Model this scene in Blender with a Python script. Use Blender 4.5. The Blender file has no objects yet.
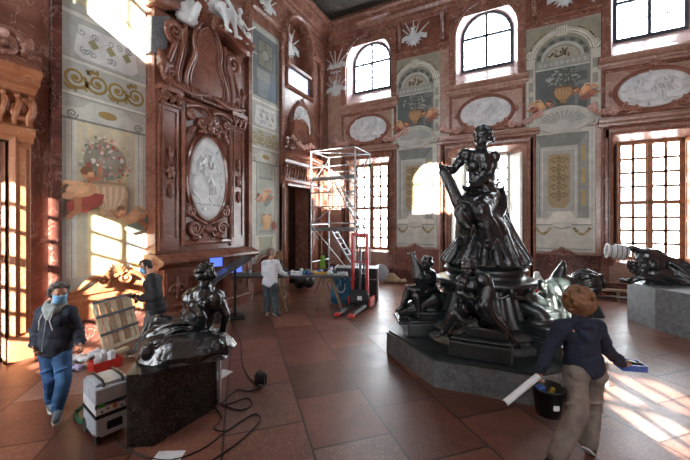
import bpy, bmesh, math, random
from mathutils import Vector, Matrix, noise as mnoise
from mathutils.geometry import tessellate_polygon
random.seed(7)
PI = math.pi
sc = bpy.context.scene
COL = sc.collection
R = math.radians
# ---------------------------------------------------------------- photograph geometry (17 mm lens, level camera)
FPX, CX, HZ, EYE = 328.6, 345.0, 222.0, 2.6
YAW = R(27.4)
SN, CS = math.sin(YAW), math.cos(YAW)
XL, YB, XR, YF = -8.45, 14.4, 6.25, -0.42      # inner faces of the four walls
ZC = 12.55                                    # ceiling
def wl(px, py, w=0.0):      # point of the left wall seen at a pixel, as wall (u, v)
    u = (px - CX) / FPX; d = (XL + w) / (u * CS - SN)
    return (d * (CS + u * SN), EYE + (HZ - py) * d / FPX)
def wb(px, py, w=0.0):
    u = (px - CX) / FPX; d = (YB - w) / (CS + u * SN)
    return (d * (u * CS - SN), EYE + (HZ - py) * d / FPX)
def fl(px, py, z=0.0):
    d = (EYE - z) * FPX / (py - HZ); u = (px - CX) / FPX
    return Vector((d * (u * CS - SN), d * (CS + u * SN), z))
def at(px, py, depth):
    u = (px - CX) / FPX
    return Vector((depth * (u * CS - SN), depth * (CS + u * SN), EYE + (HZ - py) * depth / FPX))
# wall frames: (u along wall, v up, w out of the wall)
ML = Matrix(((0, 0, 1, XL), (1, 0, 0, 0), (0, 1, 0, 0), (0, 0, 0, 1)))
MBK = Matrix(((1, 0, 0, 0), (0, 0, -1, YB), (0, 1, 0, 0), (0, 0, 0, 1)))
MFR = Matrix(((-1, 0, 0, 0), (0, 0, 1, YF), (0, 1, 0, 0), (0, 0, 0, 1)))
MRT = Matrix(((0, 0, -1, XR), (-1, 0, 0, 0), (0, 1, 0, 0), (0, 0, 0, 1)))
def T(x, y, z=0, rz=0, rx=0, ry=0, s=1):
    return Matrix.Translation((x, y, z)) @ Matrix.Rotation(rz, 4, 'Z') @ Matrix.Rotation(ry, 4, 'Y') @ Matrix.Rotation(rx, 4, 'X') @ Matrix.Scale(s, 4)
def hexc(h):
    if not isinstance(h, str): return tuple(h)[:3]
    h = h.lstrip('#'); c = [int(h[i:i+2], 16) / 255 for i in (0, 2, 4)]
    return tuple(v / 12.92 if v <= .04045 else ((v + .055) / 1.055) ** 2.4 for v in c)
# ---------------------------------------------------------------- mesh builder
class MB:
    def __init__(s, M=None):
        s.V, s.F, s.C, s.S = [], [], [], []; s.M = M or Matrix.Identity(4); s.col = (.8, .8, .8)
    def add(s, vs, fs, smooth=False, col=None):
        b = len(s.V); s.V += [s.M @ Vector(v) for v in vs]
        flip = s.M.determinant() < 0
        for f in fs:
            t = [b + i for i in f]
            s.F.append(t[::-1] if flip else t); s.S.append(smooth); s.C.append(hexc(col) if col else s.col)
        return s
    def box(s, lo, hi, col=None):
        x0, y0, z0 = lo; x1, y1, z1 = hi
        if x0 > x1: x0, x1 = x1, x0
        if y0 > y1: y0, y1 = y1, y0
        if z0 > z1: z0, z1 = z1, z0
        vs = [(x0,y0,z0),(x1,y0,z0),(x1,y1,z0),(x0,y1,z0),(x0,y0,z1),(x1,y0,z1),(x1,y1,z1),(x0,y1,z1)]
        return s.add(vs, [(0,3,2,1),(4,5,6,7),(0,1,5,4),(1,2,6,5),(2,3,7,6),(3,0,4,7)], False, col)
    def quad(s, a, b, c, d, col=None): return s.add([a, b, c, d], [(0,1,2,3)], False, col)
    def ring(s, rings, closed_u=True, closed_v=False, caps=True, smooth=True, col=None):
        n = len(rings[0]); vs = [p for r in rings for p in r]; fs = []
        m = len(rings)
        for i in range(m if closed_v else m - 1):
            a, b = i * n, ((i + 1) % m) * n
            for j in range(n if closed_u else n - 1):
                k = (j + 1) % n
                fs.append((a + j, a + k, b + k, b + j))
        s.add(vs, fs, smooth, col)
        if caps and not closed_v and closed_u:
            s.add(rings[0], [tuple(range(n))[::-1]], False, col); s.add(rings[-1], [tuple(range(n))], False, col)
        return s
    def tube(s, pts, r, n=8, closed=False, flat=None, col=None, caps=True, smooth=True):
        pts = [Vector(p) for p in pts]; m = len(pts)
        rr = r if isinstance(r, (list, tuple)) else [r] * m
        tg = []
        for i in range(m):
            a = pts[(i - 1) % m] if (closed or i > 0) else pts[i]
            b = pts[(i + 1) % m] if (closed or i < m - 1) else pts[i]
            t = (b - a); tg.append(t.normalized() if t.length > 1e-9 else Vector((0, 0, 1)))
        rings = []
        if flat is not None:      # flat: (normal axis, ratio): section squashed along that axis
            ax = Vector(flat[0]).normalized()
            for i in range(m):
                sd = tg[i].cross(ax)
                sd = sd.normalized() if sd.length > 1e-6 else Vector((1, 0, 0))
                up = sd.cross(tg[i]).normalized()
                rings.append([pts[i] + sd * math.cos(2*PI*k/n) * rr[i] + up * math.sin(2*PI*k/n) * rr[i] * flat[1] for k in range(n)])
        else:
            t = tg[0]; nrm = t.orthogonal().normalized()
            for i in range(m):
                q = tg[i - 1].rotation_difference(tg[i]) if i else None
                if q: nrm = q @ nrm
                bn = tg[i].cross(nrm).normalized(); nrm = bn.cross(tg[i]).normalized()
                rings.append([pts[i] + nrm * math.cos(2*PI*k/n) * rr[i] + bn * math.sin(2*PI*k/n) * rr[i] for k in range(n)])
        return s.ring(rings, True, closed, caps, smooth, col)
    def bar(s, p, q, a, b=None, up=(0, 0, 1), col=None):   # rectangular bar a wide, b high
        b = b or a; p, q = Vector(p), Vector(q); d = (q - p).normalized(); up = Vector(up)
        sd = d.cross(up)
        if sd.length < 1e-4: sd = d.orthogonal()
        sd.normalize(); u = sd.cross(d).normalized()
        o = [(-1,-1),(1,-1),(1,1),(-1,1)]
        rs = [[c + sd * x * a / 2 + u * y * b / 2 for x, y in o] for c in (p, q)]
        return s.ring(rs, True, False, True, False, col)
    def rod(s, p, q, r, n=8, r2=None, col=None): return s.tube([p, q], [r, r if r2 is None else r2], n, col=col)
    def lathe(s, prof, n=24, c=(0, 0, 0), col=None, flute=0, nf=24, smooth=True, sx=1, sy=1):
        rings = []
        for r, z in prof:
            rr = abs(r)
            rings.append([(c[0] + sx * rr * (1 - (flute if r < 0 else 0) * abs(math.sin(nf * PI * k / n))) * math.cos(2*PI*k/n),
                           c[1] + sy * rr * (1 - (flute if r < 0 else 0) * abs(math.sin(nf * PI * k / n))) * math.sin(2*PI*k/n), c[2] + z) for k in range(n)])
        return s.ring(rings, True, False, True, smooth, col)
    def ell(s, c, r, n=12, m=8, rot=None, col=None):
        c = Vector(c); r = (r, r, r) if isinstance(r, (int, float)) else r
        q = rot.to_3x3() if rot is not None else Matrix.Identity(3)
        rings = []
        for i in range(1, m):
            a = PI * i / m - PI / 2
            rings.append([c + q @ Vector((r[0]*math.cos(a)*math.cos(2*PI*k/n), r[1]*math.cos(a)*math.sin(2*PI*k/n), r[2]*math.sin(a))) for k in range(n)])
        s.ring(rings, True, False, False, True, col)
        lo, hi = c + q @ Vector((0, 0, -r[2])), c + q @ Vector((0, 0, r[2]))
        s.add([lo] + rings[0], [(0, 1 + (k + 1) % n, 1 + k) for k in range(n)], True, col)
        s.add([hi] + rings[-1], [(0, 1 + k, 1 + (k + 1) % n) for k in range(n)], True, col)
        return s
    def cap(s, p, q, r1, r2=None, n=12, col=None):          # tapered capsule
        p, q = Vector(p), Vector(q); r2 = r1 if r2 is None else r2; d = q - p; L = d.length
        if L < 1e-6: return s.ell(p, max(r1, r2), n, 8, col=col)
        d /= L; a = d.orthogonal().normalized(); b = d.cross(a)
        rings = []
        for i in range(1, 4):
            t = PI / 2 * i / 4; rings.append([p - d * r1 * math.cos(t) + (a * math.cos(2*PI*k/n) + b * math.sin(2*PI*k/n)) * r1 * math.sin(t) for k in range(n)])
        rings.append([p + (a * math.cos(2*PI*k/n) + b * math.sin(2*PI*k/n)) * r1 for k in range(n)])
        rings.append([q + (a * math.cos(2*PI*k/n) + b * math.sin(2*PI*k/n)) * r2 for k in range(n)])
        for i in range(3, 0, -1):
            t = PI / 2 * i / 4; rings.append([q + d * r2 * math.cos(t) + (a * math.cos(2*PI*k/n) + b * math.sin(2*PI*k/n)) * r2 * math.sin(t) for k in range(n)])
        return s.ring(rings, True, False, True, True, col)
    def chain(s, pts, rs, n=12, col=None):
        for i in range(len(pts) - 1): s.cap(pts[i], pts[i+1], rs[i], rs[i+1], n, col)
        return s
    def prism(s, pts, w0, w1, col=None, smooth=False):       # polygon in (u, v) extruded from w0 to w1
        pts = [tuple(p) for p in pts]; n = len(pts)
        area = sum(pts[i][0]*pts[(i+1)%n][1] - pts[(i+1)%n][0]*pts[i][1] for i in range(n))
        if area < 0: pts = pts[::-1]
        tri = tessellate_polygon([[Vector((p[0], p[1], 0)) for p in pts]])
        fs = []
        for t in tri:
            a, b, c = (pts[i] for i in t)
            ar = (b[0]-a[0])*(c[1]-a[1]) - (b[1]-a[1])*(c[0]-a[0])
            fs.append(t if ar > 0 else t[::-1])
        s.add([(p[0], p[1], w1) for p in pts], fs, False, col)
        if w0 is not None:
            s.add([(p[0], p[1], w0) for p in pts], [f[::-1] for f in fs], False, col)
            s.add([(p[0], p[1], w0) for p in pts] + [(p[0], p[1], w1) for p in pts], [(i, (i+1) % n, n + (i+1) % n, n + i) for i in range(n)], smooth, col)
        return s
    def mould(s, path, prof, closed=False, col=None, smooth=False):  # profile (a sideways, w out) swept along an in-plane path
        P = [Vector((p[0], p[1])) for p in path]; m = len(P); rings = []
        for i in range(m):
            a = P[(i-1) % m] if (closed or i > 0) else P[i]
            b = P[(i+1) % m] if (closed or i < m-1) else P[i]
            t1 = (P[i] - a); t2 = (b - P[i])
            t1 = t1.normalized() if t1.length > 1e-9 else t2.normalized()
            t2 = t2.normalized() if t2.length > 1e-9 else t1
            n1 = Vector((-t1.y, t1.x)); n2 = Vector((-t2.y, t2.x)); nn = (n1 + n2)
            nn = nn.normalized() if nn.length > 1e-6 else n1
            k = 1 / max(.35, nn.dot(n1))
            rings.append([(P[i].x + nn.x*k*a_, P[i].y + nn.y*k*a_, w_) for a_, w_ in prof])
        rings = [r[::-1] for r in rings]
        return s.ring(rings, True, closed, True, smooth, col)
    # --- flat paint shapes on a wall plane, height w
    def fpoly(s, pts, w, col): return s.prism(pts, None, w, col)
    def frect(s, u0, v0, u1, v1, w, col): return s.quad((min(u0,u1), min(v0,v1), w), (max(u0,u1), min(v0,v1), w), (max(u0,u1), max(v0,v1), w), (min(u0,u1), max(v0,v1), w), col)
    def fell(s, c, a, b, w, col, rot=0, n=20):
        cr, sr = math.cos(rot), math.sin(rot)
        return s.add([(c[0] + a*math.cos(2*PI*k/n)*cr - b*math.sin(2*PI*k/n)*sr, c[1] + a*math.cos(2*PI*k/n)*sr + b*math.sin(2*PI*k/n)*cr, w) for k in range(n)], [tuple(range(n))], False, col)
    def frib(s, path, wd, w, col, closed=False):
        wd = wd if isinstance(wd, (list, tuple)) else [wd] * len(path); m = len(path); L, Rr = [], []
        for i in range(m):
            a = Vector(path[(i-1) % m] if (closed or i) else path[i]); b = Vector(path[(i+1) % m] if (closed or i < m-1) else path[i])
            t = (b - a).normalized(); n = Vector((-t.y, t.x)) * wd[i] / 2; p = Vector(path[i])
            L.append((p.x + n.x, p.y + n.y, w)); Rr.append((p.x - n.x, p.y - n.y, w))
        fs = [(i, m + i, m + (i+1) % m, (i+1) % m) for i in range(m if closed else m-1)]
        return s.add(L + Rr, fs, False, col)
    def build(s, name, mat, parent=None, bevel=0, weld=False):
        me = bpy.data.meshes.new(name); V = s.V
        if parent and any(s.M is f for f in (ML, MBK, MFR, MRT)):      # shapes given in wall coordinates
            iv = parent.matrix_basis.inverted(); V = [iv @ v for v in V]
        me.from_pydata([tuple(v) for v in V], [], s.F)
        me.polygons.foreach_set('use_smooth', s.S)
        ca = me.color_attributes.new('Col', 'FLOAT_COLOR', 'CORNER')
        data = []
        for f, c in zip(s.F, s.C): data += [c[0], c[1], c[2], 1.0] * len(f)
        ca.data.foreach_set('color', data)
        me.materials.append(mat); me.validate()
        o = bpy.data.objects.new(name, me); COL.objects.link(o)
        if parent: o.parent = parent
        if bevel:
            m = o.modifiers.new('bevel', 'BEVEL'); m.width = bevel; m.segments = 2; m.limit_method = 'ANGLE'; m.angle_limit = R(40)
        return o
def sculpt(name, mb, mat, parent=None, voxel=.012, smooth=2, disp=None, fac=.6):
    """one continuous surface out of overlapping rounded masses"""
    me = bpy.data.meshes.new(name); me.from_pydata([tuple(v) for v in mb.V], [], mb.F)
    o = bpy.data.objects.new(name, me); COL.objects.link(o)
    m = o.modifiers.new('r', 'REMESH'); m.mode = 'VOXEL'; m.voxel_size = voxel; m.use_smooth_shade = True
    if disp:
        for dsz, dst in disp:
            tx = bpy.data.textures.new(name, 'CLOUDS'); tx.noise_scale = dsz; tx.noise_depth = 2
            d = o.modifiers.new('d', 'DISPLACE'); d.texture = tx; d.strength = dst; d.mid_level = .5; d.texture_coords = 'LOCAL'
    if smooth:
        q = o.modifiers.new('s', 'SMOOTH'); q.iterations = smooth; q.factor = fac
    dg = bpy.context.evaluated_depsgraph_get()
    nm = bpy.data.meshes.new_from_object(o.evaluated_get(dg))
    o.modifiers.clear(); o.data = nm; bpy.data.meshes.remove(me); nm.name = name
    nm.materials.clear(); nm.materials.append(mat)
    nm.polygons.foreach_set('use_smooth', [True] * len(nm.polygons))
    if parent: o.parent = parent
    return o
def clampz(o, z):      # cut the underside flat where the object rests
    b = bmesh.new(); b.from_mesh(o.data); g = b.verts[:] + b.edges[:] + b.faces[:]
    r = bmesh.ops.bisect_plane(b, geom=g, plane_co=(0, 0, z), plane_no=(0, 0, 1), clear_inner=True)
    e = [x for x in r['geom_cut'] if isinstance(x, bmesh.types.BMEdge)]; bmesh.ops.holes_fill(b, edges=e, sides=0)
    b.to_mesh(o.data); b.free(); return o
def tag(o, label=None, cat=None, group=None, kind=None):
    if label: o['label'] = label
    if cat: o['category'] = cat
    if group: o['group'] = group
    if kind: o['kind'] = kind
    return o
def thing(name, label, cat, loc=(0, 0, 0), rz=0, group=None):
    o = bpy.data.objects.new(name, None); COL.objects.link(o); o.empty_display_size = .2
    o.location = loc; o.rotation_euler = (0, 0, rz); return tag(o, label, cat, group)
def struct(name, mb, mat, parent=None, bevel=0):
    o = mb.build(name, mat, parent, bevel)
    if not parent: o['kind'] = 'structure'
    return o
def kids(o): return [c for c in bpy.data.objects if c.parent == o]
def copy_tree(o, parent=None):
    c = o.copy(); COL.objects.link(c); c.parent = parent
    for ch in kids(o): copy_tree(ch, c)
    return c
def wthing(name, label, cat, M, u, v, group=None):     # thing fixed to a wall; its parts are built in wall coordinates
    o = thing(name, label, cat, (M @ Vector((u, v, 0))), 0, group)
    return o
def fix(o):      # children were built in world coordinates: undo the parent's offset
    bpy.context.view_layer.update()
    for c in kids(o): c.matrix_parent_inverse = o.matrix_world.inverted()
    return o
# ---------------------------------------------------------------- materials
def newmat(name):
    m = bpy.data.materials.new(name); m.use_nodes = True; nt = m.node_tree
    return m, nt, nt.nodes, nt.links, nt.nodes['Principled BSDF']
def nd(N, t, **k):
    n = N.new(t)
    for a, b in k.items(): setattr(n, a, b)
    return n
def ramp(N, stops, interp='LINEAR'):
    r = N.new('ShaderNodeValToRGB'); e = r.color_ramp; e.interpolation = interp
    while len(e.elements) > 1: e.elements.remove(e.elements[-1])
    e.elements[0].position = stops[0][0]; e.elements[0].color = (*hexc(stops[0][1]), 1)
    for p, c in stops[1:]:
        x = e.elements.new(p); x.color = (*hexc(c), 1)
    return r
def marble(name, a, b, vein, scale=1.2, rough=.22, vs=1.0, coat=0.0, va=1.0, bump=0):
    m, nt, N, Lk, P = newmat(name)
    tc = nd(N, 'ShaderNodeNewGeometry')
    n1 = nd(N, 'ShaderNodeTexNoise'); n1.inputs['Scale'].default_value = scale; n1.inputs['Detail'].default_value = 7; n1.inputs['Roughness'].default_value = .62; n1.inputs['Distortion'].default_value = .6
    Lk.new(tc.outputs['Position'], n1.inputs['Vector'])
    r1 = ramp(N, [(.3, a), (.62, b)]); Lk.new(n1.outputs['Fac'], r1.inputs['Fac'])
    n2 = nd(N, 'ShaderNodeTexNoise'); n2.inputs['Scale'].default_value = scale * 1.7 * vs; n2.inputs['Detail'].default_value = 5; n2.inputs['Distortion'].default_value = 1.6
    Lk.new(tc.outputs['Position'], n2.inputs['Vector'])
    r2 = ramp(N, [(.485, (0,0,0)), (.5, (va,va,va)), (.515, (0,0,0))]); Lk.new(n2.outputs['Fac'], r2.inputs['Fac'])
    mx = nd(N, 'ShaderNodeMix', data_type='RGBA'); Lk.new(r2.outputs['Color'], mx.inputs['Factor']); Lk.new(r1.outputs['Color'], mx.inputs['A'])
    mx.inputs['B'].default_value = (*hexc(vein), 1); Lk.new(mx.outputs['Result'], P.inputs['Base Color'])
    P.inputs['Roughness'].default_value = rough; P.inputs['Coat Weight'].default_value = coat
    if bump:
        bp = nd(N, 'ShaderNodeBump'); bp.inputs['Strength'].default_value = bump; bp.inputs['Distance'].default_value = .02
        Lk.new(n1.outputs['Fac'], bp.inputs['Height']); Lk.new(bp.outputs['Normal'], P.inputs['Normal'])
    return m
def plain(name, c, rough=.5, metal=0, c2=None, scale=8, bump=0, spec=.5, coat=0, emit=None, dist=.01):
    m, nt, N, Lk, P = newmat(name)
    P.inputs['Roughness'].default_value = rough; P.inputs['Metallic'].default_value = metal
    P.inputs['Specular IOR Level'].default_value = spec; P.inputs['Coat Weight'].default_value = coat
    c2 = c2 or tuple(v * .8 for v in hexc(c))
    tc = nd(N, 'ShaderNodeTexCoord'); n1 = nd(N, 'ShaderNodeTexNoise'); n1.inputs['Scale'].default_value = scale; n1.inputs['Detail'].default_value = 5
    Lk.new(tc.outputs['Object'], n1.inputs['Vector'])
    r1 = ramp(N, [(.35, c), (.65, c2)]); Lk.new(n1.outputs['Fac'], r1.inputs['Fac']); Lk.new(r1.outputs['Color'], P.inputs['Base Color'])
    if bump:
        bp = nd(N, 'ShaderNodeBump'); bp.inputs['Strength'].default_value = bump; bp.inputs['Distance'].default_value = dist
        Lk.new(n1.outputs['Fac'], bp.inputs['Height']); Lk.new(bp.outputs['Normal'], P.inputs['Normal'])
    if emit:
        P.inputs['Emission Color'].default_value = (*hexc(emit[0]), 1); P.inputs['Emission Strength'].default_value = emit[1]
    return m
def painted(name, rough=.6, grime=.35, scale=3.0, bump=0, gain=(1, 1, 1)):
    m, nt, N, Lk, P = newmat(name)
    at_ = nd(N, 'ShaderNodeAttribute', attribute_name='Col'); g = nd(N, 'ShaderNodeNewGeometry')
    n1 = nd(N, 'ShaderNodeTexNoise'); n1.inputs['Scale'].default_value = scale; n1.inputs['Detail'].default_value = 8; n1.inputs['Roughness'].default_value = .7
    Lk.new(g.outputs['Position'], n1.inputs['Vector'])
    mr = nd(N, 'ShaderNodeMapRange'); mr.inputs[1].default_value = .3; mr.inputs[2].default_value = .7; mr.inputs[3].default_value = 1 - grime; mr.inputs[4].default_value = 1 + grime * .3
    Lk.new(n1.outputs['Fac'], mr.inputs[0])
    mx = nd(N, 'ShaderNodeVectorMath', operation='SCALE'); Lk.new(at_.outputs['Color'], mx.inputs[0]); Lk.new(mr.outputs[0], mx.inputs['Scale'])
    gn = nd(N, 'ShaderNodeVectorMath', operation='MULTIPLY'); gn.inputs[1].default_value = gain; Lk.new(mx.outputs[0], gn.inputs[0]); Lk.new(gn.outputs[0], P.inputs['Base Color']); P.inputs['Roughness'].default_value = rough
    return m
RED = marble('red_marble', '#6f4538', '#966a5a', '#cbb0a4', 1.1, .24, va=.6)
RED2 = marble('pink_marble', '#946c5c', '#b28f7e', '#e3cabd', 1.3, .26, va=.5)
BRN = marble('brown_marble', '#643a2c', '#865646', '#ae8a78', 1.6, .2, va=.5)
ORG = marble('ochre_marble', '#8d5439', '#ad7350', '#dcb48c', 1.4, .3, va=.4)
DRK = marble('dark_red_marble', '#3f2520', '#6a4037', '#b79284', 1.5, .2, va=.5)
BLK = marble('black_stone', '#141212', '#2a2725', '#6d6762', 5, .22, va=.5)
GRY = marble('grey_granite', '#3d4041', '#66696a', '#8d8f8f', 7, .38, va=.8, bump=.15)
GRY2 = marble('blue_grey_granite', '#565c5f', '#80868a', '#9da2a5', 9, .4, va=.8, bump=.15)
STU = plain('white_stucco', '#e4e7e7', .6, c2='#cdd1d1', scale=4, bump=.2)
PNT = painted('fresco', .62, .3, 2.5, 0, (1.34, 1.27, 1.2))
PNO = painted('painted_object', .45, .12, 6)
def bronze(name, a, b, c, rough=.25):
    m = marble(name, a, b, c, 9, rough, va=.4, bump=.35); P = m.node_tree.nodes['Principled BSDF']
    P.inputs['Metallic'].default_value = .1; P.inputs['IOR'].default_value = 1.68; P.inputs['Coat Weight'].default_value = .2; P.inputs['Coat Roughness'].default_value = .18
    return m
BRZ = bronze('dark_bronze', '#0f1214', '#202527', '#3c4645'); BRG = bronze('green_black_bronze', '#151b1d', '#252c2c', '#46504d', .3)
WOD = plain('window_wood', '#a5683a', .4, c2='#7a4a28', scale=6)
ALU = plain('aluminium', '#c9ccd0', .35, .7, c2='#aeb2b6')
def floor_material():
    m, nt, N, Lk, P = newmat('floor_marble_tiles')
    g = nd(N, 'ShaderNodeNewGeometry'); mp = nd(N, 'ShaderNodeMapping'); mp.inputs['Rotation'].default_value = (0, 0, R(45)); mp.inputs['Location'].default_value = (.33, .2, 0)
    Lk.new(g.outputs['Position'], mp.inputs['Vector'])
    bk = nd(N, 'ShaderNodeTexBrick'); bk.offset = .5; bk.inputs['Scale'].default_value = 1.0
    bk.inputs['Color1'].default_value = (0, 0, 0, 1); bk.inputs['Color2'].default_value = (1, 1, 1, 1); bk.inputs['Mortar'].default_value = (.5, .5, .5, 1)
    bk.inputs['Mortar Size'].default_value = .016; bk.inputs['Mortar Smooth'].default_value = .3; bk.inputs['Bias'].default_value = 0; bk.inputs['Brick Width'].default_value = 1.12; bk.inputs['Row Height'].default_value = .98
    Lk.new(mp.outputs[0], bk.inputs['Vector'])
    tone = ramp(N, [(0, '#4a2c23'), (.25, '#6b4335'), (.5, '#5a352a'), (.75, '#764c3d'), (.9, '#644236'), (1, '#75605a')]); Lk.new(bk.outputs['Color'], tone.inputs['Fac'])
    n1 = nd(N, 'ShaderNodeTexNoise'); n1.inputs['Scale'].default_value = 2.6; n1.inputs['Detail'].default_value = 10; n1.inputs['Roughness'].default_value = .78; n1.inputs['Distortion'].default_value = .5
    Lk.new(g.outputs['Position'], n1.inputs['Vector'])
    r1 = ramp(N, [(.3, (.68,.66,.65)), (.5, (1.05,1.04,1.03)), (.7, (1.35,1.36,1.36))]); Lk.new(n1.outputs['Fac'], r1.inputs['Fac'])
    mx = nd(N, 'ShaderNodeMix', data_type='RGBA', blend_type='MULTIPLY'); mx.inputs['Factor'].default_value = 1; Lk.new(tone.outputs['Color'], mx.inputs['A']); Lk.new(r1.outputs['Color'], mx.inputs['B'])
    # pale fossil flecks and veins, denser on some slabs
    n2 = nd(N, 'ShaderNodeTexVoronoi'); n2.inputs['Scale'].default_value = 30; n2.inputs['Randomness'].default_value = 1; Lk.new(g.outputs['Position'], n2.inputs['Vector'])
    r2 = ramp(N, [(.1, (.4,.4,.4)), (.45, (0,0,0))]); Lk.new(n2.outputs['Distance'], r2.inputs['Fac'])
    dens = ramp(N, [(.2, (.1,.1,.1)), (.95, (.7,.7,.7))]); Lk.new(bk.outputs['Color'], dens.inputs['Fac'])
    ml = nd(N, 'ShaderNodeMix', data_type='RGBA', blend_type='MULTIPLY'); ml.inputs['Factor'].default_value = 1; Lk.new(r2.outputs['Color'], ml.inputs['A']); Lk.new(dens.outputs['Color'], ml.inputs['B'])
    m2 = nd(N, 'ShaderNodeMix', data_type='RGBA'); Lk.new(ml.outputs['Result'], m2.inputs['Factor']); Lk.new(mx.outputs['Result'], m2.inputs['A']); m2.inputs['B'].default_value = (*hexc('#c3a596'), 1)
    m3 = nd(N, 'ShaderNodeMix', data_type='RGBA'); Lk.new(bk.outputs['Fac'], m3.inputs['Factor']); Lk.new(m2.outputs['Result'], m3.inputs['A']); m3.inputs['B'].default_value = (*hexc('#2c1913'), 1)
    Lk.new(m3.outputs['Result'], P.inputs['Base Color'])
    n3 = nd(N, 'ShaderNodeTexNoise'); n3.inputs['Scale'].default_value = 2.2; n3.inputs['Detail'].default_value = 4; Lk.new(g.outputs['Position'], n3.inputs['Vector'])
    rr = nd(N, 'ShaderNodeMapRange'); rr.inputs[1].default_value = .3; rr.inputs[2].default_value = .7; rr.inputs[3].default_value = .285; rr.inputs[4].default_value = .4
    Lk.new(n3.outputs['Fac'], rr.inputs[0]); Lk.new(rr.outputs[0], P.inputs['Roughness'])
    bp = nd(N, 'ShaderNodeBump'); bp.inputs['Strength'].default_value = .12; bp.inputs['Distance'].default_value = .01; bp.invert = True
    Lk.new(bk.outputs['Fac'], bp.inputs['Height']); Lk.new(bp.outputs['Normal'], P.inputs['Normal'])
    return m
FLR = floor_material()
def glass_material():
    m = bpy.data.materials.new('window_glass'); m.use_nodes = True; nt = m.node_tree; N, Lk = nt.nodes, nt.links
    N.clear(); o = N.new('ShaderNodeOutputMaterial'); t = N.new('ShaderNodeBsdfTransparent'); t.inputs['Color'].default_value = (.93, .96, .97, 1)
    gl = N.new('ShaderNodeBsdfGlossy'); gl.inputs['Roughness'].default_value = .03; mx = N.new('ShaderNodeMixShader'); mx.inputs[0].default_value = .05
    Lk.new(t.outputs[0], mx.inputs[1]); Lk.new(gl.outputs[0], mx.inputs[2]); Lk.new(mx.outputs[0], o.inputs['Surface']); return m
GLS = glass_material()
# ---------------------------------------------------------------- ornament helpers (wall coordinates u, v, w)
def spiral(c, r0, r1, a0, turns, n=26, ccw=1):
    return [(c[0] + (r0 + (r1 - r0) * i / n) * math.cos(a0 + ccw * turns * 2*PI * i / n), c[1] + (r0 + (r1 - r0) * i / n) * math.sin(a0 + ccw * turns * 2*PI * i / n)) for i in range(n + 1)]
def bez(p0, p1, p2, p3, n=12):
    out = []
    for i in range(n + 1):
        t = i / n; a = (1-t)**3; b = 3*t*(1-t)**2; c = 3*t*t*(1-t); d = t**3
        out.append(tuple(a*p0[k] + b*p1[k] + c*p2[k] + d*p3[k] for k in range(len(p0))))
    return out
def rib(mb, path, r, w, sq=.8, n=8, col=None):          # raised rounded band on the wall
    m = len(path); rr = r if isinstance(r, (list, tuple)) else [r] * m
    return mb.tube([(p[0], p[1], w) for p in path], rr, n, flat=((0, 0, 1), sq), col=col)
def taper(n, r, e=.25): return [r * (e + (1 - e) * math.sin(PI * min(1, .15 + .85 * (1 - i / (n - 1))) / 2)) for i in range(n)]
def scroll(mb, c, rad, r, w, a0=0, turns=1.6, ccw=1, col=None, sq=.8):
    p = spiral(c, rad, rad * .18, a0, turns, 26, ccw); rib(mb, p, taper(len(p), r), w, sq, col=col)
    mb.ell((c[0], c[1], w), (rad * .22, rad * .22, r * .9), 8, 6, col=col)
def leaf(mb, base, tip, wd, w, lift=.03, col=None, n=7, lobes=True):
    b, t = Vector(base), Vector(tip); d = t - b; nn = Vector((-d.y, d.x)).normalized(); rings = []
    for i in range(n + 1):
        s_ = i / n; hw = wd * math.sin(PI * (s_ * .86 + .07)) * (1 + (.25 if lobes and i % 2 else -.12)); p = b + d * s_
        k = w + lift * math.sin(PI * s_)
        rings.append([(p.x - nn.x*hw, p.y - nn.y*hw, w - .004), (p.x - nn.x*hw*.5, p.y - nn.y*hw*.5, k + hw * .35), (p.x, p.y, k + hw * .1), (p.x + nn.x*hw*.5, p.y + nn.y*hw*.5, k + hw * .35), (p.x + nn.x*hw, p.y + nn.y*hw, w - .004)])
    return mb.ring(rings, True, False, True, True, col)
def oval(c, a, b, n=48, a0=0): return [(c[0] + a*math.cos(a0 + 2*PI*k/n), c[1] + b*math.sin(a0 + 2*PI*k/n)) for k in range(n)]
def relief_fig(mb, c, s, w, rot=0, flip=1, seed=0, col=None):     # small modelled figure in low relief
    rd = random.Random(seed); cr, sr = math.cos(rot), math.sin(rot)
    def P(x, y, z=0): x *= flip; return (c[0] + s*(x*cr - y*sr), c[1] + s*(x*sr + y*cr), w + z*s*.5)
    j = lambda a: a + rd.uniform(-.05, .05)
    mb.ell(P(0, .78, .05), (s*.1, s*.12, s*.08), 8, 6, col=col)
    mb.chain([P(0, .66), P(j(.02), .42), P(j(0), .12)], [s*.07, s*.15, s*.13], 8, col=col)
    mb.chain([P(.02, .15), P(j(.3), j(.02), .06), P(j(.22), -.35)], [s*.12, s*.1, s*.05], 8, col=col)
    mb.chain([P(-.04, .15), P(j(.08), j(-.15)), P(j(-.08), -.5)], [s*.12, s*.09, s*.05], 8, col=col)
    mb.chain([P(.1, .58), P(j(.34), j(.5), .05), P(j(.5), j(.7))], [s*.07, s*.05, s*.035], 8, col=col)
    mb.chain([P(-.1, .58), P(j(-.3), j(.4), .05), P(j(-.42), j(.18))], [s*.07, s*.05, s*.035], 8, col=col)
    for k in range(4):
        p = bez(P(-.15 + .1*k, .3), P(-.3 + .15*k, 0), P(j(.1*k), -.2), P(-.35 + .22*k, -.5), 8)
        mb.tube(p, [s*.03 + s*.02*math.sin(i) for i in range(9)], 6, col=col)
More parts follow.
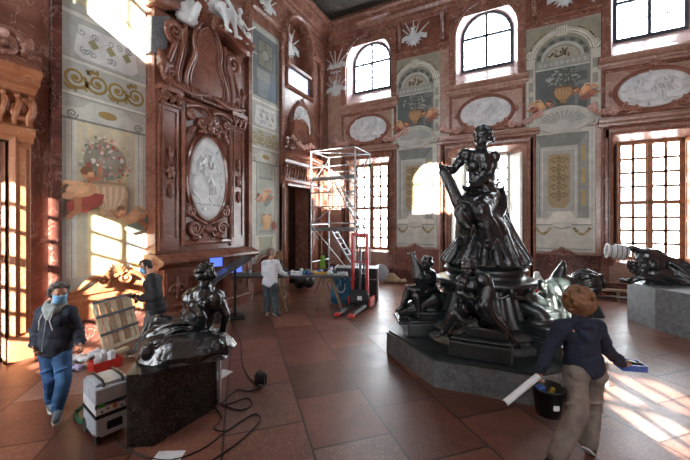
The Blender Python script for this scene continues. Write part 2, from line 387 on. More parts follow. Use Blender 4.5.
# ================================================================= THE SETTING
fm = MB(); fm.box((XL - 1.4, YF - 1.2, -.2), (XR + 1, YB + 1.2, 0)); struct('floor', fm, FLR)
WC = [-6.22, -1.07, 4.1]           # window axes of the back wall (front wall mirrored)
def arch_pts(c, hw, v0, vs, n=16):  # arched outline, counter-clockwise from bottom left
    return [(c - hw, v0), (c + hw, v0)] + [(c + hw*math.cos(PI*k/n), vs + hw*math.sin(PI*k/n)) for k in range(n + 1)]
def rect_pts(c, hw, v0, v1): return [(c - hw, v0), (c + hw, v0), (c + hw, v1), (c - hw, v1)]
def wall_sheet(mb, u0, u1, v0, v1, ops, w=0.0):
    """flat wall with holes; ops are (kind, c, hw, v0, vtop or spring)"""
    us = {u0, u1}
    for k, c, hw, a, b in ops:
        us |= {c - hw, c + hw}
        if k == 'arch': us |= {c + hw*math.cos(PI*i/16) for i in range(17)}
    us = sorted(u for u in us if u0 - 1e-6 <= u <= u1 + 1e-6)
    for a, b in zip(us, us[1:]):
        if b - a < 1e-5: continue
        m = (a + b) / 2; iv = []
        for k, c, hw, x, y in ops:
            if abs(m - c) < hw:
                f = (lambda u, c=c, hw=hw, y=y: y + math.sqrt(max(0, hw*hw - (u-c)**2))) if k == 'arch' else (lambda u, y=y: y)
                iv.append((x, f(a), f(b)))
        iv.sort(); la = lb = v0
        for x, fa, fb in iv:
            if x > min(la, lb) + 1e-6: mb.quad((a, la, w), (b, lb, w), (b, x, w), (a, x, w))
            la, lb = fa, fb
        mb.quad((a, la, w), (b, lb, w), (b, v1, w), (a, v1, w))
def reveal(mb, p0, p1, w0, w1):
    n = len(p0)
    for i in range(n):
        j = (i + 1) % n; mb.quad((*p0[i], w0), (*p1[i], w1), (*p1[j], w1), (*p0[j], w0))
DEP = .5
LOW = [('rect', WC[0], 1.1, 1.2, 5.6), ('rect', WC[1], 1.46, 0.0, 5.6), ('rect', WC[2], 1.1, 1.2, 5.6)]
UPP = [('arch', c, 1.14, 8.42, 10.3) for c in WC]
def window_wall(M, name, mat, u0, u1):
    mb = MB(M); rb = MB(M); ub = MB(M)
    wall_sheet(mb, u0, u1, 0, ZC + .3, LOW + UPP)
    for k, c, hw, a, b in LOW:
        reveal(mb, rect_pts(c, hw, a, b), rect_pts(c, .9, a if a == 0 else 1.3, 5.4), 0, -DEP)
    for k, c, hw, a, b in UPP:
        reveal(ub, arch_pts(c, hw, a, b), arch_pts(c, .98, 9.0, 10.38), 0, -DEP)
    o = struct(name, mb, mat)
    t = struct(name.replace('wall', 'trim') + '_reveals', ub, marble('pale_reveal_' + name, '#b08f90', '#cbb2b0', '#e8dcdc', 1.2, .28, va=.4))
    return o
ulo, uhi = XL, XR
window_wall(MBK, 'wall_back', RED2, XL, XR)
# the front wall has the same windows, seen mirrored in its own frame
LOWs, UPPs = LOW, UPP
WF = [WC[0], WC[1], 5.12]
LOW = [(k, -WF[i], hw, a, b) for i, (k, c, hw, a, b) in enumerate(LOWs)]; UPP = [(k, -c, hw, a, b) for k, c, hw, a, b in UPPs]
window_wall(MFR, 'wall_front', RED2, -XR, -XL)
LOW, UPP = LOWs, UPPs
# left wall: two doorways and two arched gallery niches
DOORS = [(1.62, .9), (11.75, .88)]
lw = MB(ML)
ld = [('rect', c, hw, 0, 4.1) for c, hw in DOORS]; ln = [('arch', c, .92, 8.35, 10.55) for c in (1.62, 11.95)]
wall_sheet(lw, YF, YB, 0, ZC + .3, ld + ln)
for k, c, hw, a, b in ld: reveal(lw, rect_pts(c, hw, a, b), rect_pts(c, hw, a, b), 0, -.75)
for k, c, hw, a, b in ln:
    reveal(lw, arch_pts(c, hw, a, b), arch_pts(c, hw, a, b), 0, -.5)
    lw.box((c - 1.1, 8.2, -.56), (c + 1.1, 11.7, -.5))
struct('wall_left', lw, RED)
rw = MB(MRT); wall_sheet(rw, -YB, -YF, 0, ZC + .3, []); struct('wall_right', rw, RED)
# ceiling: dark fresco
def ceiling_material():
    m, nt, N, Lk, P = newmat('ceiling_fresco'); g = nd(N, 'ShaderNodeNewGeometry')
    n1 = nd(N, 'ShaderNodeTexNoise'); n1.inputs['Scale'].default_value = .9; n1.inputs['Detail'].default_value = 9; n1.inputs['Roughness'].default_value = .7; n1.inputs['Distortion'].default_value = 1.4
    Lk.new(g.outputs['Position'], n1.inputs['Vector'])
    r = ramp(N, [(.28, '#1d1c1a'), (.42, '#34322d'), (.5, '#4d463c'), (.56, '#3a4246'), (.62, '#7d6c58'), (.7, '#a5988a')]); Lk.new(n1.outputs['Fac'], r.inputs['Fac'])
    Lk.new(r.outputs['Color'], P.inputs['Base Color']); P.inputs['Roughness'].default_value = .7; return m
cm = MB(); cm.box((XL - .8, YF - .8, ZC), (XR + .8, YB + .8, ZC + .15)); struct('ceiling', cm, ceiling_material())
# main cornice round the room (profile: distance into the room, height)
CP = [(0, 11.45), (.07, 11.45), (.07, 11.56), (.13, 11.6), (.13, 11.72), (.24, 11.78), (.3, 11.92), (.46, 11.98), (.46, 12.1), (.56, 12.14), (.6, 12.24), (.5, 12.26), (.34, ZC - .0), (0, ZC)]
def run_cornice(name, M, u0, u1, prof, mat):
    mb = MB(M); mb.ring([[(u, v, w) for w, v in prof] for u in (u0, u1)], True, False, True, False); return struct(name, mb, mat)
run_cornice('trim_1', ML, YF, YB, CP, RED); run_cornice('trim_2', MBK, XL, XR, CP, RED)
run_cornice('trim_3', MRT, -YB, -YF, CP, RED); run_cornice('trim_4', MFR, -XR, -XL, CP, RED)
FPf = [(0, 9.98), (.05, 9.98), (.05, 10.06), (.16, 10.12), (.16, 10.2), (.06, 10.28), (0, 10.28)]
# baseboards
BP = [(0, 0), (.12, 0), (.12, .34), (.08, .4), (.08, .44), (0, .48)]
run_cornice('baseboard_back', MBK, XL, WC[1] - 1.46, BP, DRK); run_cornice('baseboard_back_right', MBK, WC[1] + 1.46, XR, BP, DRK)
run_cornice('baseboard_left', ML, 3.34, 5.1, BP, DRK)
run_cornice('baseboard_right', MRT, -YB, -YF, BP, DRK)
# projecting window bays on the back wall, with their mouldings
n_ = 5
for i, c in enumerate(WC):
    hw = 1.42 if i != 0 else 1.46
    for s in (-1, 1):
        for (a, b) in ((1.62 if i == 1 else 1.12, 1.62 if i == 1 else 1.5),):
            m = MB(MBK)
            m.box((c + s*1.18, 8.35, 0), (c + s*1.42, 11.45, .1))
            if i != 1:
                m.box((c + s*1.22, .48, 0), (c + s*1.42, 5.95, .1)); m.box((c + s*1.26, .9, .1), (c + s*1.38, 5.5, .13))
            else: m.box((c + s*1.58, .48, 0), (c + s*1.72, 5.95, .1))
            struct('trim_%d' % n_, m, RED); n_ += 1
    # sill cornice below the arched window
    m = MB(MBK); SP = [(0, 7.98), (.1, 8.0), (.12, 8.08), (.2, 8.12), (.26, 8.2), (.26, 8.26), (.1, 8.34), (0, 8.42)]
    m.ring([[(u, v, w) for w, v in SP] for u in (c - 1.52, c + 1.52)], True, False, True, False); m.box((c - 1.44, 7.9, 0), (c + 1.44, 8.0, .06))
    struct('trim_%d' % n_, m, ORG if i == 3 else RED2); n_ += 1
    # frame of the oval field between sill cornice and window head
    m = MB(MBK); m.mould([(c - 1.36, 6.3), (c + 1.36, 6.3), (c + 1.36, 7.84), (c - 1.36, 7.84)], [(-.05, 0), (-.05, .05), (0, .08), (.05, .05), (.05, 0)], True)
    struct('trim_%d' % n_, m, RED); n_ += 1
    # head of the lower opening
    hw = 1.46 if i == 1 else 1.1
    m = MB(MBK); HP = [(-.0, 0), (-.0, .1), (.06, .14), (.1, .1), (.2, .1), (.26, .17), (.3, .1), (.3, 0)]
    m.mould([(c - hw, 0 if i == 1 else 1.1), (c - hw, 5.6), (c + hw, 5.6), (c + hw, 0 if i == 1 else 1.1)], [(a, w) for a, w in HP][::-1], False)
    struct('trim_%d' % n_, m, RED); n_ += 1
    m = MB(MBK); EP = [(0, 5.92), (.1, 5.92), (.12, 6.0), (.2, 6.04), (.22, 6.12), (.06, 6.18), (0, 6.2)]
    m.ring([[(u, v, w) for w, v in EP] for u in (c - hw - .42, c + hw + .42)], True, False, True, False)
    struct('trim_%d' % n_, m, RED2); n_ += 1
    # archivolt of the upper opening, with its key stone
    m = MB(MBK); m.mould([(c + 1.14*math.cos(PI*k/24), 10.3 + 1.14*math.sin(PI*k/24)) for k in range(25)], [(-.16, 0), (-.16, .08), (-.1, .12), (-.03, .08), (0, .08), (0, 0)], False)
    m.prism([(c - .12, 11.35), (c + .12, 11.35), (c + .17, 11.75), (c - .17, 11.75)], 0, .2); m.box((c-1.42, 11.1, 0), (c+1.42, 11.45, .05))
    struct('trim_%d' % n_, m, RED); n_ += 1
# band between the murals and the frieze
for a, b in ((XL, WC[0]-1.42), (WC[0]+1.42, WC[1]-1.42), (WC[1]+1.42, WC[2]-1.42), (WC[2]+1.42, XR)):
    run_cornice('trim_%d' % n_, MBK, a, b, FPf, RED); n_ += 1
for a, b in ((YF, DOORS[0][0]-1.25), (DOORS[0][0]+1.25, 5.35), (8.95, DOORS[1][0]-1.3), (DOORS[1][0]+1.3, YB)):
    run_cornice('trim_%d' % n_, ML, a, b, [(p, v + .28) for p, v in FPf], RED); n_ += 1
# pilasters on the left wall
for u0, u1, mt in ((3.16, 3.34, DRK), (5.16, 5.42, RED), (8.7, 8.86, RED), (10.55, 10.72, RED), (13.55, 13.75, RED)):
    m = MB(ML); m.box((u0, 0, 0), (u1, 9.9, .14)); m.box((u0 - .04, 0, 0), (u1 + .04, .5, .2)); m.box((u0 - .04, 9.9, 0), (u1 + .04, 10.25, .2)); m.box((u0 - .02, 9.82, 0), (u1 + .02, 9.9, .17))
    struct('trim_%d' % n_, m, mt, bevel=.01); n_ += 1
# frieze brackets (red volutes in pairs) flanking the frieze trophies
def bracket(M, u, v0, v1, label, w=.18):
    m = MB(M); pr = [(.021, v0), (.1, v0), (.16, v0 + .12), (.13, v0 + .3), (.2, (v0+v1)/2), (.3, v1 - .25), (.38, v1 - .1), (.38, v1), (0, v1)]
    m.ring([[(x, v, ww) for ww, v in pr] for x in (u - w/2, u + w/2)], True, False, True, False)
    for s in (-1, 1): m.tube([(u + s*w*.3, v, ww + .01) for ww, v in pr[1:-1]], .03, 6)
    o = m.build('frieze_bracket', RED); return tag(o, label, 'bracket', 'brackets of the frieze')
for i, (u, nm) in enumerate(((WC[0]+1.6, 'just right of the leftmost arched window'), (WC[1]-1.66, 'just left of the middle arched window'), (WC[1]+1.7, 'just right of the middle arched window'), (WC[2]-1.66, 'left of the right hand upper window'))):
    bracket(MBK, u, 10.35, 11.45, 'red marble volute bracket in the frieze ' + nm)
for a, b in ((XL, WC[0]-1.42), (WC[0]+1.42, WC[1]-1.42), (WC[1]+1.42, WC[2]-1.42), (WC[2]+1.42, XR)):
    m = MB(MBK); m.box((a, 10.28, 0), (b, 11.45, .02)); struct('trim_%d' % n_, m, BRN); n_ += 1
# cracks and a worn pale patch are part of the material; door leaves of the left wall
for i, (c, hw) in enumerate(DOORS):
    m = MB(ML); m.box((c - hw, 0, -.78), (c + hw, 4.1, -.72)); 
    d = struct('door_%d' % (i + 1), m, plain('door_walnut_%d' % i, '#3d2418', .35, c2='#24140d', scale=3) if i else ORG)
    for s in (-1, 1):
        for v0, v1 in ((.25, 1.2), (1.35, 2.9), (3.05, 3.9)):
            q = MB(ML); a, b = sorted((c + s*.1, c + s*(hw - .1)))
            q.mould([(a, v0), (b, v0), (b, v1), (a, v1)], [(-.03, -.73), (-.03, -.69), (.03, -.69), (.03, -.73)], True); q.build('door_panel', d.data.materials[0], d)
    k = MB(ML); k.ell((c + .06, 1.1, -.66), (.03, .07, .04)); k.build('door_handle', plain('brass', '#a07b3a', .3, 1), d)
# windows
LAV = plain('window_frame_dark_blue', '#38404e', .5, c2='#2b3240'); WHT = plain('white_paint', '#d9d6cc', .4, c2='#c8c4b8', scale=3)
def low_window(M, c, name, mat, v0=1.3, v1=5.4, rows=(4, 4), tr=3.28, door=False):
    w = -DEP; f = MB(M)
    f.box((c-.9, v0, w-.06), (c-.8, v1, w+.04)); f.box((c+.8, v0, w-.06), (c+.9, v1, w+.04)); f.box((c-.9, v1-.1, w-.06), (c+.9, v1, w+.04)); f.box((c-.9, v0, w-.06), (c+.9, v0+.1, w+.04))
    f.box((c-.06, v0, w-.05), (c+.06, v1, w+.06)); f.box((c-.9, tr-.07, w-.05), (c+.9, tr+.07, w+.06))
    o = struct(name, f, mat, bevel=.008)
    for s in (-1, 1):
        for (a, b, r) in ((v0+.1, tr-.07, rows[0]), (tr+.07, v1-.1, rows[1])):
            q = MB(M); x0, x1 = sorted((c + s*.06, c + s*.8)); 
            for k in range(1, r): y = a + (b-a)*k/r; q.box((x0, y-.04, w-.03), (x1, y+.04, w+.01))
            q.box(((x0+x1)/2-.042, a, w-.03), ((x0+x1)/2+.042, b, w+.01))
            for xx in (x0, x1): q.box((xx-.04, a, w-.03), (xx+.04, b, w+.03))
            q.build('window_sash', mat, o)
    g = MB(M); g.quad((c-.8, v0+.1, w-.02), (c+.8, v0+.1, w-.02), (c+.8, v1-.1, w-.02), (c-.8, v1-.1, w-.02)); g.build('window_pane', GLS, o)
    return o
def arch_window(M, c, name):
    w = -DEP; f = MB(M); hw = .98
    f.mould(arch_pts(c, hw, 9.0, 10.38, 24), [(0, w-.06), (0, w+.06), (.1, w+.06), (.1, w-.06)], True)
    f.box((c-.05, 9.0, w-.04), (c+.05, 11.3, w+.05)); f.box((c-.95, 10.33, w-.04), (c+.95, 10.43, w+.05))
    o = struct(name, f, LAV, bevel=.006)
    q = MB(M)
    q.box((c-.9, 9.68, w-.03), (c+.9, 9.71, w+.01))
    for s in (-1, 1): q.box((c+s*.48-.015, 9.05, w-.03), (c+s*.48+.015, 10.38, w+.01))
    q.mould([(c+.5*math.cos(PI*k/14), 10.4+.5*math.sin(PI*k/14)) for k in range(15)], [(-.015, w-.03), (-.015, w+.01), (.015, w+.01), (.015, w-.03)])
    for k in (1, 2, 4, 5):
        a = PI*k/6; q.bar((c+.5*math.cos(a), 10.4+.5*math.sin(a), w-.01), (c+.93*math.cos(a), 10.4+.93*math.sin(a), w-.01), .03, .03, up=(0, 0, 1))
    q.build('window_muntin', LAV, o)
    g = MB(M); g.prism(arch_pts(c, .9, 9.08, 10.4, 16), None, w-.02); g.build('window_pane', GLS, o)
for i, c in enumerate(WC):
    low_window(MBK, c, 'window_%d' % (i+1), WOD if i != 1 else WHT, 0.02 if i == 1 else 1.3, 5.4, (4, 4), 3.28)
    arch_window(MBK, c, 'window_%d' % (i+4))
    low_window(MFR, -WF[i], 'window_%d' % (i+7), WOD, 0.02 if i == 1 else 1.3)
    arch_window(MFR, -c, 'window_%d' % (i+10))
# window shutters (inner leaves, folded back against the reveals)
def shutter(name, M, x, w0, x2, w2, v0, v1, mat, label, panels=3):
    o = thing(name, label, 'shutter'); p = Vector((x, 0, w0)); q = Vector((x2, 0, w2)); d = (q - p); L = d.length; d.normalize(); n = Vector((-d.z, 0, d.x))
    A = Matrix(((d.x, 0, n.x, x), (d.y, 1, n.y, 0), (d.z, 0, n.z, w0), (0, 0, 0, 1)))
    m = MB(M @ A); m.box((0, v0, -.02), (L, v1, .02)); m.build('leaf', mat, o, bevel=.005)
    for k in range(panels):
        a = v0 + .12 + (v1-v0-.12)*k/panels; b = v0 + (v1-v0-.12)*(k+1)/panels
        for s in (-1, 1):
            q = MB(M @ A); q.mould([(.08, a), (L-.08, a), (L-.08, b), (.08, b)], [(-.02, s*.02), (-.02, s*.035), (.02, s*.035), (.02, s*.02)], True)
            q.build('panel', mat, o)
    h = MB(M @ A); h.ell((L-.04, (v0+v1)/2, .05), .025); h.build('knob', bpy.data.materials['brass'], o)
    return o
shutter('window_shutter', MBK, WC[0]-.88, -.44, WC[0]-1.0, .05, 1.32, 5.35, WOD, 'wooden inner shutter folded back at left of the scaffolded window')
shutter('window_shutter', MBK, WC[0]+.9, -.44, WC[0]+1.02, .12, 1.32, 5.35, WOD, 'wooden inner shutter folded back at right of the scaffolded window')
shutter('window_shutter', MBK, WC[1]+.9, -.44, WC[1]+1.3, .1, .04, 5.3, WHT, 'tall cream panelled shutter open right of the standing bronze lady', 4)
shutter('window_shutter', MBK, WC[1]-.9, -.44, WC[1]-1.3, .1, .04, 5.3, WHT, 'tall cream panelled shutter open left of the bronze lady', 4)
shutter('window_shutter', MBK, WC[2]-.9, -.44, WC[2]-.98, .08, 1.32, 5.35, WOD, 'ochre wooden shutter on the left jamb of the right hand tall window')
shutter('window_shutter', MBK, WC[2]+.9, -.44, WC[2]+.98, .12, 1.32, 5.35, WOD, 'ochre wooden shutter on the right jamb of the right hand tall window')
# ================================================================= WALL ART AND MARBLE ORNAMENT
# unseen shutters added to keep sun out of the middle lower front window
for s in (-1, 1):
    m = MB(MFR); a, b = sorted((-WC[1] + s*.01, -WC[1] + s*.9)); m.box((a, .02, -DEP+.1), (b, 5.4, -DEP+.14)); o = m.build('sun_block_leaf', WHT)
    tag(o, 'unseen cream leaf added to block sun at the middle door behind the camera', 'shutter', 'added sun blocking leaves of the middle front door')
PKO = marble('oval_frame_marble', '#8c5c4c', '#ab7967', '#d0a898', 2, .28, va=.4)
def rframe(mb, c, a, b, w, th=.07):
    mb.mould(oval(c, a, b, 56), [(-th, w), (-th*.8, w+.07), (-th*.3, w+.12), (0, w+.06), (th*.5, w+.11), (th, w+.05), (th, w)], True, smooth=False)
def oval_relief(M, c, a, b, name, label, w=.02, orn=True, frame=RED, seed=1, group=None):
    o = thing(name, label, 'relief', M @ Vector((c[0], c[1], w)))
    m = MB(M)
    rings = []
    for k, (s, h) in enumerate(((1, 0), (.99, .035), (.9, .05), (.5, .06), (.05, .062))): rings.append([(c[0]+a*s*math.cos(2*PI*i/40), c[1]+b*s*math.sin(2*PI*i/40), w+h) for i in range(40)])
    m.ring(rings, True, False, True, True); m.build('oval_field', STU, o)
    m = MB(M); rd = random.Random(seed); big = max(a, b); sm = min(a, b); W = w + .07
    vert = b > a
    spots = [(-.35, .25), (.1, -.3), (.35, .2)] if not vert else [(-.25, .35), (.15, -.25), (.2, .5)]
    for k, (x, y) in enumerate(spots):
        m = MB(M); relief_fig(m, (c[0]+x*a*1.1, c[1]+y*b*.8), sm*(.78 if not vert else .62), W+.02, rd.uniform(-.4, .4), 1 if k % 2 else -1, seed*10+k); m.build('relief_figure', STU, o)
    m = MB(M); m.tube([(c[0]+a*.72*math.cos(t), c[1]+b*.72*math.sin(t), W-.02) for t in [.3+2*PI*i/36 for i in range(36)]], sm*.025, 6, closed=True)
    for k in range(9):
        an = 2*PI*k/9 + .3; p = (c[0]+a*.72*math.cos(an), c[1]+b*.72*math.sin(an)); leaf(m, p, (p[0]+rd.uniform(-.2,.2)*sm*2, p[1]+rd.uniform(-.15,.2)*sm*2), sm*.07, W-.01, .02)
    for k in range(5):
        x = c[0]+a*(-.5+.25*k); y = c[1]-b*.62; m.tube(bez((x-.2*a, y, W-.02), (x-.1*a, y+.1*b, W), (x+.1*a, y-.05*b, W), (x+.22*a, y+.02*b, W-.02), 8), sm*.04, 6)
    m.build('relief_landscape', STU, o)
    m = MB(M); rframe(m, c, a + .07, b + .07, w - .02); m.build('oval_frame', frame, o)
    if orn:
        m = MB(M); t = c[1] + b + .16
        for s in (-1, 1):
            scroll(m, (c[0]+s*.14, t), .09, .03, w+.07, PI/2, 1.3, s); leaf(m, (c[0], t-.03), (c[0]+s*.1, t+.14), .04, w+.08)
            leaf(m, (c[0]+s*.2, t-.04), (c[0]+s*.36, t-.06), .05, w+.06)
        leaf(m, (c[0], t-.06), (c[0], t+.2), .05, w+.09); m.build('crest', frame, o)
        for s in (-1, 1):
            m = MB(M); x = c[0] + s*(a + .14)
            for k in range(3): leaf(m, (x, c[1]), (x + s*.13*math.cos((k-1)*.9), c[1] + .15*math.sin((k-1)*.9)), .04, w+.04)
            m.ell((x, c[1], w+.08), .04, 8, 6); m.build('side_palmette', frame, o)
            m = MB(M)
            for q, (an, rr) in enumerate(((-.85, .16), (-1.15, .14))):
                p = (c[0]+s*(a+.1)*math.cos(an), c[1]+(b+.1)*math.sin(an)); scroll(m, p, rr, .045, w+.06, PI/2, 1.2, -s)
                leaf(m, p, (p[0]+s*.3, p[1]-.12), .07, w+.06, .05)
            m.build('lower_scroll', frame, o)
    return o
oc = ['above the scaffold, leftmost oval of the window wall', 'above the head of the standing bronze lady', 'at the right edge above the right hand tall window']
for i, c in enumerate(WC):
    oval_relief(MBK, (c - .02, 7.02), .95, .6, 'oval_relief', 'oval white stucco relief ' + oc[i], .03, True, PKO, i + 3)
oval_relief(ML, (12.05, 6.92), .66, .8, 'oval_relief', 'upright oval white relief on the left wall above the far doorway', .03, True, RED, 8)
m = MB(MFR); m.box((-WF[0]-.88, 4.68, -DEP+.08), (-WF[0]+.88, 5.38, -DEP+.1)); o = m.build('sun_trim_blind', WHT); tag(o, 'unseen cream blind added to cut the sun at a window behind the camera', 'blind')  # unseen blind added to lower the sun patch on the left wall
# pink festoons either side of each oval, over the lower openings
def festoon(M, p0, p1, sag, w, name, label, mat, fr=12, seed=0, group=None):
    o = thing(name, label, 'festoon', M @ Vector((*p0, w)), 0, group); rd = random.Random(seed)
    m = MB(M); pts = [((p0[0]+(p1[0]-p0[0])*t, p0[1]+(p1[1]-p0[1])*t - sag*math.sin(PI*t)) ) for t in [i/10 for i in range(11)]]
    rib(m, pts, .05, w+.04); m.build('cord', mat, o)
    m = MB(M)
    for k in range(fr):
        t = (k+.5)/fr; x, y = p0[0]+(p1[0]-p0[0])*t, p0[1]+(p1[1]-p0[1])*t - sag*math.sin(PI*t)
        m.ell((x+rd.uniform(-.05,.05), y+rd.uniform(-.06,.06), w+.08), rd.uniform(.05, .09), 8, 6); an = rd.uniform(0, 6.3); leaf(m, (x, y), (x+.15*math.cos(an), y+.13*math.sin(an)), .05, w+.05, .04)
    m.build('fruit_cluster', mat, o)
    for p, s in ((p0, -1), (p1, 1)):
        m = MB(M); scroll(m, (p[0]+s*.05, p[1]+.02), .14, .05, w+.06, PI/2, 1.3, -s); m.build('volute', mat, o)
    return o
PINK = marble('pink_ornament_marble', '#b98b80', '#d3aca0', '#ead6cc', 3, .35, va=.3)
fl_lab = ['left of the scaffolded window oval', 'right of the scaffolded window oval', 'left of the oval over the bronze lady', 'right of the oval over the bronze lady', 'left of the oval at the right edge', 'right of the oval at the right edge']
for i, c in enumerate(WC):
    for j, s in enumerate((-1, 1)):
        x0, x1 = c + s*1.02, c + s*1.78
        festoon(MBK, (x0, 6.38), (x1, 6.62), .08, .08, 'marble_festoon', 'pink marble fruit festoon ' + fl_lab[2*i+j], PINK, 9, 2*i+j)
# ---------------------------------------------------------------- painted murals
GR = ['#8f9288', '#a9aca2', '#c4c6bd', '#6c7069', '#4f5552', '#d6d6cc']
FLESH = ['#b98a68', '#a06a4c', '#c9a07c', '#8a5138']
GOLD = ['#8f7a4a', '#a8935f', '#6f5c38']
def bouquet(m, c, a, b, w, seed=1, dark=False):
    rd = random.Random(seed)
    cols = ['#c9c8c2', '#b07a6a', '#9a4d3f', '#6b7164', '#8a8f80', '#d8d6d0', '#d0b8ae', '#a59c8d', '#c08d80'] if not dark else ['#6e7470', '#8a918d', '#555b57', '#9aa09c', '#474d49']
    m.fell(c, a*.8, b*.8, w, '#8d8b7e' if not dark else '#59605c')
    for k in range(110):
        an, r = rd.uniform(0, 6.3), math.sqrt(rd.random()); p = (c[0]+a*r*math.cos(an), c[1]+b*r*math.sin(an)); s = rd.uniform(.02, .055) * (a/.5)
        m.fell(p, s, s*rd.uniform(.5, 1), w + .0006*(k+1), rd.choice(cols), rd.uniform(0, 3), 7)
def painted_putto(m, c, s, w, fl=1, rot=0, cloth='#8b3f33'):
    cr, sr = math.cos(rot), math.sin(rot)
    def P(x, y): x *= fl; return (c[0]+s*(x*cr-y*sr), c[1]+s*(x*sr+y*cr))
    def e(x, y, a, b, col, r=0, k=0): m.fell(P(x, y), a*s, b*s, w+.001*k, col, rot + r*fl)
    m.fpoly([P(-.5, -.35), P(-.1, -.1), (P(.5, -.2)), P(.6, -.45), P(.2, -.65), P(-.3, -.6)], w, cloth)
    e(0, 0, .4, .22, FLESH[0], .3, 2); e(.08, .04, .28, .13, FLESH[2], .3, 3); e(-.35, .38, .17, .19, FLESH[0], 0, 4); e(-.36, .47, .17, .12, '#6b4a34', 0, 5); e(-.4, .35, .07, .06, FLESH[2], 0, 6)
    for pts, wd, cl in (([P(-.25, .2), P(-.6, .15), P(-.75, .5)], [.15*s, .12*s, .07*s], FLESH[1]), ([P(.25, -.1), P(.6, .05), P(.75, -.35)], [.24*s, .2*s, .1*s], FLESH[0]), ([P(.2, -.15), P(.35, -.5), P(.7, -.6)], [.22*s, .18*s, .1*s], FLESH[1]), ([P(-.1, .15), P(.3, .35), P(.55, .2)], [.13*s, .11*s, .08*s], FLESH[2])):
        m.frib(pts, wd, w + .007, cl)
def vase_flat(m, c, s, w, cols=('#a8895f', '#c0a57c', '#84694a')):
    out = [(-.2, -.5), (.2, -.5), (.14, -.38), (.42, -.1), (.5, .2), (.34, .42), (.42, .5), (-.42, .5), (-.34, .42), (-.5, .2), (-.42, -.1), (-.14, -.38)]
    m.fpoly([(c[0]+x*s, c[1]+y*s) for x, y in out], w, cols[0])
    for k in range(5): m.frib([(c[0]+(k-2)*.17*s, c[1]+.36*s), (c[0]+(k-2)*.16*s, c[1]+.05*s), (c[0]+(k-2)*.07*s, c[1]-.28*s)], [.07*s, .09*s, .03*s], w+.002, cols[1])
    m.frib([(c[0]-.42*s, c[1]+.46*s), (c[0]+.42*s, c[1]+.46*s)], .08*s, w+.003, cols[2])
def scrollband(m, u0, u1, v, h, w, col, n=4, seed=0):
    L = (u1-u0)/n
    for k in range(n):
        c = (u0 + L*(k+.5), v); s = 1 if k % 2 else -1
        sp = spiral(c, h*.48, h*.08, PI*(k % 2), 1.7, 22, s); m.frib(sp, [h*.14*(1-.5*i/22) for i in range(23)], w, col)
        m.frib(bez((c[0]-L/2, v+s*h*.3), (c[0]-L*.3, v+s*h*.6), (c[0]-L*.1, v+s*h*.4), (c[0], v+s*h*.48), 8), [.02, .05, .08, .1, .1, .08, .06, .05, .03], w+.001, col)
        m.fell(c, h*.12, h*.12, w+.002, col)
        for q in range(3): a = PI/2*s + q*.7; m.fell((c[0]+h*.55*math.cos(a), c[1]+h*.5*math.sin(a)), h*.14, h*.06, w+.001, col, a)
def arabesque(m, c, a, b, w, col):
    for s in (-1, 1):
        for t in (.8, .4, 0, -.4, -.78):
            m.frib(spiral((c[0]+s*a*.45, c[1]+b*t), a*.42, a*.07, 0 if s > 0 else PI, 1.3, 14, s), [.045]*15, w, col)
    m.frib([(c[0], c[1]-b), (c[0], c[1]+b)], .05, w+.001, col)
    for t in (.95, .6, .2, -.2, -.6, -.95): m.fell((c[0], c[1]+b*t), a*.22, a*.16, w+.002, col)
def arc(c, a, b, a0, a1, n=18): return [(c[0]+a*math.cos(a0+(a1-a0)*i/n), c[1]+b*math.sin(a0+(a1-a0)*i/n)) for i in range(n+1)]
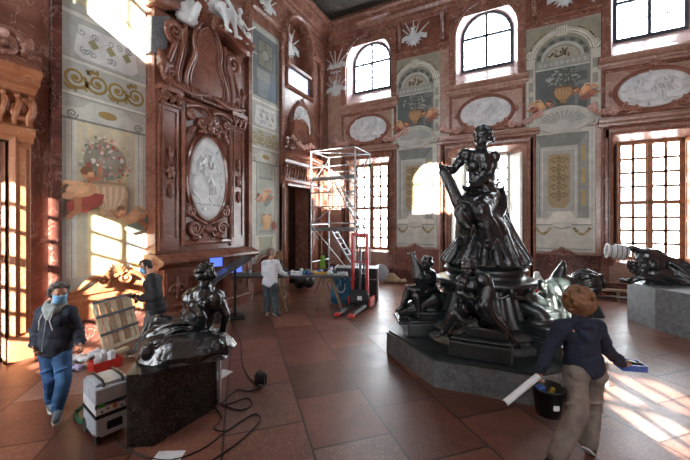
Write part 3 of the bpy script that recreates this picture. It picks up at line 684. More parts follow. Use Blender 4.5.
def back_mural(c, hw, v0, v1, label, seed):
    v0 = 1.5
    o = thing('wall_painting', label, 'mural', MBK @ Vector((c, v0, 0)))
    X = lambda x: c + x*hw
    m = MB(MBK); m.box((c-hw*.86, v0, 0), (c+hw*.86, 6.08, .02), '#8b9088'); m.build('lower_ground', PNT, o)
    m = MB(MBK); m.box((c-hw, 6.08, 0), (c+hw, v1, .02), '#8b9088'); m.frect(X(-.98), 6.2, X(.98), v1-.04, .022, '#888878')
    m.build('mural_ground', PNT, o)
    m = MB(MBK); w = .026
    for s in (-1, 1):     # painted pilasters with square panels
        m.frect(X(s*.72), 6.25, X(s*.99), 8.75, w, '#b4b7ae'); m.frect(X(s*.72), 6.25, X(s*.745), 8.75, w+.001, '#7d827b')
        for k in range(4): m.frect(X(s*.79), 6.5+.52*k, X(s*.93), 6.85+.52*k, w+.001, '#8b9089')
        m.fell((X(s*.86), 8.93), hw*.13, .16, w+.004, '#c9cbc3'); m.frib(spiral((X(s*.86), 8.93), .13, .02, 0, 2, 20, s), .03, w+.005, '#7c817b')
    m.frect(X(-.72), 6.25, X(.72), 8.3, w, '#565f61'); m.frect(X(-.72), 8.3, X(.72), 8.62, w+.001, '#8d938e'); m.frect(X(-.72), 8.26, X(.72), 8.31, w+.002, '#b5b8b0')
    for k in range(9): m.fell((X(-.6+.15*k), 8.46), .05, .07, w+.002, '#a5aaa4')
    m.frect(X(.34), 6.25, X(.72), 8.26, w+.002, '#6e7675')
    for k in range(3): m.frect(X(.42), 6.7+.5*k, X(.66), 7.05+.5*k, w+.003, '#545c5c')
    m.fpoly(arc((c, 8.62), hw*.72, .78, 0, PI), w+.001, '#6f756f'); m.fpoly(arc((c, 8.62), hw*.46, .45, 0, PI), w+.002, '#9a9a8c')
    rd = random.Random(seed)
    for k in range(26): an = rd.uniform(.2, 2.9); r = rd.uniform(.2, .9); m.fell((c+hw*.42*r*math.cos(an), 8.65+.36*r*math.sin(an)), .055, .035, w+.003+.0002*k, rd.choice(['#5c4b33', '#7b6544', '#463c2c']), rd.uniform(0, 3), 7)
    m.frib(arc((c, 8.62), hw*.54, .55, 0, PI), .12, w+.004, '#a6aaa3')
    for k in range(7): an = PI*(k+.5)/7; m.frib([(c+hw*.58*math.cos(an), 8.62+.62*math.sin(an)), (c+hw*.7*math.cos(an), 8.62+.74*math.sin(an))], .17, w+.0045, '#505754')
    m.frib(arc((c, 8.7), hw*.83, .93, .12, PI-.12), .2, w+.006, '#c2c5bd'); m.frib(arc((c, 8.7), hw*.8, .88, .12, PI-.12), .03, w+.007, '#7d827c'); m.frib(arc((c, 8.7), hw*.88, .99, .12, PI-.12), .03, w+.007, '#8d928b')
    m.frect(X(-.14), 9.45, X(.14), 9.8, w+.008, '#bfc1b8')
    for k in range(4): m.frib([(X(-.09+.06*k), 9.47), (X(-.09+.06*k), 9.78)], .02, w+.009, '#80857f')
    for s in (-1, 1):
        for k in range(10): m.fell((X(s*(.35+.055*k)), 9.62-.012*k*k*.5), .075, .05, w+.0015+.0003*k, rd.choice(['#6e5d3c', '#52452e', '#8a7750']), rd.uniform(0, 3), 7)
    m.build('painted_arch', PNT, o)
    m = MB(MBK); bouquet(m, (X(.0), 7.86), hw*.46, .36, w+.008, seed, True); m.build('painted_bouquet', PNT, o)
    m = MB(MBK); vase_flat(m, (X(.02), 7.25), .62, w+.08 if False else w+.078*0+.075, ('#8f7350', '#a88c66', '#6e563a')); m.build('painted_vase', PNT, o)
    for s, y, ro, cl in ((-1, 6.95, -.5, '#7d3b33'), (1, 7.3, .5, '#8a5a50')):
        m = MB(MBK); painted_putto(m, (X(s*.58), y), .52, w+.012, s, ro, cl); m.build('painted_putto', PNT, o)
    # shell shaped cartouche in stucco relief
    m = MB(MBK); C = (c, 6.35)
    m.fell(C, hw*.72, .42, w+.05, '#a9afab'); m.mould(oval(C, hw*.74, .44, 40), [(-.06, .02), (-.06, .09), (0, .12), (.06, .08), (.06, .02)], True, '#b9beba')
    for k in range(13): an = PI*(k+.5)/13; m.frib([(C[0]+hw*.2*math.cos(an), C[1]-.12+.1*math.sin(an)), (C[0]+hw*.62*math.cos(an), C[1]-.06+.38*math.sin(an))], [.02, .07], w+.052, '#8b928f')
    for s in (-1, 1): scroll(m, (C[0]+s*hw*.78, C[1]-.18), .14, .05, .08, PI/2, 1.3, -s, '#b7bbb6')
    m.build('shell_cartouche', PNT, o)
    # lower painted niche
    X = lambda x: c + x*hw*.86
    m = MB(MBK); b0, b1 = v0, 6.0
    m.frect(X(-1), b0, X(1), b1, w, '#a4aaa6'); m.frect(X(-.93), b0+.08, X(.93), b1-.06, w+.001, '#b3b8b2')
    m.fpoly([(X(-.82), 2.75), (X(.82), 2.75), (X(.82), 5.85), (X(-.82), 5.85)], w+.002, (.31, .34, .33))
    m.fpoly([(X(-.82), 5.85), (X(.82), 5.85), (X(.5), 5.4), (X(-.7), 5.4)], w+.003, '#747b79'); m.fpoly([(X(.82), 2.75), (X(.82), 5.85), (X(.5), 5.4), (X(.5), 2.75)], w+.003, '#868c89')
    m.fpoly([(X(-.7), 2.75), (X(.5), 2.75), (X(.5), 5.4), (X(-.7), 5.4)], w+.003, (.4, .42, .4)); m.fpoly([(X(-.6), 3.0), (X(.4), 3.0), (X(.4), 5.25), (X(-.6), 5.25)], w+.004, (.34, .36, .34))
    for k in range(3): m.frect(X(.6), 3.2+.8*k, X(.7), 3.75+.8*k, w+.005, GOLD[1])
    for x0, y0, x1, y1, wd, cl in ((-.96, v0+.04, .96, 5.96, .035, '#cfd2cb'), (-.84, 2.73, .84, 5.87, .03, '#c9ccc5'), (-.71, 2.76, .51, 5.41, .02, '#5f6563'), (-.62, 2.98, .42, 5.27, .025, '#c4c7c0')):
        m.frib([(X(x0), y0), (X(x1), y0), (X(x1), y1), (X(x0), y1)], wd, w+.0055, cl, True)
    m.build('painted_niche', PNT, o)
    m = MB(MBK); cx = X(-.1); m.fpoly([(cx-.34, 3.35), (cx-.2, 3.12), (cx+.2, 3.12), (cx+.34, 3.35), (cx+.34, 5.1), (cx-.34, 5.1)], w+.006, '#97896b'); arabesque(m, (cx, 4.2), .3, .82, w+.008, '#6d603f' if seed % 2 else '#756745'); m.build('gold_panel', PNT, o)
    m = MB(MBK)
    m.fpoly([(X(-.9), 2.5), (X(.9), 2.5), (X(.85), 2.68), (X(.45), 2.72), (X(.25), 2.98), (X(-.25), 2.98), (X(-.45), 2.72), (X(-.85), 2.68)], w+.01, '#c9ccc6'); m.frib([(X(-.9), 2.5), (X(.9), 2.5)], .04, w+.011, '#7e8480')
    m.fpoly([(X(-.32), 2.6), (X(.32), 2.6), (X(.26), 2.2), (X(.1), 1.95), (X(-.1), 1.95), (X(-.26), 2.2)], w+.012, '#b9bdb8'); m.frib([(X(-.28), 2.42), (X(0), 2.35), (X(.28), 2.42)], .05, w+.013, '#888e8a')
    for s in (-1, 1):
        for k in range(8): t = k/7; m.fell((X(s*(.38+.45*t)), 2.36-.2*math.sin(PI*t)), .06, .05, w+.011+.0004*k, rd.choice(['#87805c', '#9b9370', '#736b4b']))
    m.frect(X(-.9), v0+.1, X(.9), v0+.14, w+.011, '#8a908c'); m.build('painted_console', PNT, o)
    return o
back_mural(-3.95, 1.1, 1.32, 9.92, 'tall painted niche mural between the scaffolded window and the bronze lady', 1)
back_mural(1.52, 1.15, 1.32, 9.92, 'tall painted niche mural between the bronze lady and the right hand window', 2)
# scrolled marble crests of the dado
def dado_crest(M, c, v, s, name, label, mat, w=.04, shell=True, long_=1.0):
    o = thing(name, label, 'crest', M @ Vector((c, v, w)))
    m = MB(M)
    for q in (-1, 1):
        p = bez((c+q*s*1.0*long_, v), (c+q*s*.75*long_, v+.02*s), (c+q*s*.55, v+.42*s), (c+q*s*.3, v+.3*s), 10); rib(m, p, taper(len(p), s*.07)[::-1], w+.05)
        scroll(m, (c+q*s*.27, v+.2*s), s*.18, s*.05, w+.06, PI/2, 1.4, q)
    m.prism([(c-s*long_, v-.04)] + [(c-s*.5, v+.1*s), (c-.25*s, v+.35*s), (c+.25*s, v+.35*s), (c+.5*s, v+.1*s)] + [(c+s*long_, v-.04)], w-.04, w+.02); m.build('scrollwork', mat, o)
    if shell:
        m = MB(M)
        for k in range(9): a = PI*(k+.5)/9; leaf(m, (c, v+.28*s), (c+.26*s*math.cos(a), v+.34*s+.3*s*math.sin(a)), s*.045, w+.07, .04, lobes=False)
        m.ell((c, v+.3*s, w+.08), (.09*s, .07*s, .05), 8, 6); m.build('shell', mat, o)
    return o
dado_crest(MBK, -3.95, 1.42, .42, 'dado_crest', 'small red marble shell crest under the mural left of the bronze lady', RED)
dado_crest(MBK, 1.5, 1.42, .46, 'dado_crest', 'red marble shell crest under the mural right of the bronze lady', RED)
dado_crest(ML, 4.35, 1.08, .92, 'dado_crest', 'large red marble scroll crest coloured as sunlit with a shell on the left wall', ORG, .1)  # red marble crest, with the orange of sunlight put into its colour
dado_crest(ML, 9.8, 1.05, .9, 'dado_crest', 'brown marble scroll crest behind the man in the white jacket', BRN, .1)
def dado_panel(M, u0, u1, v0, v1, label, mat, w=.06):
    o = thing('wainscot', label, 'wainscot', M @ Vector(((u0+u1)/2, v0, 0)))
    m = MB(M); m.box((u0, v0, 0), (u1, v1, w)); m.build('slab', mat, o, bevel=.01)
    m = MB(M); m.mould([(u0+.12, v0+.14), (u1-.12, v0+.14), (u1-.12, v1-.12), (u0+.12, v1-.12)], [(-.03, w), (-.03, w+.03), (.03, w+.03), (.03, w)], True); m.build('panel_moulding', mat, o)
    m = MB(M); m.box((u0-.02, v1, 0), (u1+.02, v1+.07, w+.05)); m.build('top_rail', mat, o, bevel=.01); return o
dado_panel(ML, 3.38, 5.12, .02, 1.0, 'red marble dado panel coloured ochre as sunlit under the left flower mural', ORG)  # ochre here is sunlight painted into the red dado marble
dado_panel(ML, 8.96, 10.5, .02, .98, 'brown marble dado panel behind the man in the white jacket', BRN)
dado_panel(MBK, -4.95, -2.92, .02, 1.34, 'red marble dado panel right of the scaffold by the floor bags', BRN)
dado_panel(MBK, .42, 2.66, .02, 1.34, 'dark red marble dado panel right of the glowing doorway', DRK)
# ---------------------------------------------------------------- stucco trophies
def trophy(M, c, s, label, seed, w=.04, shield=True):
    o = thing('stucco_trophy', label, 'trophy', M @ Vector((c[0], c[1], w))); rd = random.Random(seed)
    for k in range(5):
        a = PI/2 + (k-2)*.42 + rd.uniform(-.08, .08); m = MB(M); L = s*rd.uniform(.9, 1.15); q = (c[0]+L*math.cos(a), c[1]+L*math.sin(a))
        m.tube([(c[0]-.3*L*math.cos(a), c[1]-.3*L*math.sin(a), w+.02), (*q, w+.07)], .022*s/.6, 6)
        leaf(m, q, (q[0]+.22*s*math.cos(a), q[1]+.22*s*math.sin(a)), .05*s, w+.06, .03, lobes=False); m.build('spear', STU, o)
    for k in (-1, 1):
        m = MB(M); p = bez((c[0]+k*.1*s, c[1]), (c[0]+k*.7*s, c[1]+.5*s), (c[0]+k*.5*s, c[1]+.1*s), (c[0]+k*.9*s, c[1]+.15*s), 8)
        for t in range(3): m.tube([(x, y-.12*s*t, w+.05+.01*t) for x, y in p], .055*s, 6)
        m.build('banner', STU, o)
    if shield:
        m = MB(M); m.ell((c[0], c[1], w+.03), (.36*s, .44*s, .1), 16, 10); rib(m, oval(c, .3*s, .38*s, 24) + [oval(c, .3*s, .38*s, 24)[0]], .03*s, w+.1); m.build('shield', STU, o)
        m = MB(M); m.ell((c[0], c[1]+.42*s, w+.1), (.16*s, .17*s, .12*s), 10, 8)
        for k in range(5): leaf(m, (c[0]-.02, c[1]+.52*s), (c[0]-.2*s+.1*s*k, c[1]+.8*s-.03*s*abs(k-2)), .05*s, w+.1, .04)
        m.build('helmet', STU, o)
    m = MB(M)
    for k in range(6): a = -PI/2 + (k-2.5)*.5; leaf(m, (c[0]+.1*s*math.cos(a), c[1]-.1*s), (c[0]+.6*s*math.cos(a), c[1]+.55*s*math.sin(a)), .07*s, w+.03, .05)
    m.build('leaf_spray', STU, o); return o
trophy(MBK, (-4.0, 10.72), .66, 'white stucco trophy with shield in the frieze left of the middle window', 1)
trophy(MBK, (1.6, 10.75), .62, 'white stucco trophy in the frieze right of the middle arched window', 2)
trophy(MBK, (-7.95, 10.3), .72, 'white fan of stucco spears and banners high in the far corner', 3, shield=False)
trophy(MBK, (-7.93, 9.15), .62, 'white stucco shield and armour hanging just under the corner spears', 4)
trophy(ML, (11.75, 10.3), .8, 'tall white stucco trophy in the arched niche of the left wall', 5, w=-.48)
trophy(ML, (9.75, 10.75), .5, 'white stucco trophy in the left wall frieze above the tall narrow mural', 6)
# glazed gallery pane at the foot of the arched niche
for c in (11.95,):
    m = MB(ML); m.box((c-.9, 8.36, -.1), (c+.9, 9.19, -.06)); o = m.build('glazed_parapet', plain('blue_reflection_glazing', '#9fb4d8', .12, c2='#7d92bd', spec=.9)); tag(o, 'glazed parapet panel coloured with its blue reflection in the arched niche above the upright oval relief', 'panel')  # blue reflection in the pane is put into its base colour
    m = MB(ML); m.box((c-.92, 9.2, -.14), (c+.92, 9.28, .05)); m.box((c-.92, 9.26, -.16), (c+.92, 9.3, .07)); o = m.build('gallery_rail', RED2); tag(o, 'pink marble rail along the top of the arched niche parapet', 'rail')
m = MB(ML); m.mould(arch_pts(11.95, .92, 8.35, 10.55, 24), [(0, 0), (0, .1), (-.06, .14), (-.14, .08), (-.16, 0)], True); struct('trim_%d' % n_, m, RED); n_ += 1
# ---------------------------------------------------------------- door surrounds on the left wall
def door_surround(c, hw, near, label):
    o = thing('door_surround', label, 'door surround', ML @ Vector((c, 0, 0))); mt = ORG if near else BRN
    for s in (-1, 1):
        m = MB(ML); a, b = sorted((c+s*hw, c+s*(hw+.32))); m.box((a, 0, 0), (b, 4.1, .16)); m.box((a+.08, .5, .16), (b-.08, 4.0, .2)); m.box((a-.03, 0, 0), (b+.03, .45, .24)); m.build('jamb', mt, o, bevel=.012)
    m = MB(ML); m.mould([(c-hw, 0), (c-hw, 4.1), (c+hw, 4.1), (c+hw, 0)], [(0, 0), (0, .2), (.07, .24), (.12, .17), (.12, 0)], False); m.build('architrave', mt, o)
    ZZ = [(0, 4.1), (.2, 4.1), (.22, 4.2), (.3, 4.26), (.3, 4.36), (.18, 4.4), (.18, 4.98), (.3, 5.02), (.36, 5.12), (.5, 5.16), (.5, 5.26), (.6, 5.32), (.6, 5.4), (.1, 5.48), (0, 5.5)]
    m = MB(ML); e = hw + .34; m.ring([[(u, v, w) for w, v in ZZ] for u in (c-e, c+e)], True, False, True, False); m.build('entablature', mt, o)
    m = MB(ML); k = 0
    n = 13
    for i in range(n):
        u = c - e + .08 + (2*e-.16)*i/(n-1); p = bez((u, 4.42), (u-.09, 4.6), (u+.1, 4.75), (u+.02, 4.96), 7); m.tube([(a, b, .22 + .1*math.sin(j/7*PI)) for j, (a, b) in enumerate(p)], [.03, .04, .05, .05, .04, .05, .04, .02], 6)
        leaf(m, (u+.05, 4.5), (u+.1, 4.95), .05, .2, .08)
        m.ell((u+.02, 4.94, .28), .045, 8, 6)
    for s in (-1, 1): scroll(m, (c+s*(e-.2), 4.68), .2, .06, .26, PI/2, 1.5, -s)
    m.build('acanthus_frieze', mt, o)
    # swept pediment
    m = MB(ML)
    pts = [(c-e, 5.5)] + bez((c-e, 5.6), (c-e+.5, 5.62), (c-e+.45, 6.3), (c-.55, 6.4), 12) + bez((c-.5, 6.8), (c-.2, 7.1), (c+.2, 7.1), (c+.5, 6.8), 10) + bez((c+.55, 6.4), (c+e-.45, 6.3), (c+e-.5, 5.62), (c+e+.1, 5.75), 12) + [(c+e+.1, 5.5)]
    m.prism(pts, 0, .22); rib(m, pts[1:-1], .05, .24); m.build('pediment', RED if near else BRN, o)
    m = MB(ML)
    for s in (-1, 1):
        scroll(m, (c+s*(e-.42), 5.86), .28, .07, .26, 0, 1.7, s); leaf(m, (c+s*(e-.18), 5.7), (c+s*(e-.05), 6.1), .1, .25, .1); leaf(m, (c+s*(e-.7), 5.7), (c+s*(e-1.05), 5.85), .08, .25, .08)
    m.build('pediment_scroll', RED if near else BRN, o)
    m = MB(ML); rd = random.Random(5)
    for k in range(26):
        t = k/25; x = c-.75+1.5*t; y = 6.05-.18*math.sin(PI*t); m.ell((x+rd.uniform(-.04,.04), y+rd.uniform(-.08,.08), .3+rd.uniform(0,.06)), rd.uniform(.05,.085), 8, 6)
        if k % 2: an = rd.uniform(0, 6.3); leaf(m, (x, y), (x+.16*math.cos(an), y+.16*math.sin(an)), .05, .28, .06)
    m.build('fruit_garland', PINK, o)
    return o
door_surround(DOORS[0][0], .9, True, 'carved ochre marble door surround with scrolled pediment at the left edge')
door_surround(DOORS[1][0], .88, False, 'brown marble door surround with carved entablature behind the scaffold')
# door leaf standing open inside the far doorway
# ---------------------------------------------------------------- murals of the left wall
def left_mural(u0, u1, label, seed, big):
    c, hw = (u0+u1)/2, (u1-u0)/2; X = lambda x: c + x*hw; o = thing('wall_painting', label, 'mural', ML @ Vector((c, 1.1, 0))); w = .026
    m = MB(ML); m.box((u0, 1.08, 0), (u1, 9.9, .02), '#8f968f'); m.build('mural_ground', PNT, o)
    m = MB(ML); m.frect(X(-.98), 7.1, X(.98), 9.8, w, '#9aa09a')
    if big:
        for k in range(2): m.frect(X(-.8+.9*k), 7.35, X(-.1+.9*k), 9.6, w+.001, '#a9a48a'); m.frect(X(-.72+.9*k), 7.45, X(-.18+.9*k), 9.5, w+.002, '#8c8d7c')
    else:
        m.frect(X(-.85), 7.25, X(.85), 9.65, w+.001, '#5a6468'); m.frect(X(-.55), 8.4, X(.5), 9.45, w+.002, '#474a44'); 
        for q in range(2):
            for z in range(2): m.frect(X(-.5+.5*q), 8.45+.5*z, X(-.06+.5*q), 8.9+.5*z, w+.003, '#6b6d62')
        m.fell((X(-.02), 8.9), .22, .22, w+.004, '#83857a'); m.frib(oval((X(-.02), 8.9), .2, .2, 20), .03, w+.005, '#43463f', True)
        m.fpoly([(X(-.55), 7.3), (X(.1), 7.3), (X(.3), 7.9), (X(-.1), 8.3), (X(-.5), 7.9)], w+.003, '#6f7a80'); m.fpoly([(X(.1), 7.3), (X(.8), 7.3), (X(.75), 8.0), (X(.35), 8.25)], w+.0035, '#526476')
        m.frect(X(-.6), 7.9, X(.3), 8.3, w+.005, '#7f8684')
    m.frect(X(-1), 7.04, X(1), 7.14, w+.002, '#bfc4c0'); m.build('upper_painted_field', PNT, o)
    m = MB(ML); a, b = 6.14, 7.02; m.frect(X(-1), a, X(1), b, w, '#a2aaa9'); m.fpoly([(X(-.75), a+.15), (X(-.65), b-.1), (X(.65), b-.08), (X(.78), a+.2), (X(.6), a+.06), (X(-.6), a+.05)], w+.002, '#c3c9cb')
    rd = random.Random(seed)
    for k in range(3): m.fpoly([(X(-.45+.4*k), (a+b)/2+.02), (X(-.33+.4*k), (a+b)/2+.12), (X(-.2+.4*k), (a+b)/2-.02), (X(-.33+.4*k), (a+b)/2-.12)], w+.004, '#8a8a66' if big else '#8f9694')
    for k in range(14): 
        x, y = rd.uniform(-.62, .62), a + rd.choice((.22, .62)); m.frib(spiral((X(x), y), .08, .02, rd.uniform(0, 6), 1.2, 12), .018, w+.003+.0002*k, '#7f878a')
    m.build('ornament_frieze', PNT, o)
    m = MB(ML); m.frect(X(-1), 5.36, X(1), 6.1, w, '#a9b0ab'); m.frect(X(-1), 6.05, X(1), 6.12, w+.003, '#c8ccc6'); m.frect(X(-1), 5.33, X(1), 5.39, w+.003, '#c8ccc6'); scrollband(m, X(-.95), X(.95), 5.72, .5, w+.004, '#8d7a45' if big else '#9a9068', 4); m.build('gold_scroll_band', PNT, o)
    m = MB(ML); m.frect(X(-1), 1.1, X(1), 5.3, w, '#a6aca6'); m.frect(X(-.8), 1.4, X(.8), 4.85, w+.001, '#bbb69c' if big else '#8f958d')
    for s in (-1, 1):
        m.frect(X(s*.68), 1.4, X(s*.9), 4.8, w+.003, '#c3c6bf'); m.frect(X(s*.78), 1.4, X(s*.8), 4.8, w+.004, '#8b918b'); m.frect(X(s*.5), 1.4, X(s*.56), 4.7, w+.003, '#b1b4aa')
    m.fpoly([(X(-.98), 4.8), (X(.98), 4.8), (X(.98), 5.05), (X(.6), 5.1), (X(.4), 5.28), (X(-.4), 5.28), (X(-.6), 5.1), (X(-.98), 5.05)], w+.004, '#b5bab4')
    m.frib([(X(-.98), 4.82), (X(.98), 4.82)], .05, w+.006, '#747a75'); m.fell((X(.0), 5.06), .2, .09, w+.006, GOLD[0])
    for s in (-1, 1): m.frib(spiral((X(s*.78), 4.93), .11, .02, 0, 1.6, 16, s), .03, w+.007, '#6d736f')
    if big: m.fpoly(arc((c, 3.9), hw*.45, .5, 0, PI) + [(X(-.45), 1.5), (X(.45), 1.5)], w+.002, '#c9bd94')
    else: m.frect(X(-.6), 2.2, X(.6), 4.3, w+.002, '#7a817c'); m.frect(X(-.5), 2.3, X(.5), 4.2, w+.003, '#9aa098')
    m.build('painted_niche', PNT, o)
    if big:
        m = MB(ML); bouquet(m, (X(-.05), 4.0), .56, .56, w+.008, seed); m.build('painted_bouquet', PNT, o)
        m = MB(ML); vase_flat(m, (X(.02), 3.12), .82, w+.076, ('#a58a70', '#bfa58a', '#86705a')); m.build('painted_vase', PNT, o)
        m = MB(ML); painted_putto(m, (X(-.62), 3.3), .74, w+.082, -1, .45); m.build('painted_putto', PNT, o)
        m = MB(ML); painted_putto(m, (X(.6), 2.72), .6, w+.082, 1, .3, '#6e7a70'); m.build('painted_putto', PNT, o)
        m = MB(ML); m.fpoly([(X(.55), 1.9), (X(.85), 1.9), (X(.8), 1.5), (X(.7), 1.35), (X(.6), 1.5)], w+.01, '#a39562'); m.fpoly([(X(.45), 2.3), (X(.95), 2.3), (X(.92), 1.4), (X(.7), 1.2), (X(.48), 1.4)], w+.008, '#b8bdb7'); m.build('painted_shield', PNT, o)
    else:
        m = MB(ML); vase_flat(m, (X(.05), 2.6), .6, w+.02, ('#b08a5c', '#c8a67c', '#8a6844')); m.fell((X(.05), 2.75), .17, .14, w+.024, '#c7a273'); m.fell((X(.0), 2.45), .19, .15, w+.025, '#bd9566'); m.build('painted_vase', PNT, o)
        m = MB(ML); painted_putto(m, (X(-.1), 3.55), .6, w+.012, 1, .8, '#7c827c'); m.build('painted_putto', PNT, o)
        m = MB(ML); m.fell((X(.55), 2.45), .14, .18, w+.02, '#8b3a2c'); m.build('painted_fruit', PNT, o)
        m = MB(ML); m.frect(X(-.72), 1.2, X(.72), 2.1, w+.006, '#c0c4bc'); m.fpoly([(X(-.5), 2.05), (X(.5), 2.05), (X(.35), 1.6), (X(.5), 1.25), (X(-.5), 1.25), (X(-.35), 1.6)], w+.008, '#999c88')
        for s in (-1, 1): m.frib(bez((X(s*.5), 2.05), (X(s*.2), 1.9), (X(s*.6), 1.4), (X(s*.5), 1.25), 8), .06, w+.01, '#84805c')
        m.build('painted_console', PNT, o)
    return o
left_mural(3.36, 5.14, 'painted mural of a flower vase with two putti on the sunlit left wall', 3, True)
left_mural(8.9, 10.52, 'narrow painted mural of urns and a putto right of the chimneypiece', 4, False)
# ---------------------------------------------------------------- the great chimneypiece
ch = thing('chimneypiece', 'towering carved red brown marble chimneypiece with an upright oval white relief', 'chimneypiece', ML @ Vector((7.05, 0, 0)))
uc = 7.05; A0, A1 = 5.45, 8.68
def P_(name, m, mat=BRN, bevel=.012): return m.build(name, mat, ch, bevel=bevel)
m = MB(ML); m.box((A0, 0, 0), (A1, .3, .8)); m.box((A0+.06, .3, 0), (A0+.8, 1.42, .7)); m.box((A1-.8, .3, 0), (A1-.06, 1.42, .7)); m.box((A0+.8, 1.1, 0), (A1-.8, 1.42, .62)); m.box((A0+.8, .3, 0), (A1-.8, 1.1, .25)); P_('hearth_base', m)
for s in (-1, 1):
    m = MB(ML); c = uc + s*1.19; m.mould([(c-.28, .45), (c+.28, .45), (c+.28, 1.3), (c-.28, 1.3)], [(-.03, .7), (-.03, .74), (.03, .74), (.03, .7)], True)
    scroll(m, (c-.12, .88), .12, .035, .73, 0, 1.5, 1); scroll(m, (c+.12, .88), .12, .035, .73, PI, 1.5, -1); leaf(m, (c, .6), (c, 1.2), .06, .72, .05); P_('base_panel', m, BRN, 0)
MP = [(0, 1.42), (.74, 1.42), (.78, 1.48), (.9, 1.52), (.96, 1.58), (.96, 1.64), (.8, 1.7), (.62, 1.78), (0, 1.78)]
m = MB(ML); m.ring([[(u, v, w) for w, v in MP] for u in (A0-.14, A1+.14)], True, False, True, False); P_('mantel_shelf', m, BRN, 0)
m = MB(ML); m.box((A0, 1.78, 0), (A1, 6.0, .42)); m.box((A0+.05, 6.0, 0), (A1-.05, 8.1, .3)); P_('overmantel_body', m)
m = MB(ML); m.box((6.14, 1.95, .42), (7.98, 5.95, .5)); m.mould([(6.2, 2.02), (7.92, 2.02), (7.92, 5.88), (6.2, 5.88)], [(-.07, .5), (-.07, .56), (0, .6), (.06, .55), (.06, .5)], True); P_('central_panel', m, BRN, 0)
for s in (-1, 1):
    m = MB(ML); c = uc + s*1.24; m.box((c-.3, 1.86, .42), (c+.3, 5.95, .5)); m.mould([(c-.2, 2.15), (c+.2, 2.15), (c+.2, 5.5), (c-.2, 5.5)], [(-.03, .5), (-.03, .54), (.03, .54), (.03, .5)], True); P_('side_pilaster', m, BRN, 0)
    m = MB(ML); m.ell((c, 3.9, .54), (.11, .15, .06), 10, 8)
    for k in range(6): a = 2*PI*k/6; leaf(m, (c, 3.9), (c+.15*math.cos(a), 3.9+.22*math.sin(a)), .05, .53, .05)
    leaf(m, (c, 3.6), (c, 3.2), .07, .53, .05); leaf(m, (c, 4.2), (c, 4.6), .07, .53, .05); P_('rosette', m, BRN, 0)
    m = MB(ML)      # capital of side pilaster
    m.box((c-.34, 5.95, .3), (c+.34, 6.08, .62)); m.box((c-.3, 5.6, .42), (c+.3, 5.66, .56))
    for q in (-1, 1): scroll(m, (c+q*.17, 5.85), .13, .045, .6, PI/2, 1.5, -q); 
    for k in range(3): leaf(m, (c-.2+.2*k, 5.6), (c-.2+.2*k, 5.95), .09, .52, .12)
    P_('capital', m, BRN, 0)
oval_relief(ML, (6.65, 3.85), .64, 1.2, 'oval_relief', 'large upright oval white stucco relief set in the carved chimneypiece', .5, False, BRN, 21)
m = MB(ML)
for s in (-1, 1):
    scroll(m, (uc+s*.5, 2.42), .22, .06, .58, 0, 1.7, s); scroll(m, (uc+s*.62, 2.9), .15, .05, .58, PI/2, 1.5, -s); scroll(m, (uc+s*.2, 2.3), .13, .045, .58, 0, 1.4, -s); leaf(m, (uc+s*.25, 2.2), (uc+s*.62, 2.12), .07, .56, .06)
    rib(m, bez((uc+s*.1, 2.55), (uc+s*.4, 2.65), (uc+s*.6, 2.7), (uc+s*.74, 3.1), 10), .04, .58)
for k in range(5): leaf(m, (uc, 2.25), (uc-.24+.12*k, 2.5), .05, .57, .06)
P_('lower_scrollwork', m, BRN, 0)
m = MB(ML)
for s in (-1, 1):
    scroll(m, (uc+s*.3, 5.38), .17, .055, .62, PI/2, 1.5, s); scroll(m, (uc+s*.62, 5.55), .14, .05, .6, PI/2, 1.5, -s); leaf(m, (uc+s*.1, 5.2), (uc+s*.4, 5.12), .08, .6, .08); leaf(m, (uc+s*.45, 5.3), (uc+s*.75, 5.0), .07, .58, .06)
    rib(m, bez((uc+s*.1, 5.75), (uc+s*.35, 5.95), (uc+s*.6, 5.8), (uc+s*.85, 5.72), 10), .05, .62)
for k in range(7): a = PI*(k+.5)/7; leaf(m, (uc, 5.3), (uc+.25*math.cos(a), 5.36+.34*math.sin(a)), .05, .64, .08)
m.ell((uc, 5.26, .68), (.13, .13, .07), 10, 8); P_('oval_crest', m, BRN, 0)
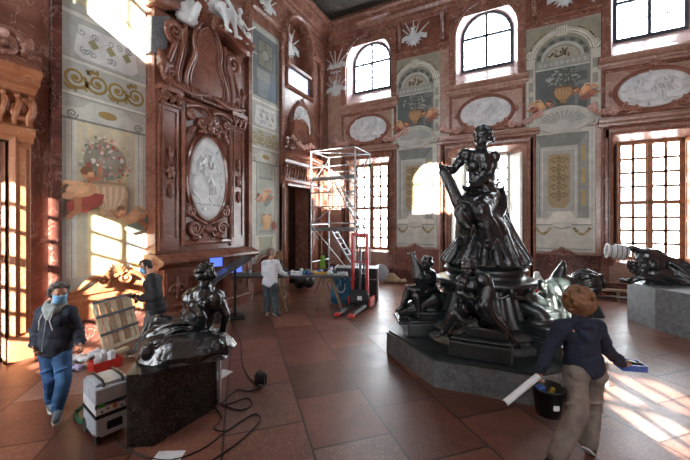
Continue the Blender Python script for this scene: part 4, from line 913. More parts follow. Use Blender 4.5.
# lyre shaped upper panel between ribbed side scrolls
lyre = bez((uc-.55, 6.1), (uc-1.0, 6.35), (uc-.62, 6.9), (uc-.5, 7.2), 10) + bez((uc-.46, 7.4), (uc-.62, 7.9), (uc-.3, 8.35), (uc, 8.4), 10) 
lyre = lyre + [(2*uc-x, y) for x, y in lyre[::-1]][1:]
m = MB(ML); m.prism(lyre, .3, .5); rib(m, lyre + [lyre[0]], .06, .52); rib(m, [(uc+(x-uc)*.82, 7.2+(y-7.2)*.86) for x, y in lyre] , .03, .52); P_('lyre_panel', m, BRN, 0)
for s in (-1, 1):
    m = MB(ML)
    for k in range(4):
        p = bez((uc+s*(.75+.13*k), 6.15), (uc+s*(1.15+.13*k), 6.5), (uc+s*(.62+.15*k), 7.1), (uc+s*(.72+.12*k), 8.0-.22*k), 14); rib(m, p, .07, .42+.05*(k % 2), 1.3)
    scroll(m, (uc+s*1.2, 6.42), .27, .09, .5, PI/2, 1.6, -s); scroll(m, (uc+s*1.05, 7.62), .3, .09, .46, -PI/2, 1.5, s); leaf(m, (uc+s*1.35, 6.3), (uc+s*1.5, 7.0), .13, .42, .15); leaf(m, (uc+s*.75, 6.2), (uc+s*.3, 6.15), .12, .5, .1)
    P_('ribbed_volute', m, BRN, 0)
    m = MB(ML)
    for k in range(8): leaf(m, (uc+s*(.3+.14*k), 6.02+.02*(k % 2)), (uc+s*(.36+.14*k), 6.36), .07, .52, .1)
    m.tube([(uc+s*(.1+.15*k), 6.25-.14*math.sin(k/9*PI), .6) for k in range(10)], .06, 6); P_('garland', m, BRN, 0)
    m = MB(ML)      # swan-neck pediment arm
    p = bez((uc+s*.3, 8.35), (uc+s*.7, 8.75), (uc+s*1.0, 8.15), (uc+s*1.66, 8.2), 14)
    m.ring([[(x, y+b, .1+a) for a, b in ((0, -.1), (.5, -.1), (.56, 0), (.72, .04), (.72, .14), (.8, .2), (0, .24))][::(1 if s > 0 else -1)] for x, y in p], True, False, True, False); P_('pediment_arm', m, BRN, 0)
m = MB(ML); m.box((uc-.4, 8.3, .1), (uc+.4, 8.62, .72)); scroll(m, (uc-.18, 8.42), .14, .05, .76, 0, 1.4); scroll(m, (uc+.18, 8.42), .14, .05, .76, PI, 1.4, -1); leaf(m, (uc, 8.15), (uc, 8.6), .12, .74, .1); P_('keystone', m, BRN, .02)
m = MB(ML); m.prism([(uc-1.62, 7.8), (uc-1.1, 8.05), (uc-1.2, 7.2), (uc-1.5, 6.9), (uc-1.64, 6.9)], .02, .32); P_('pale_infill', m, GRY2, 0)
ch.location.y = 6.65; ch.scale.y = .947
# ================================================================= EQUIPMENT AND CLUTTER
BKM = plain('black_plastic', '#141416', .4, c2='#0c0c0e'); REDP = plain('red_paint', '#c0332b', .35, c2='#a82a24'); STL = plain('steel', '#8f9296', .3, .85)
PINE = plain('pine_wood', '#a08463', .55, c2='#80674a', scale=5); DKM = plain('dark_grey_board', '#3a3d40', .45, c2='#2b2e31'); WPL = plain('white_plastic', '#dfe3e6', .35, c2='#cdd2d6')
PGR = plain('light_grey_plastic', '#b6bec6', .4, c2='#a3acb5'); GRN = plain('green_hose', '#1f6a45', .4, c2='#174f34'); BLU = plain('blue_tarp', '#1f6f97', .4, c2='#17506f', scale=6, bump=.4); BLP = plain('blue_plastic', '#1c4fa8', .35, c2='#163d86')
YEL = plain('yellow_plastic', '#d0a93a', .4); RUB = plain('rubber', '#1b1b1c', .7); CARD = plain('cardboard', '#a98658', .7); CRM = plain('cream_wood', '#cfc4a8', .5, c2='#b5a685'); BGE = plain('beige_cloth', '#b7a58c', .8, c2='#978469', bump=.4); SCR = plain('screen_glow', '#1d2b5c', .3, emit=('#5a74e8', 1.2)); LIME = plain('lime_fabric', '#7fae42', .7); PUR = plain('purple_film', '#8f86b5', .35, c2='#c9c6dd', bump=.5)
CDir = Vector((CS, SN, 0)); FDir = Vector((-SN, CS, 0))
def facing(p):       # rotation that turns local +x to image right as seen along the ray to p
    return math.atan2(p[1], p[0]) - PI/2
# ---- scaffold tower
SX0, SX1, SY0, SY1 = -7.22, -5.28, 11.0, 12.4
sf = thing('scaffold_tower', 'tall aluminium scaffold tower with platforms and ladders by the far corner', 'scaffold', (SX0, SY0, 0))
def S(m): m.M = Matrix.Translation((-SX0, -SY0, 0)); return m
HT = 5.42
for x in (SX0, SX1):
    for y in (SY0, SY1):
        m = S(MB()); m.rod((x, y, .2), (x, y, HT), .03, 10)
        for z in (1.4, 2.5, 3.9, 4.9): m.rod((x, y, z-.05), (x, y, z+.05), .042, 10)
        p = m.build('upright', ALU, sf); q = S(MB()); q.tube([(x+.0, y+.09*math.cos(a), .1+.09*math.sin(a)) for a in [2*PI*k/12 for k in range(12)]], .022, 6, closed=True); q.rod((x-.02, y, .1), (x+.02, y, .1), .07, 14); q.build('castor_wheel', RUB, sf)
for x in (SX0, SX1):
    for z in (.45, 1.0, 1.5, 2.0, 2.5, 3.0, 3.5, 4.0, 4.5, 5.0, HT-.02):
        if z in (1.0, 2.5, 4.0) or z > 5.1: m = S(MB()); m.rod((x, SY0, z), (x, SY1, z), .022, 8); m.build('rung', ALU, sf)
for y in (SY0, SY1):
    for z in (.45, 2.55, 3.2, 3.75, 4.75, HT-.02): m = S(MB()); m.rod((SX0, y, z), (SX1, y, z), .022, 8); m.build('guard_rail', ALU, sf)
for a, b in (((SX0, SY0, 2.5), (SX1, SY0, .5)), ((SX0, SY0, HT-.3), (SX1, SY0, 4.0)), ((SX1, SY1, HT-.2), (SX0, SY1, 3.9)), ((SX0, SY0, 2.5), (SX1, SY0, 3.8)), ((SX0, SY0, HT-.05), (SX1, SY1, HT-.05)), ((SX1, SY0, 4.1), (SX1, SY1, 5.3)), ((SX0, SY0, 4.1), (SX0, SY1, 5.3)), ((SX0, SY0, 2.3), (SX0+.35, SY0, 1.9))):
    m = S(MB()); m.rod(a, b, .018, 8); m.build('diagonal_brace', ALU, sf)
for z in (2.3, 4.28):
    m = S(MB()); m.box((SX0+.04, SY0+.02, z), (SX1-.04, SY0+.62, z+.05)); m.box((SX0+.04, SY0+.0, z-.05), (SX1-.04, SY0+.03, z+.1)); m.build('platform_deck', STL, sf, bevel=.005)
def ladder_bits(M, p, q, wd, n, mat, parent, name='ladder'):
    p, q = Vector(p), Vector(q); m = S(MB()); sd = Vector((0, wd/2, 0))
    for s in (-1, 1): m.bar(p+sd*s, q+sd*s, .03, .06)
    for k in range(n): c = p + (q-p)*(k+.7)/n; m.rod(c-sd, c+sd, .014, 6)
    m.build(name, mat, parent)
ladder_bits(None, (SX0+.5, SY0+.9, 2.3), (SX1-.1, SY0+.9, .35), .42, 9, ALU, sf)
ladder_bits(None, (SX0+.65, SY0+.9, 4.25), (SX1-.15, SY0+.9, 2.4), .42, 8, ALU, sf)
m = S(MB()); m.ell((SX1+.02, SY1, 4.9), (.08, .06, .1), 8, 6); m.build('green_tie', GRN, sf)
# ---- pallet stacker
p0 = fl(360, 307); rz = math.atan2(-(fl(341, 321)-p0).x, (fl(341, 321)-p0).y)   # forks point along local +y
st = thing('pallet_stacker', 'red hand pallet stacker with tall mast and black forks', 'pallet stacker', p0, rz)
for s in (-1, 1):
    m = MB(); m.box((s*.23-.04, -.06, .06), (s*.23+.04, .06, 2.24)); m.build('mast_post', REDP, st, bevel=.008)
    m = MB(); m.box((s*.2-.08, .08, .07), (s*.2+.08, 1.22, .14)); m.box((s*.2-.05, .1, .14), (s*.2+.05, 1.15, .16)); f = m.build('fork', BKM, st, bevel=.01)
    m = MB(); m.box((s*.2-.082, 1.2, .05), (s*.2+.082, 1.36, .13)); m.build('fork_tip', REDP, f, bevel=.015)
    m = MB(); m.lathe([(.05, -.06), (.055, -.05), (.055, .05), (.05, .06)], 14); m.M = Matrix.Identity(4); v = [Vector((a.z + s*.2, a.x + 1.08, a.y + .055)) for a in m.V]; m.V = v; m.build('fork_roller', RUB, f)
    m = MB(); m.box((s*.34-.03, -.35, .05), (s*.34+.03, .1, .32)); m.build('outrigger_guard', REDP, st, bevel=.01)
    m = MB(); m.tube([(s*.34+.05*0, -.28+.08*math.cos(a), .09+.08*math.sin(a)) for a in [2*PI*k/14 for k in range(14)]], .025, 6, closed=True); m.rod((s*.34-.03, -.28, .09), (s*.34+.03, -.28, .09), .06, 14); m.build('castor_wheel', RUB, st)
m = MB(); m.box((-.27, -.05, 2.16), (.27, .05, 2.26)); m.build('mast_crossbar', REDP, st, bevel=.008)
m = MB(); m.box((-.27, -.04, 1.35), (.27, .0, 1.41)); m.build('mast_crossbar', REDP, st, bevel=.008)
m = MB(); m.box((-.3, -.02, .06), (.3, .1, .42)); m.box((-.26, .08, .14), (.26, .12, .55)); m.box((-.1, .12, .3), (.06, .13, .42)); m.build('fork_carriage', BKM, st, bevel=.01)
m = MB(); m.box((-.1, .125, .24), (.04, .135, .36)); m.build('data_plate', WPL, st)
m = MB(); m.rod((0, -.02, .1), (0, -.02, 1.75), .045, 12); m.rod((0, -.02, 1.0), (0, -.02, 2.15), .025, 12); m.build('hydraulic_ram', STL, st)
m = MB(); 
for s in (-1, 1): m.tube([(s*.1, -.04, z) for z in (.2, 1.0, 2.1)], .012, 6)
m.build('lift_chain', BKM, st)
m = MB(); m.box((-.18, -.4, .12), (.18, -.08, .9)); m.ell((0, -.24, .92), (.15, .14, .09)); m.build('pump_housing', BKM, st, bevel=.03)
m = MB(); m.tube([(0, -.3, .9), (0, -.45, 1.25), (0, -.48, 1.42)], .025, 8); m.tube([(-.12, -.47, 1.42), (-.14, -.47, 1.6), (0, -.47, 1.66), (.14, -.47, 1.6), (.12, -.47, 1.42), (0, -.47, 1.4)], .016, 8, closed=True); m.build('tiller_handle', BKM, st)
# ---- work table: a long dark board on two trestles
tc = at(300, 300, 9.95); tc.z = 0
ta = R(27.4 + 2)
TT = T(tc.x, tc.y, 0, ta)
tb = thing('work_table', 'long dark board table on wooden trestles behind the white jacketed man', 'table', tc, ta)
m = MB(); m.box((-1.95, -.42, .98), (1.45, .42, 1.03)); m.build('tabletop', DKM, tb, bevel=.006)
def trestle(x, ang=0):
    q = thing('trestle', '', 'trestle'); bpy.data.objects.remove(q)
    for s in (-1, 1):
        for y in (-1, 1):
            m = MB(); m.bar((x + s*.05, y*.3, .97), (x + s*.38, y*.36, 0.0), .06, .035); m.build('leg', PINE, tb)
        m = MB(); m.bar((x+s*.27, -.34, .33), (x+s*.27, .34, .33), .025, .09); m.build('stretcher', PINE, tb)
    m = MB(); m.box((x-.05, -.4, .88), (x+.05, .4, .975)); m.build('trestle_beam', PINE, tb, bevel=.006)
trestle(-.72); trestle(.88)
def local_thing(name, label, cat, x, y, z, rz=0, group=None):
    p = TT @ Vector((x, y, z)); return thing(name, label, cat, p, ta + rz, group)
TZ = 1.031
o = local_thing('tool_case', 'open black tool case on the work table beside the white jacketed man', 'case', -.72, .12, TZ, .3)
m = MB(); m.box((-.2, -.14, 0), (.2, .14, .12)); m.build('case_body', BKM, o, bevel=.015); m = MB(); m.bar((0, .14, .12), (0, .24, .36), .4, .04, up=(0, 1, 0)); m.build('case_lid', BKM, o, bevel=.01); m = MB(); m.tube([(-.06, -.15, .06), (-.06, -.19, .06), (.06, -.19, .06), (.06, -.15, .06)], .012, 6); m.build('handle', BKM, o)
o = local_thing('cordless_drill', 'black and blue cordless drill lying on the work table', 'drill', -.38, -.12, TZ + .045, .7)
m = MB(); m.rod((-.12, 0, 0), (.06, 0, 0), .04, 12); m.build('motor_body', BLP, o); m = MB(); m.rod((.06, 0, 0), (.13, 0, 0), .025, 10, r2=.012); m.build('chuck', STL, o); m = MB(); m.box((-.1, .02, -.03), (-.05, .16, .02)); m.build('grip', BKM, o, bevel=.01); m = MB(); m.box((-.13, .14, -.04), (-.02, .2, .04)); m.build('battery', BKM, o, bevel=.01)
def jar(x, y, h, r, label, mat, lid=BKM, grp=None, z=TZ):
    o = local_thing('jar', label, 'jar', x, y, z, 0, grp)
    m = MB(); m.lathe([(r*.95, 0), (r, .01), (r, h*.8), (r*.8, h*.9), (r*.7, h)], 16); m.build('jar_body', mat, o); m = MB(); m.lathe([(r*.78, h), (r*.8, h*1.02), (r*.8, h*1.16), (r*.7, h*1.18)], 16); m.build('lid', lid, o)
jar(.02, .2, .14, .06, 'white lidded pot at the back of the work table', WPL); jar(.28, -.2, .1, .05, 'small blue pot near the front edge of the work table', BLP); jar(.95, .22, .17, .055, 'tall white bottle at the right end of the work table', WPL, BLP); jar(-1.55, .15, .12, .05, 'steel tin at the far left end of the work table', STL)
def tray(x, y, w, d, h, label, mat, rz=0, name='tray', cat='tray'):
    o = local_thing(name, label, cat, x, y, TZ, rz)
    m = MB(); m.box((-w/2, -d/2, 0), (w/2, d/2, .012)); m.build('tray_base', mat, o)
    for s in (-1, 1):
        m = MB(); m.box((s*w/2-.008, -d/2, 0), (s*w/2+.008, d/2, h)); m.build('side_rim', mat, o); m = MB(); m.box((-w/2, s*d/2-.008, 0), (w/2, s*d/2+.008, h)); m.build('end_rim', mat, o)
tray(.62, .05, .34, .24, .05, 'shallow yellow tray on the work table', YEL, .1); tray(-.08, -.18, .3, .2, .07, 'white tray at the front of the work table', WPL, -.3); tray(1.15, -.12, .36, .26, .05, 'light grey tray at the right end of the work table', PGR, .2)
rd = random.Random(11)
CL = ['crumpled white rag left of the blue cloth on the work table', 'crumpled blue cloth in the middle of the work table', 'crumpled dark grey cloth in front of the tool case', 'crumpled pale rag near the yellow tray', 'crumpled navy cloth behind the yellow tray', 'crumpled white rag at the right end of the work table']
for k, (x, y, mt) in enumerate(((-.2, .05, WPL), (.12, -.02, BLU), (-.6, -.22, DKM), (.42, .02, BGE), (.6, .28, BLP), (.9, -.02, WPL))):
    m = MB(); 
    for q in range(7): m.ell((rd.uniform(-.1, .1), rd.uniform(-.08, .08), .045), (rd.uniform(.05, .09), rd.uniform(.04, .08), rd.uniform(.03, .06)), rot=Matrix.Rotation(rd.uniform(0, 3), 4, 'Z'))
    ob = sculpt('crumpled_cloth', m, mt, None, .014, 2, [(.06, .02)]); ob.location = TT @ Vector((x, y, TZ-.004)); ob.rotation_euler.z = k; tag(ob, CL[k], 'cloth')
for k, (x, y, a, l, n) in enumerate(((-1.05, -.1, .2, .3, 'steel'), (-.95, .1, 1.0, .26, 'black'), (.3, .22, .4, .28, 'yellow'), (-.45, .25, -.3, .24, 'black'), (1.3, .2, 1.3, .25, 'steel'))):
    o = local_thing('hand_tool', ['steel file lying left on the work table', 'black handled brush left on the work table', 'yellow handled scraper on the work table', 'black handled chisel behind the cloths on the table', 'steel spatula at the right corner of the work table'][k], 'hand tool', x, y, TZ+.014, a)
    m = MB(); m.rod((-l/2, 0, 0), (0, 0, 0), .014, 8, r2=.01); m.build('handle', {'steel': STL, 'black': BKM, 'yellow': YEL}[n], o); m = MB(); m.box((0, -.012, -.004), (l/2, .012, .004)); m.build('blade', STL, o)
for k, (x, y, z, mt, lb) in enumerate(((-.1, .22, .12, 'b', 'black zipped pouch behind the blue cloth on the work table'), (.2, .14, .1, 'd', 'dark grey pouch right of the blue cloth on the work table'), (-.48, .02, .14, 'b', 'black pouch beside the open tool case'), (.78, .26, .1, 'b', 'flat black pouch behind the yellow tray'), (1.02, .05, .08, 'd', 'small dark grey pouch near the right end of the work table'))):
    m = MB(); m.box((-.11, -.07, .0), (.11, .07, z)); m.ell((0, 0, z), (.1, .06, .03)); ob = m.build('tool_pouch', BKM if mt == 'b' else DKM, None, .012); ob.location = TT @ Vector((x, y, TZ)); ob.rotation_euler.z = k*.7; tag(ob, lb, 'pouch')
# extension cable heap on table
m = MB(); rd = random.Random(3); pts = [(.25*math.cos(t*.9)*rd.uniform(.5, 1), .14*math.sin(t*1.1)*rd.uniform(.5, 1), .02 + .012*(t % 4)) for t in range(30)]; m.tube(bez((-.5, -.3, .01), (-.3, -.1, .02), (-.2, 0, .03), pts[0], 6)[:-1] + pts, .01, 6); ob = m.build('cable_coil', BKM, None); ob.location = TT @ Vector((-.3, .02, TZ)); ob.rotation_euler.z = ta; tag(ob, 'black cable heaped on the middle of the work table', 'cable')
# ---- behind the table
gp = at(357, 300, 11.3); gp.z = 0
o = thing('equipment_cabinet', 'dark grey flight case standing behind the pallet stacker', 'case', gp, R(20))
m = MB(); m.box((-.72, -.35, .08), (.72, .35, 1.06)); m.build('case_body', DKM, o, bevel=.01)
for x in (-.71, .71): m = MB(); m.box((x-.02, -.37, .06), (x+.02, .37, 1.08)); m.build('corner_rail', ALU, o)
m = MB(); m.box((-.72, -.36, .68), (.72, -.34, .71)); m.build('lid_seam', ALU, o)
for s in (-1, 1): m = MB(); m.rod((s*.6-.02, -.28, .04), (s*.6+.02, -.28, .04), .04, 12); m.rod((s*.6-.02, .28, .04), (s*.6+.02, .28, .04), .04, 12); m.build('castor_pair', RUB, o)
bp_ = at(341, 300, 10.6); bp_.z = 0
m = MB(); 
for k in range(9): m.cap((-.2+.05*k, -.06+.03*math.sin(k*2), .12), (-.24+.06*k, -.04+.03*math.cos(k*2.3), .72+.06*math.sin(k*1.7)), .14, .07)
ob = sculpt('blue_bag', m, BLU, None, .025, 2, [(.12, .05)]); ob.location = bp_; ob.rotation_euler.z = R(27); tag(ob, 'large blue tarpaulin carrier bag slumped under the work table', 'bag')
clampz(ob, 0)
h = MB(); h.tube(bez((-.1, -.13, .6), (-.2, -.2, .3), (.2, -.2, .25), (.12, -.13, .65), 12), .014, 6); h.build('strap', WPL, ob)
dp = at(381, 270, 14.3); dp.z = 0
m = MB(); m.lathe([(.0, -.03), (.36, -.03), (.38, 0), (.36, .03), (.0, .03)], 28); ob = m.build('grey_disc', PGR); ob.location = (dp.x, dp.y-.1, .4); ob.rotation_euler = (R(74), 0, R(12)); tag(ob, 'pale grey round disc leaning at the wall right of the scaffold', 'disc')
sp = at(395, 278, 14.0); sp.z = 0
m = MB(); 
for k in range(8): m.cap((-.4+.11*k, .02*math.sin(k*3), .1), (-.38+.1*k, .05, .1+.28*math.exp(-((k-2.4)/2.2)**2)), .12, .07)
ob = sculpt('dust_sheet', m, BGE, None, .03, 2, [(.15, .06)]); ob.location = sp; ob.rotation_euler.z = R(10); tag(ob, 'beige dust sheet heaped by the wall right of the grey disc', 'sheet')
clampz(ob, 0)
vp = at(323, 262, 12.0); vp.z = 0
o = thing('camera_tripod_stand', 'black stand with a lime green vest hung on it behind the table', 'stand', vp)
for a in (0, 2.1, 4.2): m = MB(); m.rod((0, 0, .7), (.35*math.cos(a), .35*math.sin(a), 0.01), .016, 8); m.build('leg', BKM, o)
m = MB(); m.rod((0, 0, .6), (0, 0, 1.5), .02, 8); m.build('pole', BKM, o)
m = MB()
for k in range(5): m.cap((-.07+.035*k, -.03, .95), (-.06+.03*k, -.03, 1.35), .045, .035)
ob = sculpt('safety_vest', m, LIME, None, .02, 2, [(.1, .03)]); ob.location = vp; tag(ob, 'lime green safety vest hanging on the black stand', 'vest')
m = MB()
for q in range(9): m.ell((rd.uniform(-.25, .25), rd.uniform(-.15, .15), .25+rd.uniform(-.05, .2)), rd.uniform(.12, .24))
bk = sculpt('rucksack', m, BKM, None, .03, 2, [(.15, .05)]); bk.location = (at(303, 285, 12.6).x, at(303, 285, 12.6).y, 0); tag(bk, 'black rucksack standing behind the work table', 'bag')
clampz(bk, .03); bk.location.z = -.03
lz = at(281, 262, 12.2); o = thing('leaning_board', 'narrow pale board leaning on the far left wall by the table', 'board', (lz.x, lz.y, 0), R(10)); m = MB(); m.bar((0, 0, 0), (-.18, .1, 1.5), .3, .03, up=(0, 1, 0)); m.build('board', PINE, o); m = MB(); m.rod((-.03, -.04, .3), (-.12, .03, 1.3), .02, 8); m.build('batten', CRM, o)
# ---- lamp panel stand and monitors by the chimneypiece
lp = at(228, 300, 8.8); lp.z = 0
o = thing('lamp_panel_stand', 'large tilted dark lamp panel on a black stand by the chimneypiece', 'work light', lp, facing(lp))
m = MB(); A = Vector((-.56, -.3, 1.02)); B_ = Vector((.5, -.05, 1.64)); m.bar(A, B_, .6, .09, up=(-.5, -.1, .86)); m.build('panel_housing', plain('dark_anthracite', '#4a4f55', .35, c2='#3a3e43'), o, bevel=.01)
m = MB(); m.bar(A+Vector((.02, -.02, -.06)), B_+Vector((-.02, -.02, -.06)), .52, .01, up=(-.5, -.1, .86)); m.build('panel_face', PGR, o)
for x, h in ((-.3, 1.1), (.18, 1.4)):
    m = MB(); m.rod((x, 0, .04), (x, 0, h), .035, 10); m.build('post', BKM, o)
    m = MB(); m.box((x-.24, -.2, 0), (x+.24, .2, .04)); m.build('foot_plate', BKM, o, bevel=.01)
for k, (px, py, d, lb) in enumerate(((216, 262, 8.9, 'small blue lit monitor on a thin stand left of the lamp panel'), (236, 268, 9.3, 'small blue lit monitor on a stand right of the lamp panel'))):
    p = at(px, py, d); o = thing('monitor', lb, 'monitor', (p.x, p.y, 0), facing(p) + .25)
    m = MB(); m.box((-.18, -.02, p.z-.14), (.18, .03, p.z+.14)); m.build('casing', BKM, o, bevel=.01); m = MB(); m.box((-.16, -.026, p.z-.12), (.16, -.02, p.z+.12)); m.build('screen', SCR, o); m = MB(); m.rod((0, .02, .02), (0, .02, p.z), .02, 8); m.build('pole', BKM, o); m = MB(); m.lathe([(.0, 0), (.22, 0), (.22, .02), (.03, .04)], 18); m.build('foot', BKM, o)
bx = at(213, 305, 8.6); bx.z = 0; o = thing('equipment_case', 'black equipment case on the floor under the lamp panel', 'case', bx, .4); m = MB(); m.box((-.28, -.2, 0), (.28, .2, .34)); m.build('case_body', BKM, o, bevel=.02); m = MB(); m.tube([(-.08, 0, .34), (-.08, 0, .39), (.08, 0, .39), (.08, 0, .34)], .012, 6); m.build('handle', STL, o)
for k in range(2): m = MB(); m.box((-.2+.3*k-.03, -.21, .22), (-.2+.3*k+.03, -.2, .3)); m.build('latch', STL, o)
# ---- dust extractor
vp = at(108, 433, 4.1); vp.z = 0
vc = thing('dust_extractor', 'grey mobile dust extractor with black band and green hose at the dark stone block', 'vacuum', vp, facing(vp) + R(16))
m = MB(); m.box((-.19, -.24, .07), (.19, .26, .3)); m.build('canister', PGR, vc, bevel=.02)
m = MB(); m.box((-.195, -.245, .3), (.195, .265, .35)); m.box((-.195, -.245, .42), (.195, -.235, .47)); m.build('black_band', BKM, vc, bevel=.008)
m = MB(); m.box((-.19, -.245, .34), (.19, .26, .46)); m.build('control_panel', WPL, vc, bevel=.008)
m = MB(); m.box((-.19, -.24, .46), (.19, .26, .64)); m.box((-.17, -.16, .64), (.17, .24, .67)); m.build('hood', PGR, vc, bevel=.025)
m = MB(); m.tube([(-.1, -.2, .65), (-.1, -.15, .7), (-.1, .2, .7), (-.1, .24, .65)], .016, 8); m.tube([(.1, -.2, .65), (.1, -.15, .7), (.1, .2, .7), (.1, .24, .65)], .016, 8); m.build('top_handle', BKM, vc)
m = MB(); m.box((-.08, -.25, .14), (.08, -.238, .24)); m.build('recess', BKM, vc, bevel=.006)
m = MB(); m.box((-.16, -.252, .43), (-.11, -.243, .475)); m.build('green_badge', plain('bright_green', '#3fae3a', .4), vc)
m = MB(); m.ell((.0, -.25, .4), (.025, .012, .025)); m.build('orange_dial', plain('orange_plastic', '#d9622b', .4), vc)
for k, x in enumerate((-.13, -.07, .07, .12, .16)): m = MB(); m.ell((x, -.248, .375+.02*(k % 2)), (.012, .008, .012), 8, 6); m.build('button', BKM, vc)
for x in (-.17, .17):
    m = MB(); m.rod((x-.02, -.2, .06), (x+.02, -.2, .06), .06, 16); m.build('front_castor', RUB, vc); m = MB(); m.rod((x-.025, .2, .09), (x+.025, .2, .09), .09, 18); m.build('rear_wheel', RUB, vc)
m = MB(); hp = [vp + Vector(q) for q in ()]
hpts = [fl(99, 399, .38), fl(92, 402, .3), fl(82, 407, .12), fl(75, 412, .04), fl(78, 421, .04), fl(92, 425, .04), fl(104, 424, .04), fl(112, 418, .05)]
P2 = []
for i in range(len(hpts)-1): P2 += [hpts[i].lerp(hpts[i+1], t/5) for t in range(5)]
for _ in range(4): P2 = [P2[0]] + [(P2[i-1]+P2[i]*2+P2[i+1])/4 for i in range(1, len(P2)-1)] + [P2[-1]]
m.tube(P2, .028, 10); hs = m.build('suction_hose', GRN); tag(hs, 'dark green suction hose looping out of the dust extractor', 'hose')
# ---- red crate with tools
rp = at(105, 370, 5.85); rp.z = 0
o = thing('red_crate', 'small open red crate full of white packets by the leaning frame', 'crate', rp, facing(rp) + R(20))
m = MB(); m.box((-.21, -.14, 0), (.21, .14, .02)); m.build('bottom', REDP, o)
for s in (-1, 1): m = MB(); m.box((s*.21-.008, -.14, 0), (s*.21+.008, .14, .17)); m.build('end_wall', REDP, o); m = MB(); m.box((-.21, s*.14-.008, 0), (.21, s*.14+.008, .17)); m.build('side_wall', REDP, o)
rd = random.Random(5); RZ = o.rotation_euler.z
for k, (x, y) in enumerate(((-.12, -.03), (-.02, .04), (.09, -.03))):
    m = MB(); m.box((-.05, -.04, 0), (.05, .04, .2+.03*k)); m.box((-.04, -.03, .2+.03*k), (.04, .03, .22+.03*k)); ob = m.build('white_packet', WPL, None, bevel=.012)
    q = T(rp.x, rp.y, .022, RZ) @ Vector((x, y, 0)); ob.location = q; ob.rotation_euler = (0, 0, RZ+.2*k); tag(ob, 'white packet standing in the small red crate', 'packet', 'white packets in the red crate')
for k, (px, py, mt, lb) in enumerate(((77, 362, WPL, 'crumpled white film on the floor left of the red crate'), (71, 371, PUR, 'crumpled purple bag on the floor behind the jeans of the left man'), (96, 356, WPL, 'crumpled clear film between the crate and the left wall'))):
    m = MB(); p = fl(px, py)
    for q in range(8): m.ell((rd.uniform(-.13, .13), rd.uniform(-.1, .1), .05), (rd.uniform(.05, .1), rd.uniform(.04, .08), rd.uniform(.04, .07)), rot=Matrix.Rotation(rd.uniform(0, 3), 4, 'Z'))
    ob = sculpt('crumpled_film', m, mt, None, .014, 1, [(.05, .035)]); ob.location = (p.x, p.y, 0.0); tag(ob, lb, 'film')
    clampz(ob, 0)
# ---- slatted frame leaning on the left wall, and boards at its foot
q0 = fl(104, 352); q1 = fl(140, 337); d = (q1-q0); L = d.length
fz = thing('slatted_frame', 'cream slatted frame with two dark crossbars leaning on the sunlit left wall', 'frame', q0, math.atan2(d.y, d.x))
LE = R(-17)
FM = Matrix.Rotation(LE, 4, 'X')
def fb(nm, lo, hi, mt): m = MB(FM); m.box(lo, hi); m.build(nm, mt, fz, bevel=.006)
H_ = 1.02
for x in (0, L-.08): fb('stile', (x, -.03, 0), (x+.08, .03, H_), CRM)
for z in (0, H_-.07): fb('rail', (.08, -.03, z), (L-.08, .03, z+.07), CRM)
for k in range(5): x = .1 + (L-.2)*(k+.2)/5; fb('slat', (x, -.015, .07), (x+.11, .015, H_-.07), PINE if k % 2 else CRM)
for z in (.3, .66): fb('dark_crossbar', (-.02, -.06, z), (L+.02, -.03, z+.055), DKM)
fb('dark_crossbar', (-.02, -.06, H_-.05), (L+.02, -.03, H_), DKM)
a, b = fl(84, 368), fl(127, 349.5); m = MB(); m.bar(a+Vector((0, 0, .035)), b+Vector((0, 0, .035)), .1, .07); ob = m.build('cream_beam', CRM, None, .01); tag(ob, 'long cream wooden beam lying on the floor before the slatted frame', 'beam')
a, b = fl(90, 375), fl(125, 358); m = MB(); m.bar(a+Vector((0, 0, .015)), b+Vector((0, 0, .015)), .08, .03); ob = m.build('thin_lath', PINE, None, .004); tag(ob, 'thin pine lath lying by the red crate', 'lath')
# ---- things on the floor in the middle
def sheet(px, py, w, h, rz, label, mt=WPL, th=.012):
    p = fl(px, py); m = MB(); m.box((-w/2, -h/2, 0), (w/2, h/2, th)); o = m.build('white_card', mt, None, .002); o.location = p; o.rotation_euler.z = rz; return tag(o, label, 'card')
sheet(221, 375, .22, .34, R(5), 'white card lying on the floor right of the dark stone block'); sheet(168, 458, .3, .2, R(30), 'white card at the bottom edge of the picture')
lp = fl(261, 386); o = thing('cable_reel', 'round black cable reel on the open floor', 'cable reel', lp, .5)
m = MB(); 
for s in (-1, 1): m.tube([(s*.06, .1*math.cos(a), .12+.1*math.sin(a)) for a in [2*PI*k/20 for k in range(20)]], .018, 8, closed=True); m.rod((s*.06-.008, 0, .12), (s*.06+.008, 0, .12), .1, 20)
m.build('drum', BKM, o); m = MB(); m.rod((-.05, 0, .12), (.05, 0, .12), .085, 18); m.build('wound_cable', RUB, o); m = MB(); m.tube([(-.08, 0, .03), (-.08, -.05, .2), (0, -.06, .27), (.08, -.05, .2), (.08, 0, .03)], .012, 8); m.build('handle', BKM, o)
def cable(pix, label, r=.009, mt=RUB):
    P = [fl(x, y, r) for x, y in pix]; Q = []
    for i in range(len(P)-1):
        a, b, c_, d_ = P[max(0, i-1)], P[i], P[i+1], P[min(len(P)-1, i+2)]
        for t in [k/8 for k in range(8)]:
            Q.append(.5*((2*b) + (c_-a)*t + (2*a-5*b+4*c_-d_)*t*t + (3*b-a-3*c_+d_)*t**3))
    Q.append(P[-1])
    for i, v in enumerate(Q): v.z = r + (.004 if i % 11 == 0 else 0)
    m = MB(); m.tube(Q, r, 6); return tag(m.build('power_cable', mt), label, 'cable')
cable([(262, 387), (250, 391), (238, 390), (228, 397), (222, 405), (232, 403), (247, 398), (252, 405), (240, 410), (226, 406), (216, 400)], 'black cable tangled between the reel and the stone block')
